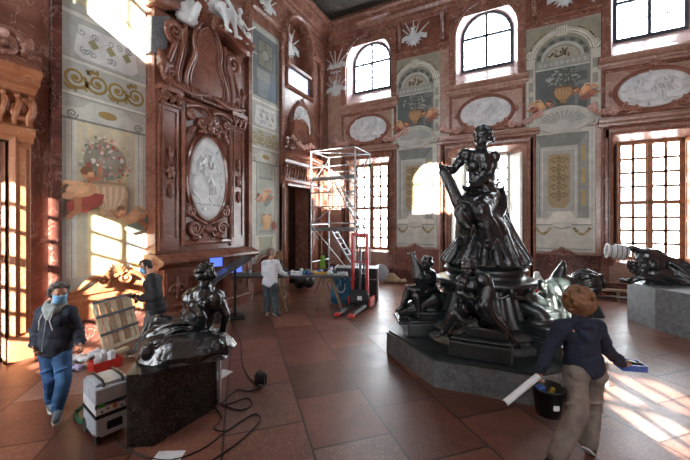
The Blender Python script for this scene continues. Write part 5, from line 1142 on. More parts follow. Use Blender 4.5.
cable([(216, 408), (222, 418), (214, 428), (226, 431), (240, 422), (255, 414), (260, 420), (248, 434), (232, 447), (214, 459), (196, 468)], 'black cable winding to the bottom edge of the picture')
cable([(116, 438), (119, 444), (130, 451), (150, 458), (172, 460), (196, 452), (210, 444), (226, 431)], 'black mains cable trailing from the dust extractor')
cable([(233, 307), (231, 318), (236, 330), (241, 345), (242, 362), (248, 376), (258, 386)], 'thin dark cable running from the lamp stand to the reel')
# ---- stone blocks under the sculptures
def block(name, pts, z, label, mat, cap_mat=None, cat='plinth', bev=.012, steps=None):
    cx = sum(p[0] for p in pts)/len(pts); cy = sum(p[1] for p in pts)/len(pts)
    o = thing(name, label, cat, (cx, cy, 0)); q = [(p[0]-cx, p[1]-cy) for p in pts]
    for nm, s, z0, z1, mt in (steps or [('stone_body', 1, 0, z, mat)]):
        m = MB(); m.prism([(x*s, y*s) for x, y in q], z0, z1); m.build(nm, mt, o, bevel=bev)
    return o
LBp = [(-3.98, 2.2), (-3.72, 2.36), (-3.72, 3.25), (-4.1, 3.62), (-4.75, 3.55), (-4.95, 3.2), (-4.6, 2.78)]
LB = block('stone_plinth', LBp, .84, 'polished dark stone block under the reclining bronze man at left', BLK)
m = MB(T(-LB.location.x, -LB.location.y)); m.bar((-3.70, 3.29, .44), (-4.08, 3.66, .41), .02, .8, up=(0, 0, 1)); m.build('pale_end_slab', GRY2, LB)
MC = Vector((-.55, 7.1, 0))
octo = [(MC.x + 1.95*math.cos(R(207+45*k)), MC.y + 1.95*math.sin(R(207+45*k))) for k in range(8)]
OB = block('octagonal_plinth', octo, .42, 'octagonal grey granite plinth under the bronze fountain group', GRY, steps=[('stone_body', 1, 0, .4, GRY), ('top_slab', .975, .4, .44, BRG)])
RBp = [(2.69, 11.42), (3.0, 10.5), (3.45, 9.95), (4.3, 9.5), (5.3, 9.55), (5.5, 10.4), (5.2, 11.6), (4.0, 12.2), (3.1, 12.1)]
RB = block('stone_plinth', RBp, 1.0, 'tall blue grey granite plinth at the right edge', GRY2)
SBp = [(.42, 9.2), (.8, 8.85), (1.45, 8.85), (1.75, 9.2), (1.7, 9.8), (1.2, 10.1), (.6, 9.9)]
SB = block('stone_plinth', SBp, .4, 'low dark stone plinth behind the woman carrying the bucket', GRY)
# ---- low pipe radiator and coloured bags near the back wall
for x0, x1, y, lb in ((2.0, 4.9, 13.75, 'long low cream pipe radiator under the right hand tall window'),):
    o = thing('pipe_radiator', lb, 'radiator', (x0, y, 0))
    for z in (.12, .34): m = MB(); m.rod((0, 0, z), (x1-x0, 0, z), .05 if z > .2 else .035, 10); m.build('pipe', CRM if z > .2 else STL, o)
    for k in range(4): m = MB(); m.box((.1+(x1-x0-.2)*k/3-.03, -.05, 0), (.1+(x1-x0-.2)*k/3+.03, .05, .36)); m.build('bracket', CRM, o)
    m = MB(); m.rod((.6, -.05, .2), (.6, -.14, .2), .04, 10); m.build('valve', REDP, o)
for k, (px, py, mt, lb) in enumerate(((533, 296, REDP, 'small red bag on the floor right of the bronze pedestal'), (531, 290, YEL, 'small yellow bag behind the red bag right of the pedestal'), (537, 292, WPL, 'small white bag beside the red and yellow bags'))):
    p = at(px, py, 10.6+.4*k); m = MB(); m.cap((0, 0, .16), (0, .02, .5+.15*k), .16, .1); m.cap((.1, 0, .14), (.08, 0, .45+.1*k), .14, .08); ob = sculpt('bag', m, mt, None, .02, 2, [(.1, .04)]); ob.location = (p.x, p.y, 0); tag(ob, lb, 'bag')
    clampz(ob, 0)
# ================================================================= FIGURES
V3 = lambda *a: Vector(a)
def hand(mb, w, d, pn, th, s=1.0, curl=.6, k=1.0):
    """w wrist, d direction of the hand, pn palm normal, th direction of the thumb side"""
    w, d, pn, th = Vector(w), Vector(d).normalized(), Vector(pn).normalized(), Vector(th).normalized()
    pn = (pn - d*pn.dot(d)).normalized(); th = (th - d*th.dot(d) - pn*th.dot(pn)).normalized()
    for t in (-.026, -.009, .009, .026): mb.cap(w + d*.005*s + th*t*.6*s, w + d*.085*s + th*t*s, .017*s*k, .014*s*k, 8)
    for t, L in ((.03, .072), (.011, .082), (-.009, .076), (-.028, .06)):
        p = w + d*.085*s + th*t*s; a = .25*curl; seg = L*s/3
        for q in range(3):
            dd = (d*math.cos(a) + pn*math.sin(a)).normalized(); e = p + dd*seg*1.15; mb.cap(p, e, (.0098-.0009*q)*s*k, (.009-.001*q)*s*k, 8); p = e; a += curl*.9
    p = w + d*.025*s + th*.028*s; e = p + (d*.5+th*.75+pn*.25*curl).normalized()*.04*s; mb.cap(p, e, .014*s*k, .011*s*k, 8); mb.cap(e, e + (d*.85+th*.15+pn*.5*curl).normalized()*.034*s, .011*s*k, .0085*s*k, 8)
def figure(mb, J, s=1.0, face=(0, 1, 0), up=(0, 0, 1), child=False, hands=True, hair=True, k=1.0, head=True, curl=.7, feet=True, hs=1.0):
    """a continuous body: J holds neck, pelvis, s/e/w (shoulder elbow wrist) and h/k/a (hip knee ankle) with _r and _l, plus toes t_r, t_l"""
    J = {a: Vector(b) for a, b in J.items()}
    X = (J['s_r'] - J['s_l']); Z = (J['neck'] - J['pelvis']); zl = Z.length; Zn = Z.normalized(); X = (X - Zn*X.dot(Zn)).normalized(); Y = Zn.cross(X)
    B = Matrix((X, Y, Zn)).transposed().to_4x4()
    c = J['pelvis']
    ky = (1.15 if child else 1.0)
    mb.ell(c + Z*.72 + Y*.0*s, (.165*s*k, .112*s*k*ky, .17*s), 16, 10, B)
    for sd in (-1, 1): mb.ell(c + Z*.76 + X*.075*s*sd + Y*.035*s, (.09*s*k, .08*s*k, .1*s), 12, 8, B); mb.ell(c + Z*.78 + X*.08*s*sd - Y*.04*s, (.09*s*k, .07*s*k, .12*s), 12, 8, B)
    mb.ell(c + Z*.42, (.138*s*k, .1*s*k*ky, .16*s), 16, 10, B); mb.ell(c + Z*.06, (.158*s*k, .118*s*k, .13*s), 16, 10, B)
    mb.cap(J['neck'] - Zn*.06*s, J['neck'] + (J['head'] - J['neck'])*.6, .066*s*k, .056*s*k)
    for q in ('_r', '_l'):
        mb.chain([J['neck'] - Zn*.03*s, J['s'+q]], [.058*s*k, .062*s*k]); mb.ell(J['s'+q], .074*s*k)
        mb.chain([J['s'+q], J['e'+q], J['w'+q]], [.056*s*k, .042*s*k, .028*s*k]); m_ = J['s'+q].lerp(J['e'+q], .45); mb.ell(m_, .055*s*k); mb.ell(J['e'+q].lerp(J['w'+q], .25), .046*s*k)
        sd = X if q == '_r' else -X
        mb.ell(J['h'+q] - Y*.04*s, .105*s*k)
        mb.chain([J['h'+q], J['k'+q], J['a'+q]], [.092*s*k, .058*s*k, .036*s*k]); kn, an = J['k'+q], J['a'+q]; sh = (an-kn); bk = (J['h'+q]+an)/2 - kn; bk = bk - sh.normalized()*bk.dot(sh.normalized()); bk = bk.normalized()*.02*s if bk.length > 1e-4 else -Y*.02*s
        mb.ell(kn + sh*.3 + bk, (.052*s*k, .052*s*k, .1*s), 12, 8, sh.to_track_quat('Z', 'Y').to_matrix().to_4x4())
        mb.ell(J['h'+q].lerp(kn, .4), .086*s*k); mb.ell(kn, .06*s*k)
        t = J['t'+q]
        if feet: mb.ell(an - (t-an).normalized()*.02*s + V3(0, 0, -.02*s), .036*s); mb.chain([an + V3(0, 0, -.01*s), an.lerp(t, .6), t], [.036*s, .034*s, .026*s]); mb.ell(an.lerp(t, .75), (.04*s, .04*s, .026*s))
        if hands:
            d = (J['w'+q] - J['e'+q]).normalized(); pn = J.get('p'+q, -sd + Y*.2); th = J.get('m'+q, Y); hand(mb, J['w'+q], J.get('d'+q, d), pn, th, s*(1.0 if not child else .9), curl, k)
    if not head: return B
    f = Vector(face).normalized(); u = Vector(up); u = (u - f*u.dot(f)).normalized(); r = f.cross(u).normalized(); HB = Matrix((r, f, u)).transposed().to_4x4(); h = J['head']; g = s*hs*(1.25 if child else 1.0)
    mb.ell(h + u*.025*g - f*.008*g, (.077*g, .095*g, .092*g), 16, 12, HB); mb.ell(h - u*.045*g + f*.022*g, (.058*g, .068*g, .068*g), 14, 10, HB); mb.ell(h - u*.092*g + f*.055*g, (.026*g, .022*g, .018*g), 10, 8, HB)
    mb.cap(h + f*.088*g + u*.012*g, h + f*.108*g - u*.025*g, .009*g, .014*g, 8); mb.ell(h + f*.086*g - u*.055*g, (.024*g, .012*g, .007*g), 8, 6, HB); mb.ell(h + f*.084*g - u*.068*g, (.02*g, .012*g, .008*g), 8, 6, HB)
    for sd in (-1, 1):
        mb.ell(h + f*.076*g + r*.03*g*sd + u*.022*g, (.024*g, .014*g, .007*g), 8, 6, HB); mb.ell(h + f*.074*g + r*.031*g*sd + u*.003*g, (.013*g, .01*g, .008*g), 8, 6, HB); mb.ell(h + r*.078*g*sd - u*.008*g - f*.005*g, (.01*g, .02*g, .03*g), 8, 6, HB); mb.ell(h + f*.06*g + r*.042*g*sd - u*.03*g, (.022*g, .02*g, .02*g), 8, 6, HB)
    return HB
def curls(mb, h, g, f, u, seed=0, n=34, r0=.095, sz=.026, back=True):
    rd = random.Random(seed); f = Vector(f).normalized(); u = Vector(u); u = (u - f*u.dot(f)).normalized(); r = f.cross(u)
    for k in range(n):
        v = Vector((rd.gauss(0, 1), rd.gauss(0, 1), rd.gauss(0, 1))).normalized()
        if v.y > .25 and v.z < .55: continue
        if v.z < -.6: continue
        p = h + (r*v.x*.9 + f*v.y + u*(v.z + .2))*r0*g; mb.ell(p, rd.uniform(.7, 1.2)*sz*g, 8, 6)
def folds(mb, paths, r, n=8):
    for p in paths:
        m = len(p); mb.tube(p, [r*(.5 + .5*math.sin(PI*(i+.5)/m)) for i in range(m)], n)
def pm(px0, py0, sc_):      # figure coordinates: x to the right, y away from the camera, z up, seen in true perspective
    d = sc_*FPX
    return lambda px, py, y=0: V3((px-CX)/FPX*(d+y) - (px0-CX)*sc_, y, (HZ-py)/FPX*(d+y) - (HZ-py0)*sc_)
def frame_at(px, d, rz=0):
    u = (px-CX)/FPX; p = Vector((d*(u*CS-SN), d*(CS+u*SN), 0)); return p, YAW + rz
# ---------------------------------------------------------------- bronze fountain group
pd = thing('bronze_pedestal', 'round fluted dark bronze pedestal in the centre of the hall', 'pedestal', (MC.x, MC.y, .44), R(4)); pd.scale.z = .9
m = MB(); m.lathe([(1.28, 0), (1.28, .1), (1.2, .14), (1.16, .2), (1.22, .24), (1.1, .32), (1.0, .36)], 48); m.build('stepped_base', BRG, pd)
m = MB(); m.lathe([(1.0, .34), (-.98, .4), (-.9, .55), (-.8, .8), (-.74, 1.0), (-.74, 1.06), (.8, 1.08)], 192, flute=.035, nf=32); m.build('fluted_drum', BRG, pd)
m = MB(); m.lathe([(.78, 1.06), (.86, 1.08), (.92, 1.12), (.92, 1.18), (.84, 1.2), (.76, 1.22), (.7, 1.26), (.72, 1.32), (.78, 1.38), (.74, 1.44), (.6, 1.47), (.3, 1.47)], 48); m.build('cornice', BRG, pd)
m = MB()
for k in range(12): a = 2*PI*k/12; m.ell((.86*math.cos(a), .86*math.sin(a), 1.06), (.07, .07, .09), 8, 6); m.tube([(.86*math.cos(a+t*.52), .86*math.sin(a+t*.52), 1.02-.1*math.sin(PI*t)) for t in [i/6 for i in range(7)]], .03, 6)
m.build('garland', BRG, pd)
for a, w in ((R(268), .46), (R(203), .42), (R(23), .42), (R(88), .42), (R(325), .36)):
    m = MB(T(0, 0, 0, a)); m.box((.8, -w*1.02, 0), (1.6, w*1.02, .28)); m.box((.85, -w*.96, .28), (1.54, w*.96, .33)); m.box((.8, -w*.88, .33), (1.4, w*.88, .5)); m.build('corner_block', BRG, pd, bevel=.03)
    m = MB(T(0, 0, 0, a)); m.tube([(.84+.26*math.cos(t), 0, .5+.2*math.sin(t)) for t in [PI*i/10 for i in range(11)]], .16, 12, flat=((0, 1, 0), 1.0)); m.ell((1.1, 0, .52), (.2, w*.85, .1)); m.build('shell_volute', BRG, pd)
# the seated lady (local frame: x to the right of the picture, y away, z up)
SP = Vector((-.52, 7.06, 1.755)); sr = YAW
m = MB(); q = pm(486, 264.7, .0198)
J = dict(head=q(483, 138.5, -.06), neck=q(480, 152, -.02), s_r=q(465, 155.5, -.02), s_l=q(493.5, 158, -.05), e_r=q(452.5, 171, -.12), w_r=q(444.5, 168, -.25), e_l=q(490, 177, -.18), w_l=q(473, 186, -.38),
         pelvis=q(484, 196, .05), h_r=q(476, 197, -.02), h_l=q(492, 197, -.02), k_r=q(464, 203, -.5), k_l=q(478, 207, -.55), a_r=q(463, 236, -.42), a_l=q(488, 240, -.45), t_r=q(457, 242, -.6), t_l=q(487, 246, -.66))
fc = V3(-.75, -.62, -.02)
figure(m, J, s=1.42, face=fc, k=1.34, curl=.8, hs=1.28)
hd = J['head']
for k in range(26):
    a = 2*PI*k/26; m.ell(hd + V3(.04 + .13*math.cos(a), .03 + .12*math.sin(a), .08), .036, 8, 6)
curls(m, hd + V3(.03, .03, .03), 1.42, fc, (0, 0, 1), 4, 120, .12, .034); m.ell(hd + V3(.2, .1, .03), (.08, .08, .07)); m.ell(hd + V3(.26, .12, -.02), .045)
for s_ in (-1, 1): m.ell(q(479 + s_*6, 166, -.2), (.11, .1, .11))
m.chain([q(480, 160, -.02), q(480, 178, -.02), q(486, 196, .03)], [.24, .2, .24], 16)
# drapery: bodice folds, lap, long skirt falling to the round base
folds(m, [bez(q(466, 160, -.14), q(472, 172, -.22), q(484, 178, -.22), q(494, 186, -.1), 8), bez(q(494, 158, -.12), q(486, 172, -.24), q(474, 182, -.22), q(466, 192, -.1), 8), bez(q(468, 182, -.1), q(476, 186, -.22), q(486, 187, -.2), q(498, 184, 0), 8)], .045)
for k in range(7): folds(m, [bez(q(468+4*k, 168+k, -.17), q(470+3.4*k, 176, -.2), q(471+3*k, 182, -.18), q(470+3.6*k, 192, -.15), 7)], .026)
m.cap(q(485, 200, -.05), q(466, 206, -.5), .19, .16); m.cap(q(490, 202, -.05), q(479, 211, -.52), .2, .18); m.ell(q(491, 204, .08), (.24, .26, .24)); m.ell(q(500, 216, .1), (.17, .24, .3))
for k in range(7):       # folds across the lap
    t = k/6; folds(m, [bez(q(462+2*k, 201+t*10, -.62+.1*t), q(474, 205+3*k, -.74), q(490, 204+3*k, -.55), q(501+t*4, 198+4*k, .0), 10)], .05)
m.cap(q(466, 204, -.48), q(462, 240, -.4), .17, .13); m.cap(q(480, 209, -.5), q(489, 246, -.42), .19, .16)
# seat and skirt cone
m.chain([q(489, 258, 0), q(487, 236, .02), q(488, 216, .05)], [.5, .4, .32], 18)
for k in range(26):
    a = 2*PI*k/26 + .06*math.sin(k*5.1); c0 = q(487, 218 + 5*math.sin(k*2.3), .02); p1 = c0 + V3(.36*math.cos(a), .34*math.sin(a), 0); j = .06*math.sin(k*3.7)
    p2 = q(486, 240, 0) + V3((.5+j)*math.cos(a), (.48+j)*math.sin(a), 0); p3 = q(484.5, 262, 0) + V3((.8+j*.5)*math.cos(a), .76*math.sin(a), .02*math.sin(k*2))
    m.tube(bez(p1, p1 + V3(0, 0, -.2), p2, p3, 9), [.04, .05, .055, .06, .06, .065, .07, .075, .08, .07], 8)
m.lathe([(.0, .0), (.74, .0), (.8, .06), (.66, .2), (.52, .4), (.1, .6)], 30)
for k in range(6): folds(m, [bez(q(472+4*k, 204-k, -.6+.06*k), q(486+3*k, 212+k, -.62+.08*k), q(500+2*k, 230, -.5+.08*k), q(503+4*k, 257-2*k, -.45+.08*k), 10)], .09)
m.chain([q(478, 210, -.42), q(494, 228, -.32), q(504, 248, -.22)], [.2, .22, .2], 14)
folds(m, [bez(q(502, 190, .05), q(508, 205, -.1), q(500, 225, -.4), q(480, 226, -.6), 10), bez(q(505, 214, .0), q(512, 235, -.2), q(500, 248, -.5), q(485, 247, -.6), 10), bez(q(470, 192, -.3), q(455, 205, -.5), q(460, 225, -.6), q(470, 228, -.62), 10)], .085)
# fluted horn held under her right hand
for k in range(7): a = 2*PI*k/7; o_ = V3(.075*math.cos(a), .075*math.sin(a), 0); m.tube([q(444.5, 172, -.3)+o_*1.0, q(450, 184, -.34)+o_, q(457, 197, -.4)+o_*.8, q(461, 211, -.42)+o_*.8], .045, 6)
m.cap(q(444, 172, -.3), q(460, 212, -.42), .09, .08); m.tube([q(460+4.5*math.cos(t), 212-6*math.sin(t), -.55) for t in [2*PI*i/14 for i in range(14)]], .035, 8, closed=True)
# mask / shell at her side
m.tube([q(500+4*math.cos(t), 188+5.5*math.sin(t), .1) for t in [PI*1.0+PI*1.2*i/10 for i in range(11)]], .025, 6); m.ell(q(501, 196, .12), (.12, .1, .18))
ly = sculpt('seated_lady_statue', m, BRZ, None, .015, 1, [(.2, .02)], .5); ly.location = SP; ly.rotation_euler.z = sr
tag(ly, 'large dark bronze seated lady in long drapery high on the round pedestal', 'statue')
# putto on the left corner block, hugging a fish
def place(o, px, d, z, rz=0):
    p, a = frame_at(px, d, rz); o.location = (p.x, p.y, z); o.rotation_euler.z = a
m = MB(); q = pm(419, 319, .0198)
figure(m, dict(head=q(426.5, 267, .02), neck=q(425, 274.5, .04), s_r=q(420, 277, -.06), s_l=q(430, 277, .1), e_r=q(415, 283, -.16), w_r=q(421, 281, -.24), e_l=q(433, 285, -.04), w_l=q(422, 287, -.16), pelvis=q(428, 293, .06), h_r=q(425, 294, -.02), h_l=q(431, 294.5, .1),
     k_r=q(409, 292, -.05), k_l=q(416, 299, -.18), a_r=q(402.5, 309, -.05), a_l=q(419.5, 316, -.22), t_r=q(396.5, 314, -.08), t_l=q(419, 320, -.33)), s=.98, face=(-.7, -.6, .2), child=True, k=1.5, curl=.9, hs=1.05)
curls(m, q(427, 266, .03), 1.22, (-.7, -.6, .2), (0, 0, 1), 2, 60, .095, .025)
m.chain([q(423, 290, -.2), q(419, 280, -.26), q(416, 268, -.2), q(412.5, 257, -.15)], [.09, .13, .08, .03], 12); m.cap(q(412.5, 259, -.15), q(408, 256.5, -.15), .035, .015); m.cap(q(413, 259, -.15), q(416, 254.5, -.15), .035, .015)
m.tube([q(410+5*math.cos(t), 306+6*math.sin(t), -.02) for t in [2*PI*i/12 for i in range(12)]], .055, 8, closed=True); m.chain([q(404, 314, .05), q(418, 312, .08), q(434, 303, .12)], [.13, .22, .24], 14)
m.box(q(399, 325, -.3), q(438, 318, .35))
pt = sculpt('putto_statue', m, BRZ, None, .01, 1, [(.12, .01)], .5); place(pt, 419, 6.5, .72); tag(pt, 'dark bronze putto hugging a fish at the left side of the pedestal', 'statue')
pt.location.z = .74
# putto at the front, striding over a dolphin
m = MB(); q = pm(479, 338, .0168)
figure(m, dict(head=q(468.5, 270, -.05), neck=q(471, 280, .02), s_r=q(463, 284, -.06), s_l=q(480, 284, .05), e_r=q(459, 295, -.22), w_r=q(469, 300, -.32), e_l=q(486, 293, -.12), w_l=q(478, 300, -.28), pelvis=q(471, 307, .04), h_r=q(466, 308, -.02), h_l=q(477, 308, .02),
     k_r=q(454, 316, -.22), k_l=q(487, 317, -.3), a_r=q(444, 334, -.1), a_l=q(480, 331, -.1), t_r=q(437, 339, -.18), t_l=q(474, 334, .05)), s=1.0, face=(-.55, -.75, -.1), child=True, k=1.5, curl=.9, hs=1.05)
curls(m, q(469, 268.5, -.03), 1.22, (-.55, -.75, -.1), (0, 0, 1), 9, 60, .095, .025)
m.chain([q(486, 281, -.1), q(488, 292, -.2), q(484, 308, -.28), q(492, 322, -.3), q(505, 333, -.3), q(514, 346, -.25)], [.1, .1, .11, .1, .07, .04], 14); m.ell(q(483, 283, -.16), (.12, .13, .13)); m.cap(q(514, 345, -.25), q(520, 350, -.2), .05, .02); m.cap(q(514, 345, -.25), q(510, 353, -.28), .05, .02); m.cap(q(482, 280, -.1), q(477, 272, -.1), .05, .02)
m.chain([q(456, 334, .05), q(470, 328, .1), q(490, 328, .1), q(504, 338, .05)], [.16, .26, .26, .15], 14); folds(m, [bez(q(458, 300, -.1), q(450, 318, -.3), q(462, 330, -.3), q(476, 322, -.25), 8), bez(q(484, 300, .1), q(496, 314, -.1), q(500, 328, -.2), q(496, 340, -.25), 8)], .055)
pt = sculpt('putto_statue', m, BRZ, None, .009, 1, [(.12, .01)], .5); place(pt, 479, 5.5, .7); tag(pt, 'dark bronze putto astride a dolphin at the front of the pedestal', 'statue')
# ---------------------------------------------------------------- reclining man on a rock, left
m = MB(); q = pm(178, 372, .0139)
figure(m, dict(head=q(206, 273, .1), neck=q(204, 287, .12), s_r=q(190, 297, .05), s_l=q(217, 295, .12), e_r=q(201, 312, -.22) , w_r=q(203, 326, -.14), e_l=q(226, 313, .12), w_l=q(222, 330, .2), pelvis=q(190, 330, .12), h_r=q(185, 328, .05), h_l=q(190, 333, .2),
     k_r=q(160, 318, -.02), k_l=q(165, 330, .28), a_r=q(143, 343, .02), a_l=q(150, 352, .2), t_r=q(137, 350, -.04), t_l=q(143, 358, .15)), s=1.12, face=(.35, .9, .05), k=1.35, curl=.6, hs=1.12)
curls(m, q(206, 272, .1), 1.15, (.35, .9, .05), (0, 0, 1), 3, 130, .115, .03)
m.chain([q(204, 295, .1), q(203, 306, .06), q(197, 322, .08)], [.19, .2, .2], 16)
for s_ in (-1, 1): m.ell(q(204+s_*9, 301, .0), (.11, .09, .17), rot=Matrix.Rotation(s_*.3, 4, 'Y')); m.cap(q(204+s_*2.4, 300, -.1), q(197+s_*2.4, 322, -.07), .045, .04)
m.chain([q(216, 352, .1), q(200, 345, .1), q(178, 348, .15), q(158, 354, .15), q(144, 364, .1)], [.3, .34, .34, .28, .2], 9); m.chain([q(214, 366, -.25), q(184, 366, -.32), q(152, 372, -.3), q(138, 374, -.2)], [.26, .3, .24, .12], 7); m.chain([q(190, 350, .3), q(170, 355, .4)], [.3, .3], 9); m.chain([q(184, 346, -.05), q(166, 348, -.08), q(152, 356, -.1)], [.3, .32, .24], 8); m.chain([q(196, 338, .02), q(178, 334, .0), q(162, 338, -.02), q(150, 352, -.05)], [.22, .26, .25, .22], 8); m.chain([q(214, 345, -.2), q(196, 350, -.3), q(176, 352, -.34), q(154, 362, -.34)], [.22, .24, .24, .2], 7)
rd = random.Random(8)
for k in range(26): m.ell(q(rd.uniform(142, 218), rd.uniform(342, 372), rd.uniform(-.45, .1)), (rd.uniform(.08, .2), rd.uniform(.06, .14), rd.uniform(.05, .12)), 6, 4, Matrix.Rotation(rd.uniform(-.8, .8), 4, 'Y'))
folds(m, [bez(q(192, 322, -.1), q(172, 318, -.2), q(150, 325, -.15), q(140, 350, -.1), 10), bez(q(192, 328, -.12), q(172, 322, -.25), q(158, 338, -.22), q(150, 360, -.12), 10), bez(q(196, 332, -.12), q(182, 332, -.28), q(172, 348, -.28), q(166, 366, -.2), 10), bez(q(150, 318, 0), q(142, 330, -.1), q(136, 350, -.05), q(140, 370, 0), 10), bez(q(214, 330, .0), q(224, 338, .0), q(228, 350, .0), q(216, 364, .0), 8)], .035)
rs = sculpt('reclining_man_statue', m, BRZ, None, .011, 1, [(.3, .03), (.09, .012)], .5); place(rs, 178, 4.55, .49); clampz(rs, .354); tag(rs, 'dark bronze nude man seen from behind reclining on a draped rock', 'statue')
# ---------------------------------------------------------------- figure bending over an urn, right
m = MB(); q = pm(655, 292, .0266)
figure(m, dict(head=q(633.5, 267.5, -.25), neck=q(640, 261, -.12), s_r=q(644, 266, -.3), s_l=q(641, 253, .1), e_r=q(640, 277, -.4), w_r=q(632, 280, -.35), e_l=q(632, 248.5, .12), w_l=q(625, 250, .1), pelvis=q(668, 266, -.05), h_r=q(670, 270, -.15), h_l=q(670, 266, .1),
     k_r=q(688, 282, -.45), k_l=q(690, 274, .0), a_r=q(708, 284, -.4), a_l=q(712, 286, .1), t_r=q(716, 286, -.4), t_l=q(720, 288, .1)), s=1.42, face=(-.7, -.5, -.5), up=(-.5, 0, .9), k=1.32, curl=.8, hs=1.1)
curls(m, q(633, 266, -.25), 1.42, (-.7, -.5, -.5), (-.3, 0, 1), 7, 70, .09, .024)
m.cap(q(645, 257, -.02), q(668, 265, -.03), .24, .23); m.ell(q(652, 256, .0), (.3, .2, .2)); m.ell(q(672, 272, 0), (.32, .3, .25))
m.chain([q(646, 268, -.05), q(662, 276, -.05), q(680, 280, 0)], [.22, .32, .36], 14); m.chain([q(632, 289, 0), q(660, 286, .1), q(690, 284, .2), q(720, 288, .2)], [.16, .26, .34, .3], 16); m.chain([q(622, 280, -.1), q(630, 286, -.1)], [.06, .12], 10); m.chain([q(650, 283, -.3), q(690, 288, -.4)], [.16, .2], 14)
folds(m, [bez(q(628, 284, -.3), q(645, 272, -.5), q(660, 280, -.5), q(675, 290, -.5), 10), bez(q(640, 276, -.3), q(655, 270, -.45), q(668, 276, -.5), q(690, 290, -.5), 10), bez(q(662, 262, -.1), q(676, 262, -.3), q(690, 276, -.5), q(700, 290, -.5), 10), bez(q(668, 258, 0), q(690, 264, -.2), q(704, 278, -.3), q(716, 290, -.3), 10)], .085)
us = sculpt('bending_man_statue', m, BRZ, None, .016, 1, [(.3, .03)], .5); place(us, 655, 8.75, .745); clampz(us, .258); tag(us, 'dark bronze man bending low on the tall granite plinth at right', 'statue')
p, a = frame_at(617, 8.85); uo = thing('stone_urn', 'grey stone urn lying on its side in the hand of the bending bronze man', 'urn', (p.x, p.y, 1.8), a + R(-24))
Mu = Matrix.Rotation(R(-84), 4, 'Y')
m = MB(Mu); m.lathe([(.1, -.26), (.18, -.2), (.21, -.08), (.2, .04), (.15, .12), (.14, .16), (.19, .2), (.21, .23), (.17, .23), (.12, .16)], 28); m.build('urn_body', STU, uo)
m = MB(Mu)
for z in (-.16, -.06, .04, .14): m.tube([(.205*math.cos(t), .205*math.sin(t), z) if z < .1 else (.15*math.cos(t), .15*math.sin(t), z) for t in [2*PI*i/20 for i in range(20)]], .012, 6, closed=True)
m.build('banding', GRY2, uo); m = MB(Mu); m.lathe([(.001, .1), (.12, .12)], 20); m.build('mouth_shade_disc', BKM, uo)  # black disc stands in for the shade inside the urn mouth
# ---------------------------------------------------------------- sunlit figure on a rock behind the woman
m = MB(); q = pm(565, 325, .0237)
m.chain([q(546, 322, 0), q(556, 305, .05), q(566, 296, .1), q(578, 302, .1), q(590, 318, 0)], [.36, .4, .4, .36, .3], 18)
m.chain([q(551, 292, -.05), q(558, 280, 0), q(562, 268, .02), q(563.5, 262, .04)], [.2, .17, .1, .04], 14); m.chain([q(543, 287, -.1), q(552, 286, -.1), q(566, 284, 0), q(580, 290, 0)], [.08, .17, .22, .22], 14)
m.chain([q(540, 296, -.2), q(538, 312, -.3), q(545, 330, -.35)], [.1, .14, .12], 12)
m.ell(q(541, 285, -.1), (.12, .13, .14)); m.cap(q(556, 288, -.25), q(566, 305, -.45), .13, .11); m.cap(q(566, 305, -.45), q(556, 324, -.4), .11, .08); m.cap(q(572, 292, -.2), q(584, 306, -.4), .13, .11); m.cap(q(584, 306, -.4), q(580, 324, -.42), .11, .08)
folds(m, [bez(q(548, 284, -.2), q(556, 292, -.4), q(552, 308, -.5), q(560, 325, -.45), 9), bez(q(566, 282, -.1), q(572, 296, -.4), q(566, 310, -.5), q(572, 325, -.45), 9), bez(q(580, 288, -.1), q(590, 300, -.3), q(588, 314, -.4), q(592, 325, -.3), 9), bez(q(546, 290, -.2), q(544, 304, -.4), q(550, 316, -.5), q(548, 326, -.4), 9)], .07)
ss = sculpt('seated_rock_statue', m, BRG, None, .018, 1, [(.25, .04)], .5); place(ss, 565, 7.8, .16); clampz(ss, .23); tag(ss, 'glaring sunlit bronze figure on a rock behind the woman with the bucket', 'statue')
p, a = frame_at(586, 7.75); o = thing('ribbed_jar', 'dark ribbed bronze jar lying on the sunlit rock group', 'jar', (p.x, p.y, 1.16), a + R(-21))
m = MB(Matrix.Rotation(R(78), 4, 'Y')); m.lathe([(.12, -.3), (-.26, -.22), (-.34, -.05), (-.33, .1), (-.22, .24), (.14, .28), (.16, .32)], 96, flute=.1, nf=16); m.build('jar_body', BRZ, o)
m = MB(Matrix.Rotation(R(78), 4, 'Y')); m.tube([(.16*math.cos(t), .16*math.sin(t), .32) for t in [2*PI*i/18 for i in range(18)]], .025, 6, closed=True); m.build('rim', BRZ, o)
# ================================================================= PEOPLE
SKN = plain('skin', '#c08d73', .5, c2='#b27f66', scale=20); HGR = plain('greying_hair', '#6f6963', .7, c2='#45403b', scale=40, bump=.6); HBK = plain('black_hair', '#17130f', .6, c2='#0d0b09', scale=40, bump=.5); HBR = plain('curly_brown_hair', '#8a5f3c', .6, c2='#5e3c24', scale=40, bump=.8); HSH = plain('short_grey_hair', '#8f8379', .8, c2='#6e6058', scale=60)
NVY = plain('navy_cloth', '#1b2338', .85, c2='#141a2b', scale=9, bump=.25); SLT = plain('slate_hoodie', '#2b3140', .85, c2='#232835', scale=9, bump=.25); JNS = plain('blue_jeans', '#3f6d9c', .8, c2='#274b74', scale=7, bump=.25); BJK = plain('black_jacket', '#17161c', .75, c2='#0f0e13', scale=8, bump=.3)
GTR = plain('grey_trousers', '#6f6c6b', .85, c2='#565453', scale=7, bump=.25); KHK = plain('taupe_trousers', '#857a70', .85, c2='#6a6058', scale=7, bump=.3); SGT = plain('slate_work_trousers', '#4f5a5f', .85, c2='#3d474c', scale=8, bump=.3); WJK = plain('white_fleece', '#dfe2e6', .85, c2='#c6cad0', scale=8, bump=.3)
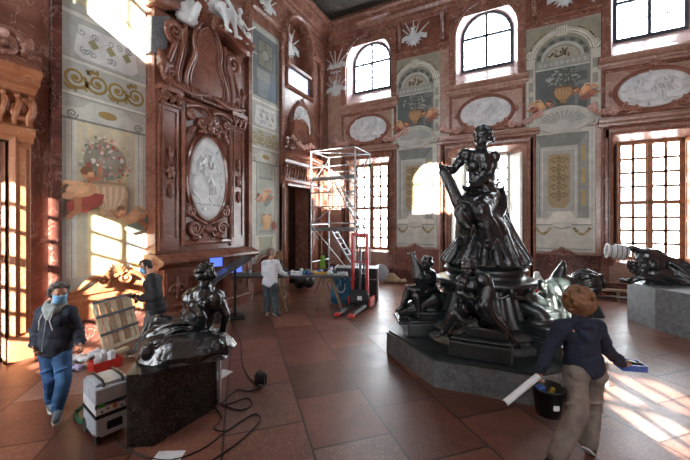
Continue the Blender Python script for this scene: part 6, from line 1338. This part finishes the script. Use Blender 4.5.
MSK = plain('blue_mask', '#7fb4d8', .7, c2='#6aa2c9'); SCF = plain('grey_scarf', '#a3aaa8', .9, c2='#7f8785', scale=14, bump=.5); SHO = plain('grey_shoe', '#6d737b', .6, c2='#4a4f56'); BSH = plain('black_shoe', '#1a1b1d', .55); SOL = plain('white_sole', '#d5d5d0', .6); GLV = plain('black_glove', '#131316', .6); EYE_ = plain('dark_eye', '#1b1410', .2)
def shape_cloth(J, s=1.0, k=1.0):
    J = {a: Vector(b) for a, b in J.items()}; Z = J['neck'] - J['pelvis']; Zn = Z.normalized(); X = J['s_r'] - J['s_l']; X = (X - Zn*X.dot(Zn)).normalized(); Y = Zn.cross(X)
    return J, Z, Zn, X, Y, Matrix((X, Y, Zn)).transposed().to_4x4()
def jacket(J, mat, parent, name='jacket', s=1.0, k=1.0, hem=.02, loose=.022, cuff=.94, seed=1, collar=True, vox=.011):
    J, Z, Zn, X, Y, B = shape_cloth(J, s, k); m = MB(); c = J['pelvis']; t = loose
    m.ell(c + Z*.72, (.17*s*k+t, .115*s*k+t, .19*s), 18, 12, B); m.ell(c + Z*.42, (.158*s*k+t, .118*s*k+t, .22*s), 18, 12, B); m.ell(c + Z*.12, (.175*s*k+t, .145*s*k+t, .17*s), 18, 12, B); m.ell(c + Z*hem + Z*.06 - Y*.01, (.175*s*k+t, .148*s*k+t, .13*s), 18, 12, B)
    for sd in (-1, 1): m.ell(c + Z*.74 + X*.08*sd + Y*.03, (.095*s*k+t*.8, .09*s*k+t*.8, .12*s), 12, 8, B)
    m.ell(J['neck'] - Zn*.02, (.085*s*k, .08*s*k, .055*s), 14, 8, B)
    rd = random.Random(seed)
    for q in ('_r', '_l'):
        S_, E_, W_ = J['s'+q], J['e'+q], J['w'+q]; We = E_.lerp(W_, cuff)
        m.chain([J['neck'] - Zn*.04, S_], [.07*s*k+t*.3, .074*s*k+t*.5]); m.ell(S_, .078*s*k+t*.6); m.chain([S_, E_, We], [.06*s*k+t, .046*s*k+t, .036*s*k+t*.6])
        for a, b, r in ((S_, E_, .06), (E_, We, .045)):      # sleeve creases
            for i in range(4):
                p = a.lerp(b, (i+.5)/4 + rd.uniform(-.08, .08)); d = (b-a).normalized(); n1 = d.orthogonal().normalized(); n2 = d.cross(n1); ph = rd.uniform(0, 6)
                m.tube([p + (n1*math.cos(ph+u) + n2*math.sin(ph+u))*(r*s*k+t*.75) + d*.012*u for u in [i_*.4 for i_ in range(8)]], [.004, .008, .011, .013, .013, .011, .008, .004], 6)
    for i in range(7):
        a0 = rd.uniform(0, 6); z = rd.uniform(.0, .35); m.tube([c + Z*z + B.to_3x3() @ Vector(((.165*s*k+t*.85)*math.cos(a0+u), (.122*s*k+t*.85)*math.sin(a0+u), .03*u)) for u in [i_*.18 for i_ in range(8)]], [.004, .008, .011, .013, .013, .011, .008, .004], 6)
    m.tube([c + Z*(hem-.02) + B.to_3x3() @ Vector(((.158*s*k+t)*math.cos(u), (.12*s*k+t)*math.sin(u), 0)) for u in [2*PI*i/20 for i in range(20)]], .018, 6, closed=True)
    return sculpt(name, m, mat, parent, vox, 1, [(.07, .012)], .5)
def trousers(J, mat, parent, s=1.0, k=1.0, loose=.018, seed=2, vox=.011, cut=.96, flare=.0):
    J, Z, Zn, X, Y, B = shape_cloth(J, s, k); m = MB(); c = J['pelvis']; t = loose; rd = random.Random(seed)
    m.ell(c + Z*.05, (.16*s*k+t*.4, .12*s*k+t*.4, .12*s), 16, 10, B)
    for q in ('_r', '_l'):
        H, K_, A_ = J['h'+q], J['k'+q], J['a'+q]; Ae = K_.lerp(A_, cut)
        m.ell(H - Y*.045*s, .112*s*k+t*.3); m.chain([H, K_, Ae], [.1*s*k+t*.7, .068*s*k+t, .05*s*k+t+flare]); m.ell(H.lerp(K_, .35), .094*s*k+t*.6)
        for a, b, r, n in ((H, K_, .085, 4), (K_, Ae, .06, 7)):
            for i in range(n):
                p = a.lerp(b, (i+.4)/n + rd.uniform(-.05, .05)); d = (b-a).normalized(); n1 = d.orthogonal().normalized(); n2 = d.cross(n1); ph = rd.uniform(0, 6)
                m.tube([p + (n1*math.cos(ph+u) + n2*math.sin(ph+u))*(r*s*k+t*.8) + d*.015*u for u in [i_*.4 for i_ in range(8)]], [.004, .008, .012, .014, .014, .012, .008, .004], 6)
    return sculpt('trousers', m, mat, parent, vox, 1, [(.08, .012)], .5)
def shoe(A, T_, mat, parent, s=1.0, sole=SOL):
    A, T_ = Vector(A), Vector(T_); d = (T_-A); f = Vector((d.x, d.y, 0)).normalized() if Vector((d.x, d.y, 0)).length > .01 else Vector((0, 1, 0)); d.normalize()
    m = MB(); heel = A - d*.05*s + Vector((0, 0, -.035*s)); tip = T_ + d*.03*s
    m.chain([A + Vector((0, 0, -.005)), heel.lerp(tip, .25), heel.lerp(tip, .62), tip], [.056*s, .056*s, .05*s, .04*s], 12); m.cap(heel, heel.lerp(tip, .5), .05*s, .052*s); m.cap(A + Vector((0, 0, .05)), A, .05*s, .055*s); o = sculpt('shoe', m, mat, parent, .009, 2)
    m = MB(); n = Vector((-d.y, d.x, 0)).normalized(); up = d.cross(n)*-1 if d.cross(n).z < 0 else d.cross(n)
    P = [heel - d*.03*s, heel, heel.lerp(tip, .5), heel.lerp(tip, .8), tip + d*.02*s]; W_ = [.03, .045, .045, .05, .026]
    rings = [[p - up*(.05*s) + n*w_*s*x + up*.018*s*z for x, z in ((-1, -1), (1, -1), (1, .2), (-1, .2))] for p, w_ in zip(P, W_)]
    m.ring(rings, True, False, True, False); m.build('sole', sole, o, bevel=.004)
    return o
def hairdo(h, f, g, mat, parent, n=60, r0=.092, sz=.022, back=.0, u=(0, 0, 1), seed=1, extra=None, lowcut=-.35, front=.35, name='hair', vox=.009):
    f = Vector(f).normalized(); u = Vector(u); u = (u - f*u.dot(f)).normalized(); r = f.cross(u); rd = random.Random(seed); m = MB(); B = Matrix((r, f, u)).transposed().to_4x4(); h = Vector(h)
    m.ell(h + u*.034*g - f*.022*g, (.082*g, .092*g, .086*g), 16, 10, B); m.ell(h - u*.02*g - f*.045*g, (.074*g, .06*g, .07*g), 14, 8, B)
    for k in range(n):
        v = Vector((rd.gauss(0, 1), rd.gauss(0, 1), rd.gauss(0, 1))).normalized()
        if v.y > front and v.z < .45: continue
        if v.z < lowcut: continue
        p = h + (r*v.x*.95 + f*v.y*1.1 + u*(v.z*1.0 + .22))*r0*g; m.ell(p, rd.uniform(.7, 1.25)*sz*g, 8, 6)
    if extra: extra(m)
    return sculpt(name, m, mat, parent, vox, 1)
def eyes(h, f, g, parent, u=(0, 0, 1)):
    f = Vector(f).normalized(); u = Vector(u); u = (u - f*u.dot(f)).normalized(); r = f.cross(u); h = Vector(h)
    for sd in (-1, 1): m = MB(); m.ell(h + f*.082*g + r*.031*g*sd + u*.004*g, .009*g, 8, 6); m.build('eye', EYE_, parent)
def mask(h, f, g, parent, u=(0, 0, 1)):
    g *= 1.06
    f = Vector(f).normalized(); u = Vector(u); u = (u - f*u.dot(f)).normalized(); r = f.cross(u); h = Vector(h); m = MB(); rings = []
    for j in range(9):
        t = j/8; z = .0 - .105*t; row = []
        for i in range(11):
            a = (i-5)/5*1.15; bul = 1 + .16*math.sin(PI*t); row.append(h + u*z*g + (f*math.cos(a)*.105*bul + r*math.sin(a)*.078 + f*.006*math.sin(t*PI*6))*g*(1-.12*t))
        rings.append(row)
    n = 11; vs = [p for r_ in rings for p in r_]; m.add(vs, [(i*n+j, i*n+j+1, (i+1)*n+j+1, (i+1)*n+j) for i in range(8) for j in range(10)], True)
    o = m.build('face_mask', MSK, parent); md = o.modifiers.new('thick', 'SOLIDIFY'); md.thickness = .004
    for sd in (-1, 1):
        q = MB(); q.tube(bez(h + r*.07*g*sd + f*.05*g - u*.01*g, h + r*.085*g*sd + f*.02*g + u*.02*g, h + r*.09*g*sd - f*.01*g + u*.02*g, h + r*.085*g*sd - f*.012*g - u*.03*g, 8), .002*g, 5); q.build('ear_loop', SOL, o)
def person(label, px, py, rz_off, J, k=1.0, face=(0, 1, 0), vox=.01, curl=.7, **kw):
    p = fl(px, py); o = thing('person', label, 'person', p, YAW + rz_off); m = MB(); figure(m, J, 1.0, face=face, k=k, curl=curl, feet=False, hs=1.08, **kw); b = sculpt('body', m, SKN, o, vox, 2); return o
# local axes of every person: +x towards the right of the picture, +y away from the camera, unless turned by rz_off
# ---- man in slate hoodie at left (faces the camera; his right side is at picture left)
def pm2(px0, py0, d): return pm(px0, py0, d/FPX)
q = pm2(54, 420, 4.31)
J = dict(head=q(59, 292, -.04), neck=q(56.5, 306, .0), s_r=q(44, 312, .0), s_l=q(69.5, 312, .02), e_r=q(36.5, 331, .05), w_r=q(35.5, 346, -.1), e_l=q(77, 330, .12), w_l=q(80.5, 343, .02), pelvis=q(55, 348, .02), h_r=q(48.5, 350, .02), h_l=q(61.5, 350, .02),
     k_r=q(51, 379, -.02), k_l=q(64, 380, -.08), a_r=q(51, 402, .22), a_l=q(57.5, 409, -.05), t_r=q(52.5, 408, .1), t_l=q(56, 418.5, -.18))
f1 = (.78, -.52, -.25)
pr = person('man in slate hoodie, scarf, blue mask and jeans walking at left', 54, 420, 0, J, 1.15, f1, curl=.8)
jacket(J, SLT, pr, 'hoodie', 1.0, 1.03, hem=-.05, loose=.026)
trousers(J, JNS, pr, 1.0, 1.0, cut=.97)
for sd in '_r', '_l': shoe(J['a'+sd], J['t'+sd], SHO, pr)
hx = lambda m: (m.ell(J['head'] + V3(.01, -.03, .1), (.075, .07, .035)), m.ell(J['head'] + V3(-.085, .0, .0), (.03, .06, .09)))
hairdo(J['head'], f1, 1.14, HGR, pr, 120, .094, .02, extra=hx, lowcut=-.85, front=.2)
mask(J['head'], f1, 1.05, pr); eyes(J['head'], f1, 1.0, pr)
m = MB(); nk = J['neck']
for i, z in enumerate((-.03, .01, .045)): m.tube([nk + V3(.1*math.cos(t)*(1-.08*i), -.01+.095*math.sin(t), z + .02*math.sin(2*t+i)) for t in [2*PI*j/16 for j in range(16)]], .034, 8, closed=True)
m.cap(nk + V3(-.06, -.1, 0), nk + V3(.0, -.14, -.1), .035, .03); m.cap(nk + V3(.07, -.1, 0), nk + V3(.02, -.14, -.12), .035, .03)
sculpt('scarf', m, SCF, pr, .01, 1, [(.04, .01)])
for x0, x1 in ((-.055, -.075), (.075, .1)): m = MB(); m.tube([nk + V3(x0, -.14, -.06), nk + V3(x0, -.185, -.14), nk + V3(x1, -.175, -.26)], .006, 6); m.build('drawstring', SOL, pr)
m = MB(); m.tube([nk + V3(.01, -.16, -.12), nk + V3(.0, -.175, -.3), J['pelvis'] + V3(0, -.19, .02)], .006, 6); m.build('zip', SCF, pr)
# ---- man in black jacket behind the stone block, looking down at his hands
q = pm2(141, 354, 6.45)
J = dict(head=q(146, 266, .0), neck=q(151.5, 274, .02), s_r=q(152, 280, -.17), s_l=q(157, 279, .15), e_r=q(155, 297, -.22), w_r=q(141, 299, -.15), e_l=q(157, 297, .2), w_l=q(142, 296.5, .06), pelvis=q(156, 309, .0), h_r=q(153, 311, -.09), h_l=q(153, 311, .1),
     k_r=q(147, 331, -.14), k_l=q(150, 332, .12), a_r=q(138, 349, -.16), a_l=q(146, 349, .16), t_r=q(130, 352.5, -.18), t_l=q(139, 352.5, .2))
for sd in ('_r', '_l'): J['p'+sd] = (0, 0, -1 if sd == '_l' else 1)
# torso faces picture left: his right side is away from the camera
J2 = dict(J)
for a in 'sewhkatp': J2[a+'_r'], J2[a+'_l'] = J[a+'_l'], J[a+'_r']
J = J2; f2 = (-.76, -.52, -.4)
pr = person('dark haired man in black jacket and blue mask standing behind the bronze reclining man', 141, 354, 0, J, 1.08, f2, curl=.9)
jacket(J, BJK, pr, 'jacket', 1.0, 1.1, hem=-.08, loose=.03); trousers(J, GTR, pr, 1.0, 1.1)
for sd in '_r', '_l':
    shoe(J['a'+sd], J['t'+sd], BSH, pr); m = MB(); hand(m, J['w'+sd], (J['w'+sd]-Vector(J['e'+sd])), Vector((0, 0, -1 if sd == '_l' else 1)), (-.2, 0, 1), 1.0, .9, 1.18); m.cap(Vector(J['w'+sd]).lerp(Vector(J['e'+sd]), .2), J['w'+sd], .036, .033); sculpt('glove', m, GLV, pr, .008, 1)
hairdo(J['head'], f2, 1.08, HBK, pr, 60, .094, .02, extra=lambda m: m.ell(J['head'] + V3(-.05, 0, .1), (.06, .07, .03)))
mask(J['head'], f2, 1.05, pr); eyes(J['head'], f2, 1.0, pr)
tp = Matrix.Translation(pr.location) @ Matrix.Rotation(pr.rotation_euler.z, 4, 'Z') @ Vector(q(136.5, 297.5, -.04))
tb_ = thing('tablet', 'dark tablet held by the man in the black jacket', 'tablet', tp, pr.rotation_euler.z); m = MB(Matrix.Rotation(R(22), 4, 'Y')); m.box((-.13, -.1, -.008), (.1, .12, .008)); m.build('casing', BKM, tb_, bevel=.005); m = MB(Matrix.Rotation(R(22), 4, 'Y')); m.box((-.12, -.09, .008), (.09, .11, .0095)); m.build('screen', plain('dark_screen', '#1f2430', .12), tb_)
# ---- man in white jacket at the work table, seen from behind
q = pm2(272, 316, 9.09)
J = dict(head=q(272.5, 253, .06), neck=q(270.5, 260.5, .02), s_r=q(276.5, 263, .02), s_l=q(265, 263.5, .0), e_r=q(280, 271.5, .12), w_r=q(286, 275, .3), e_l=q(264, 273.5, .08), w_l=q(271, 277, .34), pelvis=q(270, 284, .0), h_r=q(273.5, 285.5, .0), h_l=q(267, 285.5, .0),
     k_r=q(274.5, 299, .02), k_l=q(267.5, 299, .02), a_r=q(276, 312, -.02), a_l=q(267, 311, .0), t_r=q(280.5, 315.6, .06), t_l=q(266, 315, .14))
f3 = (.55, .75, -.4)
pr = person('balding man in white jacket and slate work trousers seen from behind at the table', 272, 316, 0, J, 1.08, f3, curl=.9)
jacket(J, WJK, pr, 'white_jacket', 1.0, 1.08, hem=-.04, loose=.03); trousers(J, SGT, pr, 1.0, 1.15, loose=.03)
for sd in '_r', '_l': shoe(J['a'+sd], J['t'+sd], BSH, pr)
hairdo(J['head'], f3, 1.0, HSH, pr, 40, .086, .016, lowcut=-.6, front=.1)
m = MB(); m.box((-.05, -.14, .78), (.05, -.125, .92)); m.M = Matrix.Identity(4); 
m = MB(); hpk = Vector(J['k_l']).lerp(Vector(J['h_l']), .45); m.box(tuple(hpk + V3(-.11, -.06, -.07)), tuple(hpk + V3(-.085, .06, .09))); m.build('cargo_pocket', SGT, pr, bevel=.01)
m = MB(); hpk = Vector(J['k_r']).lerp(Vector(J['h_r']), .45); m.box(tuple(hpk + V3(.085, -.06, -.07)), tuple(hpk + V3(.115, .06, .09))); m.build('cargo_pocket', SGT, pr, bevel=.01)
# ---- woman with bucket, from behind, walking away to the left
q = pm2(583, 452, 3.71)
J = dict(head=q(579, 303, .05), neck=q(579, 321, .02), s_r=q(597, 327, .0), s_l=q(561, 327, .02), e_r=q(606, 349, .1), w_r=q(623, 364, .3), e_l=q(548, 350, .05), w_l=q(540.5, 371, .02), pelvis=q(584, 368, .0), h_r=q(592, 372, .02), h_l=q(575, 372, -.02),
     k_r=q(591, 409, .08), k_l=q(578, 413, -.2), a_r=q(588, 442, -.1), a_l=q(556, 456, -.32), t_r=q(593, 450, .04), t_l=q(548, 462, -.22))
f4 = (.12, .95, -.1)
J['p_l'] = (1, 0, 0); J['d_l'] = (-.15, 0, -1); J['m_l'] = (0, 1, 0); J['p_r'] = (-.3, 0, 1); J['d_r'] = (.8, .3, -.3)
pr = person('curly haired woman in navy hoodie carrying a bucket, seen from behind at right', 583, 452, 0, J, 1.05, f4, curl=1.2)
jacket(J, NVY, pr, 'hoodie', 1.0, 1.04, hem=-.02, loose=.026); trousers(J, KHK, pr, 1.0, 1.05, loose=.03, flare=.015)
for sd in '_r', '_l': shoe(J['a'+sd], J['t'+sd], BSH, pr, .95, SOL)
hairdo(J['head'], f4, 1.12, HBR, pr, 260, .128, .03, lowcut=-.95, front=.5)
m = MB(); nk = J['neck']; m.cap(nk + V3(0, -.01, -.03), nk + V3(0, .0, .035), .1, .075); m.tube([nk + V3(.1*math.cos(t), -.06+.09*math.sin(t), -.02-.02*math.cos(2*t)) for t in [PI*1.0+PI*i/10 for i in range(11)]], .035, 8); m.chain([nk + V3(-.09, -.09, -.04), nk + V3(0, -.15, -.14), nk + V3(.09, -.09, -.04)], [.045, .055, .045]); m.ell(nk + V3(0, -.12, -.1), (.11, .05, .1)); sculpt('hood', m, NVY, pr, .01, 2, [(.06, .015)])
m = MB()
for sd in (-1, 1): c_ = J['pelvis'] + V3(.075*sd, -.165, -.03); m.box(tuple(c_ - V3(.045, .008, .05)), tuple(c_ + V3(.045, .002, .045)))
# bucket hanging from her left hand, tray held in the right
WM = Matrix.Translation(pr.location) @ Matrix.Rotation(pr.rotation_euler.z, 4, 'Z'); ra = pr.rotation_euler.z
bpos = WM @ Vector(q(548, 414, -.02))
bk = thing('bucket', 'black bucket hanging from the left hand of the woman in navy', 'bucket', bpos, ra)
m = MB(); m.lathe([(.0, .0), (.115, 0), (.125, .01), (.162, .29), (.175, .295), (.175, .315), (.165, .32), (.155, .31), (.112, .02), (.0, .02)], 28); m.build('pail', BKM, bk)
m = MB(); m.tube(bez((-.155, 0, .27), (-.2, 0, .42), (-.16, 0, .4), (-.085, .0, .415), 8) + bez((-.085, 0, .415), (-.02, 0, .42), (.18, 0, .5), (.155, 0, .27), 8)[1:], .005, 6); m.build('handle', STL, bk)
m = MB(); m.box((-.03, -.158, .12), (.03, -.135, .17)); m.build('pale_label', WPL, bk)
o = thing('sponge', 'blue sponge standing in the black bucket', 'sponge', WM @ Vector(q(541, 392, -.02)), ra); m = MB(T(0, 0, 0, 0, 0, -.2)); m.box((-.045, -.04, -.1), (.045, .04, .07)); m.build('sponge_block', BLP, o, bevel=.015)
o = thing('cloth_roll', 'ochre cloth stuffed in the black bucket', 'cloth', WM @ Vector(q(551, 394, .03)), ra); m = MB(T(0, 0, 0, 0, .1, .3)); m.cap((0, 0, -.1), (0, 0, .06), .035, .025); m.build('roll', YEL, o)
a0, a1 = WM @ Vector(q(505, 403, -.12)), WM @ Vector(q(538, 376, .0))
o = thing('white_tube', 'long white tube carried in the left hand of the woman', 'tube', a0); m = MB(); m.rod((0, 0, 0), a1-a0, .036, 16); m.build('tube_body', WPL, o); m = MB(); m.rod(-(a1-a0).normalized()*.004, (a1-a0).normalized()*.002, .029, 14); m.build('hollow_shade_disc', DKM, o)  # dark end disc paints the shade of the tube's hollow
tpos = WM @ Vector(q(630, 368, .38)); o = thing('blue_tray', 'small bright blue tray in the right hand of the woman', 'tray', tpos, ra + R(-12)); 
m = MB(); m.box((-.13, -.1, 0), (.13, .1, .012)); m.build('tray_base', BLP, o)
for s_ in (-1, 1): m = MB(); m.box((s_*.13-.006, -.1, 0), (s_*.13+.006, .1, .075)); m.build('end_rim', BLP, o); m = MB(); m.box((-.13, s_*.1-.006, 0), (.13, s_*.1+.006, .075)); m.build('side_rim', BLP, o)
TM = Matrix.Translation(tpos) @ Matrix.Rotation(ra + R(-12), 4, 'Z')
g_ = thing('brush', 'black brush lying in the blue tray', 'brush', TM @ Vector((-.04, 0, .06)), ra + R(10)); m = MB(); m.rod((-.16, 0, .02), (.06, 0, .0), .016, 8); m.build('handle', BKM, g_); m = MB(); m.box((.05, -.04, -.02), (.12, .04, .02)); m.build('bristles', BKM, g_, bevel=.008)
g_ = thing('goggles', 'black goggles lying in the blue tray', 'goggles', TM @ Vector((.07, .02, .07)), ra); m = MB(); m.tube([(.045*math.cos(t), .045*math.sin(t), 0) for t in [2*PI*i/14 for i in range(14)]], .012, 6, closed=True); m.build('frame', BKM, g_)
# ---------------------------------------------------------------- white stucco pair resting on the chimneypiece
def stucco_fig(label, px, py, w_, J, face, seed, sc_=1.35, flip=1):
    u, v = wl(px, py, w_); m = MB(); figure(m, J, sc_, face=face, k=1.08, curl=.7, hs=1.05); curls(m, Vector(J['head']), sc_, face, (0, 0, 1), seed, 50, .09, .024)
    rd = random.Random(seed)
    for k in range(7): a = Vector(J['h_r']).lerp(Vector(J['h_l']), k/6); b = Vector(J['a_r']).lerp(Vector(J['k_l']), k/6); m.tube(bez(a, a + V3(.1, -.1, .1), b + V3(-.1, -.1, .2), b, 8), [.03, .04, .045, .05, .045, .04, .04, .03, .02], 8)
    m.ell(Vector(J['pelvis']) + V3(0, .05, -.1), (.3*sc_/1.35, .25, .16)); m.cap(Vector(J['pelvis']) + V3(-.2, 0, -.15), Vector(J['pelvis']) + V3(.25, 0, -.18), .12, .14)
    o = sculpt('stucco_figure', m, STU, None, .015, 1, [(.12, .012)]); o.location = (XL + w_, u, v); o.rotation_euler.z = R(90); return tag(o, label, 'statue')
# local axes here: +x along the wall away from the camera, -y out of the wall
J = dict(head=(-.15, -.2, 1.25), neck=(-.1, -.15, .98), s_r=(-.32, -.12, .9), s_l=(.12, -.15, .92), e_r=(-.55, -.2, .6), w_r=(-.75, -.3, .42), e_l=(.3, -.3, .7), w_l=(.45, -.4, .95), pelvis=(.05, 0, .3), h_r=(-.06, -.05, .28), h_l=(.14, -.08, .26), k_r=(-.45, -.35, .42), k_l=(.0, -.5, .35), a_r=(-.95, -.3, .18), a_l=(-.2, -.45, -.12), t_r=(-1.15, -.3, .2), t_l=(-.25, -.62, -.2))
stucco_fig('white stucco figure reclining at left on top of the chimneypiece', 186, 24, .42, J, (-.6, -.7, .0), 3)
J = dict(head=(.1, -.2, 1.55), neck=(.08, -.15, 1.28), s_r=(-.16, -.15, 1.2), s_l=(.3, -.12, 1.18), e_r=(-.35, -.3, .95), w_r=(-.5, -.35, 1.2), e_l=(.55, -.2, .9), w_l=(.7, -.3, .65), pelvis=(.1, 0, .55), h_r=(0, -.08, .52), h_l=(.22, -.05, .52), k_r=(.0, -.5, .5), k_l=(.45, -.4, .5), a_r=(.1, -.55, -.15), a_l=(.55, -.45, -.1), t_r=(.1, -.72, -.28), t_l=(.6, -.6, -.2))
stucco_fig('white stucco figure seated with a hanging leg on top of the chimneypiece', 211, 27, .5, J, (.2, -.9, .1), 5)
J = dict(head=(-.1, -.2, .95), neck=(-.08, -.15, .78), s_r=(-.24, -.15, .72), s_l=(.08, -.12, .72), e_r=(-.35, -.25, .5), w_r=(-.25, -.38, .35), e_l=(.2, -.25, .5), w_l=(.35, -.3, .62), pelvis=(0, 0, .3), h_r=(-.08, -.05, .28), h_l=(.1, -.05, .28), k_r=(-.1, -.35, .3), k_l=(.25, -.3, .25), a_r=(-.05, -.38, -.1), a_l=(.4, -.3, -.15), t_r=(-.05, -.5, -.15), t_l=(.45, -.4, -.22))
stucco_fig('small white stucco child on the right arm of the chimneypiece', 238, 44, .4, J, (.5, -.8, .1), 7, .8)
# ================================================================= CAMERA AND LIGHT
cd = bpy.data.cameras.new('camera'); cam = bpy.data.objects.new('camera', cd); COL.objects.link(cam)
cd.sensor_width = 36; cd.lens = FPX / 690 * 36; cd.shift_y = (HZ - 230) / 690; cd.clip_start = .05; cd.clip_end = 300
cam.location = (0, 0, EYE); cam.rotation_euler = (R(90), 0, YAW); sc.camera = cam
w = bpy.data.worlds.new('sky'); sc.world = w; w.use_nodes = True; bg = w.node_tree.nodes['Background']
bg.inputs['Color'].default_value = (.9, .95, 1, 1); bg.inputs['Strength'].default_value = 22
sd = bpy.data.lights.new('sun', 'SUN'); so = bpy.data.objects.new('sun', sd); COL.objects.link(so)
sd.energy = 62; sd.angle = R(.6); sd.color = (1, .92, .8)
so.rotation_euler = Vector((-.475, 1, -.4)).to_track_quat('-Z', 'Y').to_euler()
for wall_y, d in ((YB + DEP + .12, -1), (YF - DEP - .12, 1)):
    for ci, c in enumerate(WC):
        for z0, z1, hw in ((.1 if c == WC[1] else 1.3, 5.4, .9), (9.0, 11.35, .98)):
            al = bpy.data.lights.new('daylight_portal', 'AREA'); al.shape = 'RECTANGLE'; al.size = 2*hw; al.size_y = z1 - z0; al.cycles.is_portal = True
            ao = bpy.data.objects.new('daylight_portal', al); COL.objects.link(ao); ao.location = (WF[ci] if d > 0 and z0 < 5 else c, wall_y, (z0+z1)/2)
            ao.rotation_euler = Vector((0, d, 0)).to_track_quat('-Z', 'Z').to_euler()
sc.view_settings.view_transform = 'Standard'; sc.view_settings.look = 'None'; sc.view_settings.gamma = 1; sc.view_settings.use_curve_mapping = False
sc.view_settings.exposure = .4
sc.cycles.use_denoising = True; sc.cycles.max_bounces = 10; sc.cycles.diffuse_bounces = 6; sc.cycles.glossy_bounces = 5; sc.cycles.transparent_max_bounces = 12
sc.cycles.sample_clamp_indirect = 12; sc.cycles.caustics_reflective = False; sc.cycles.caustics_refractive = False
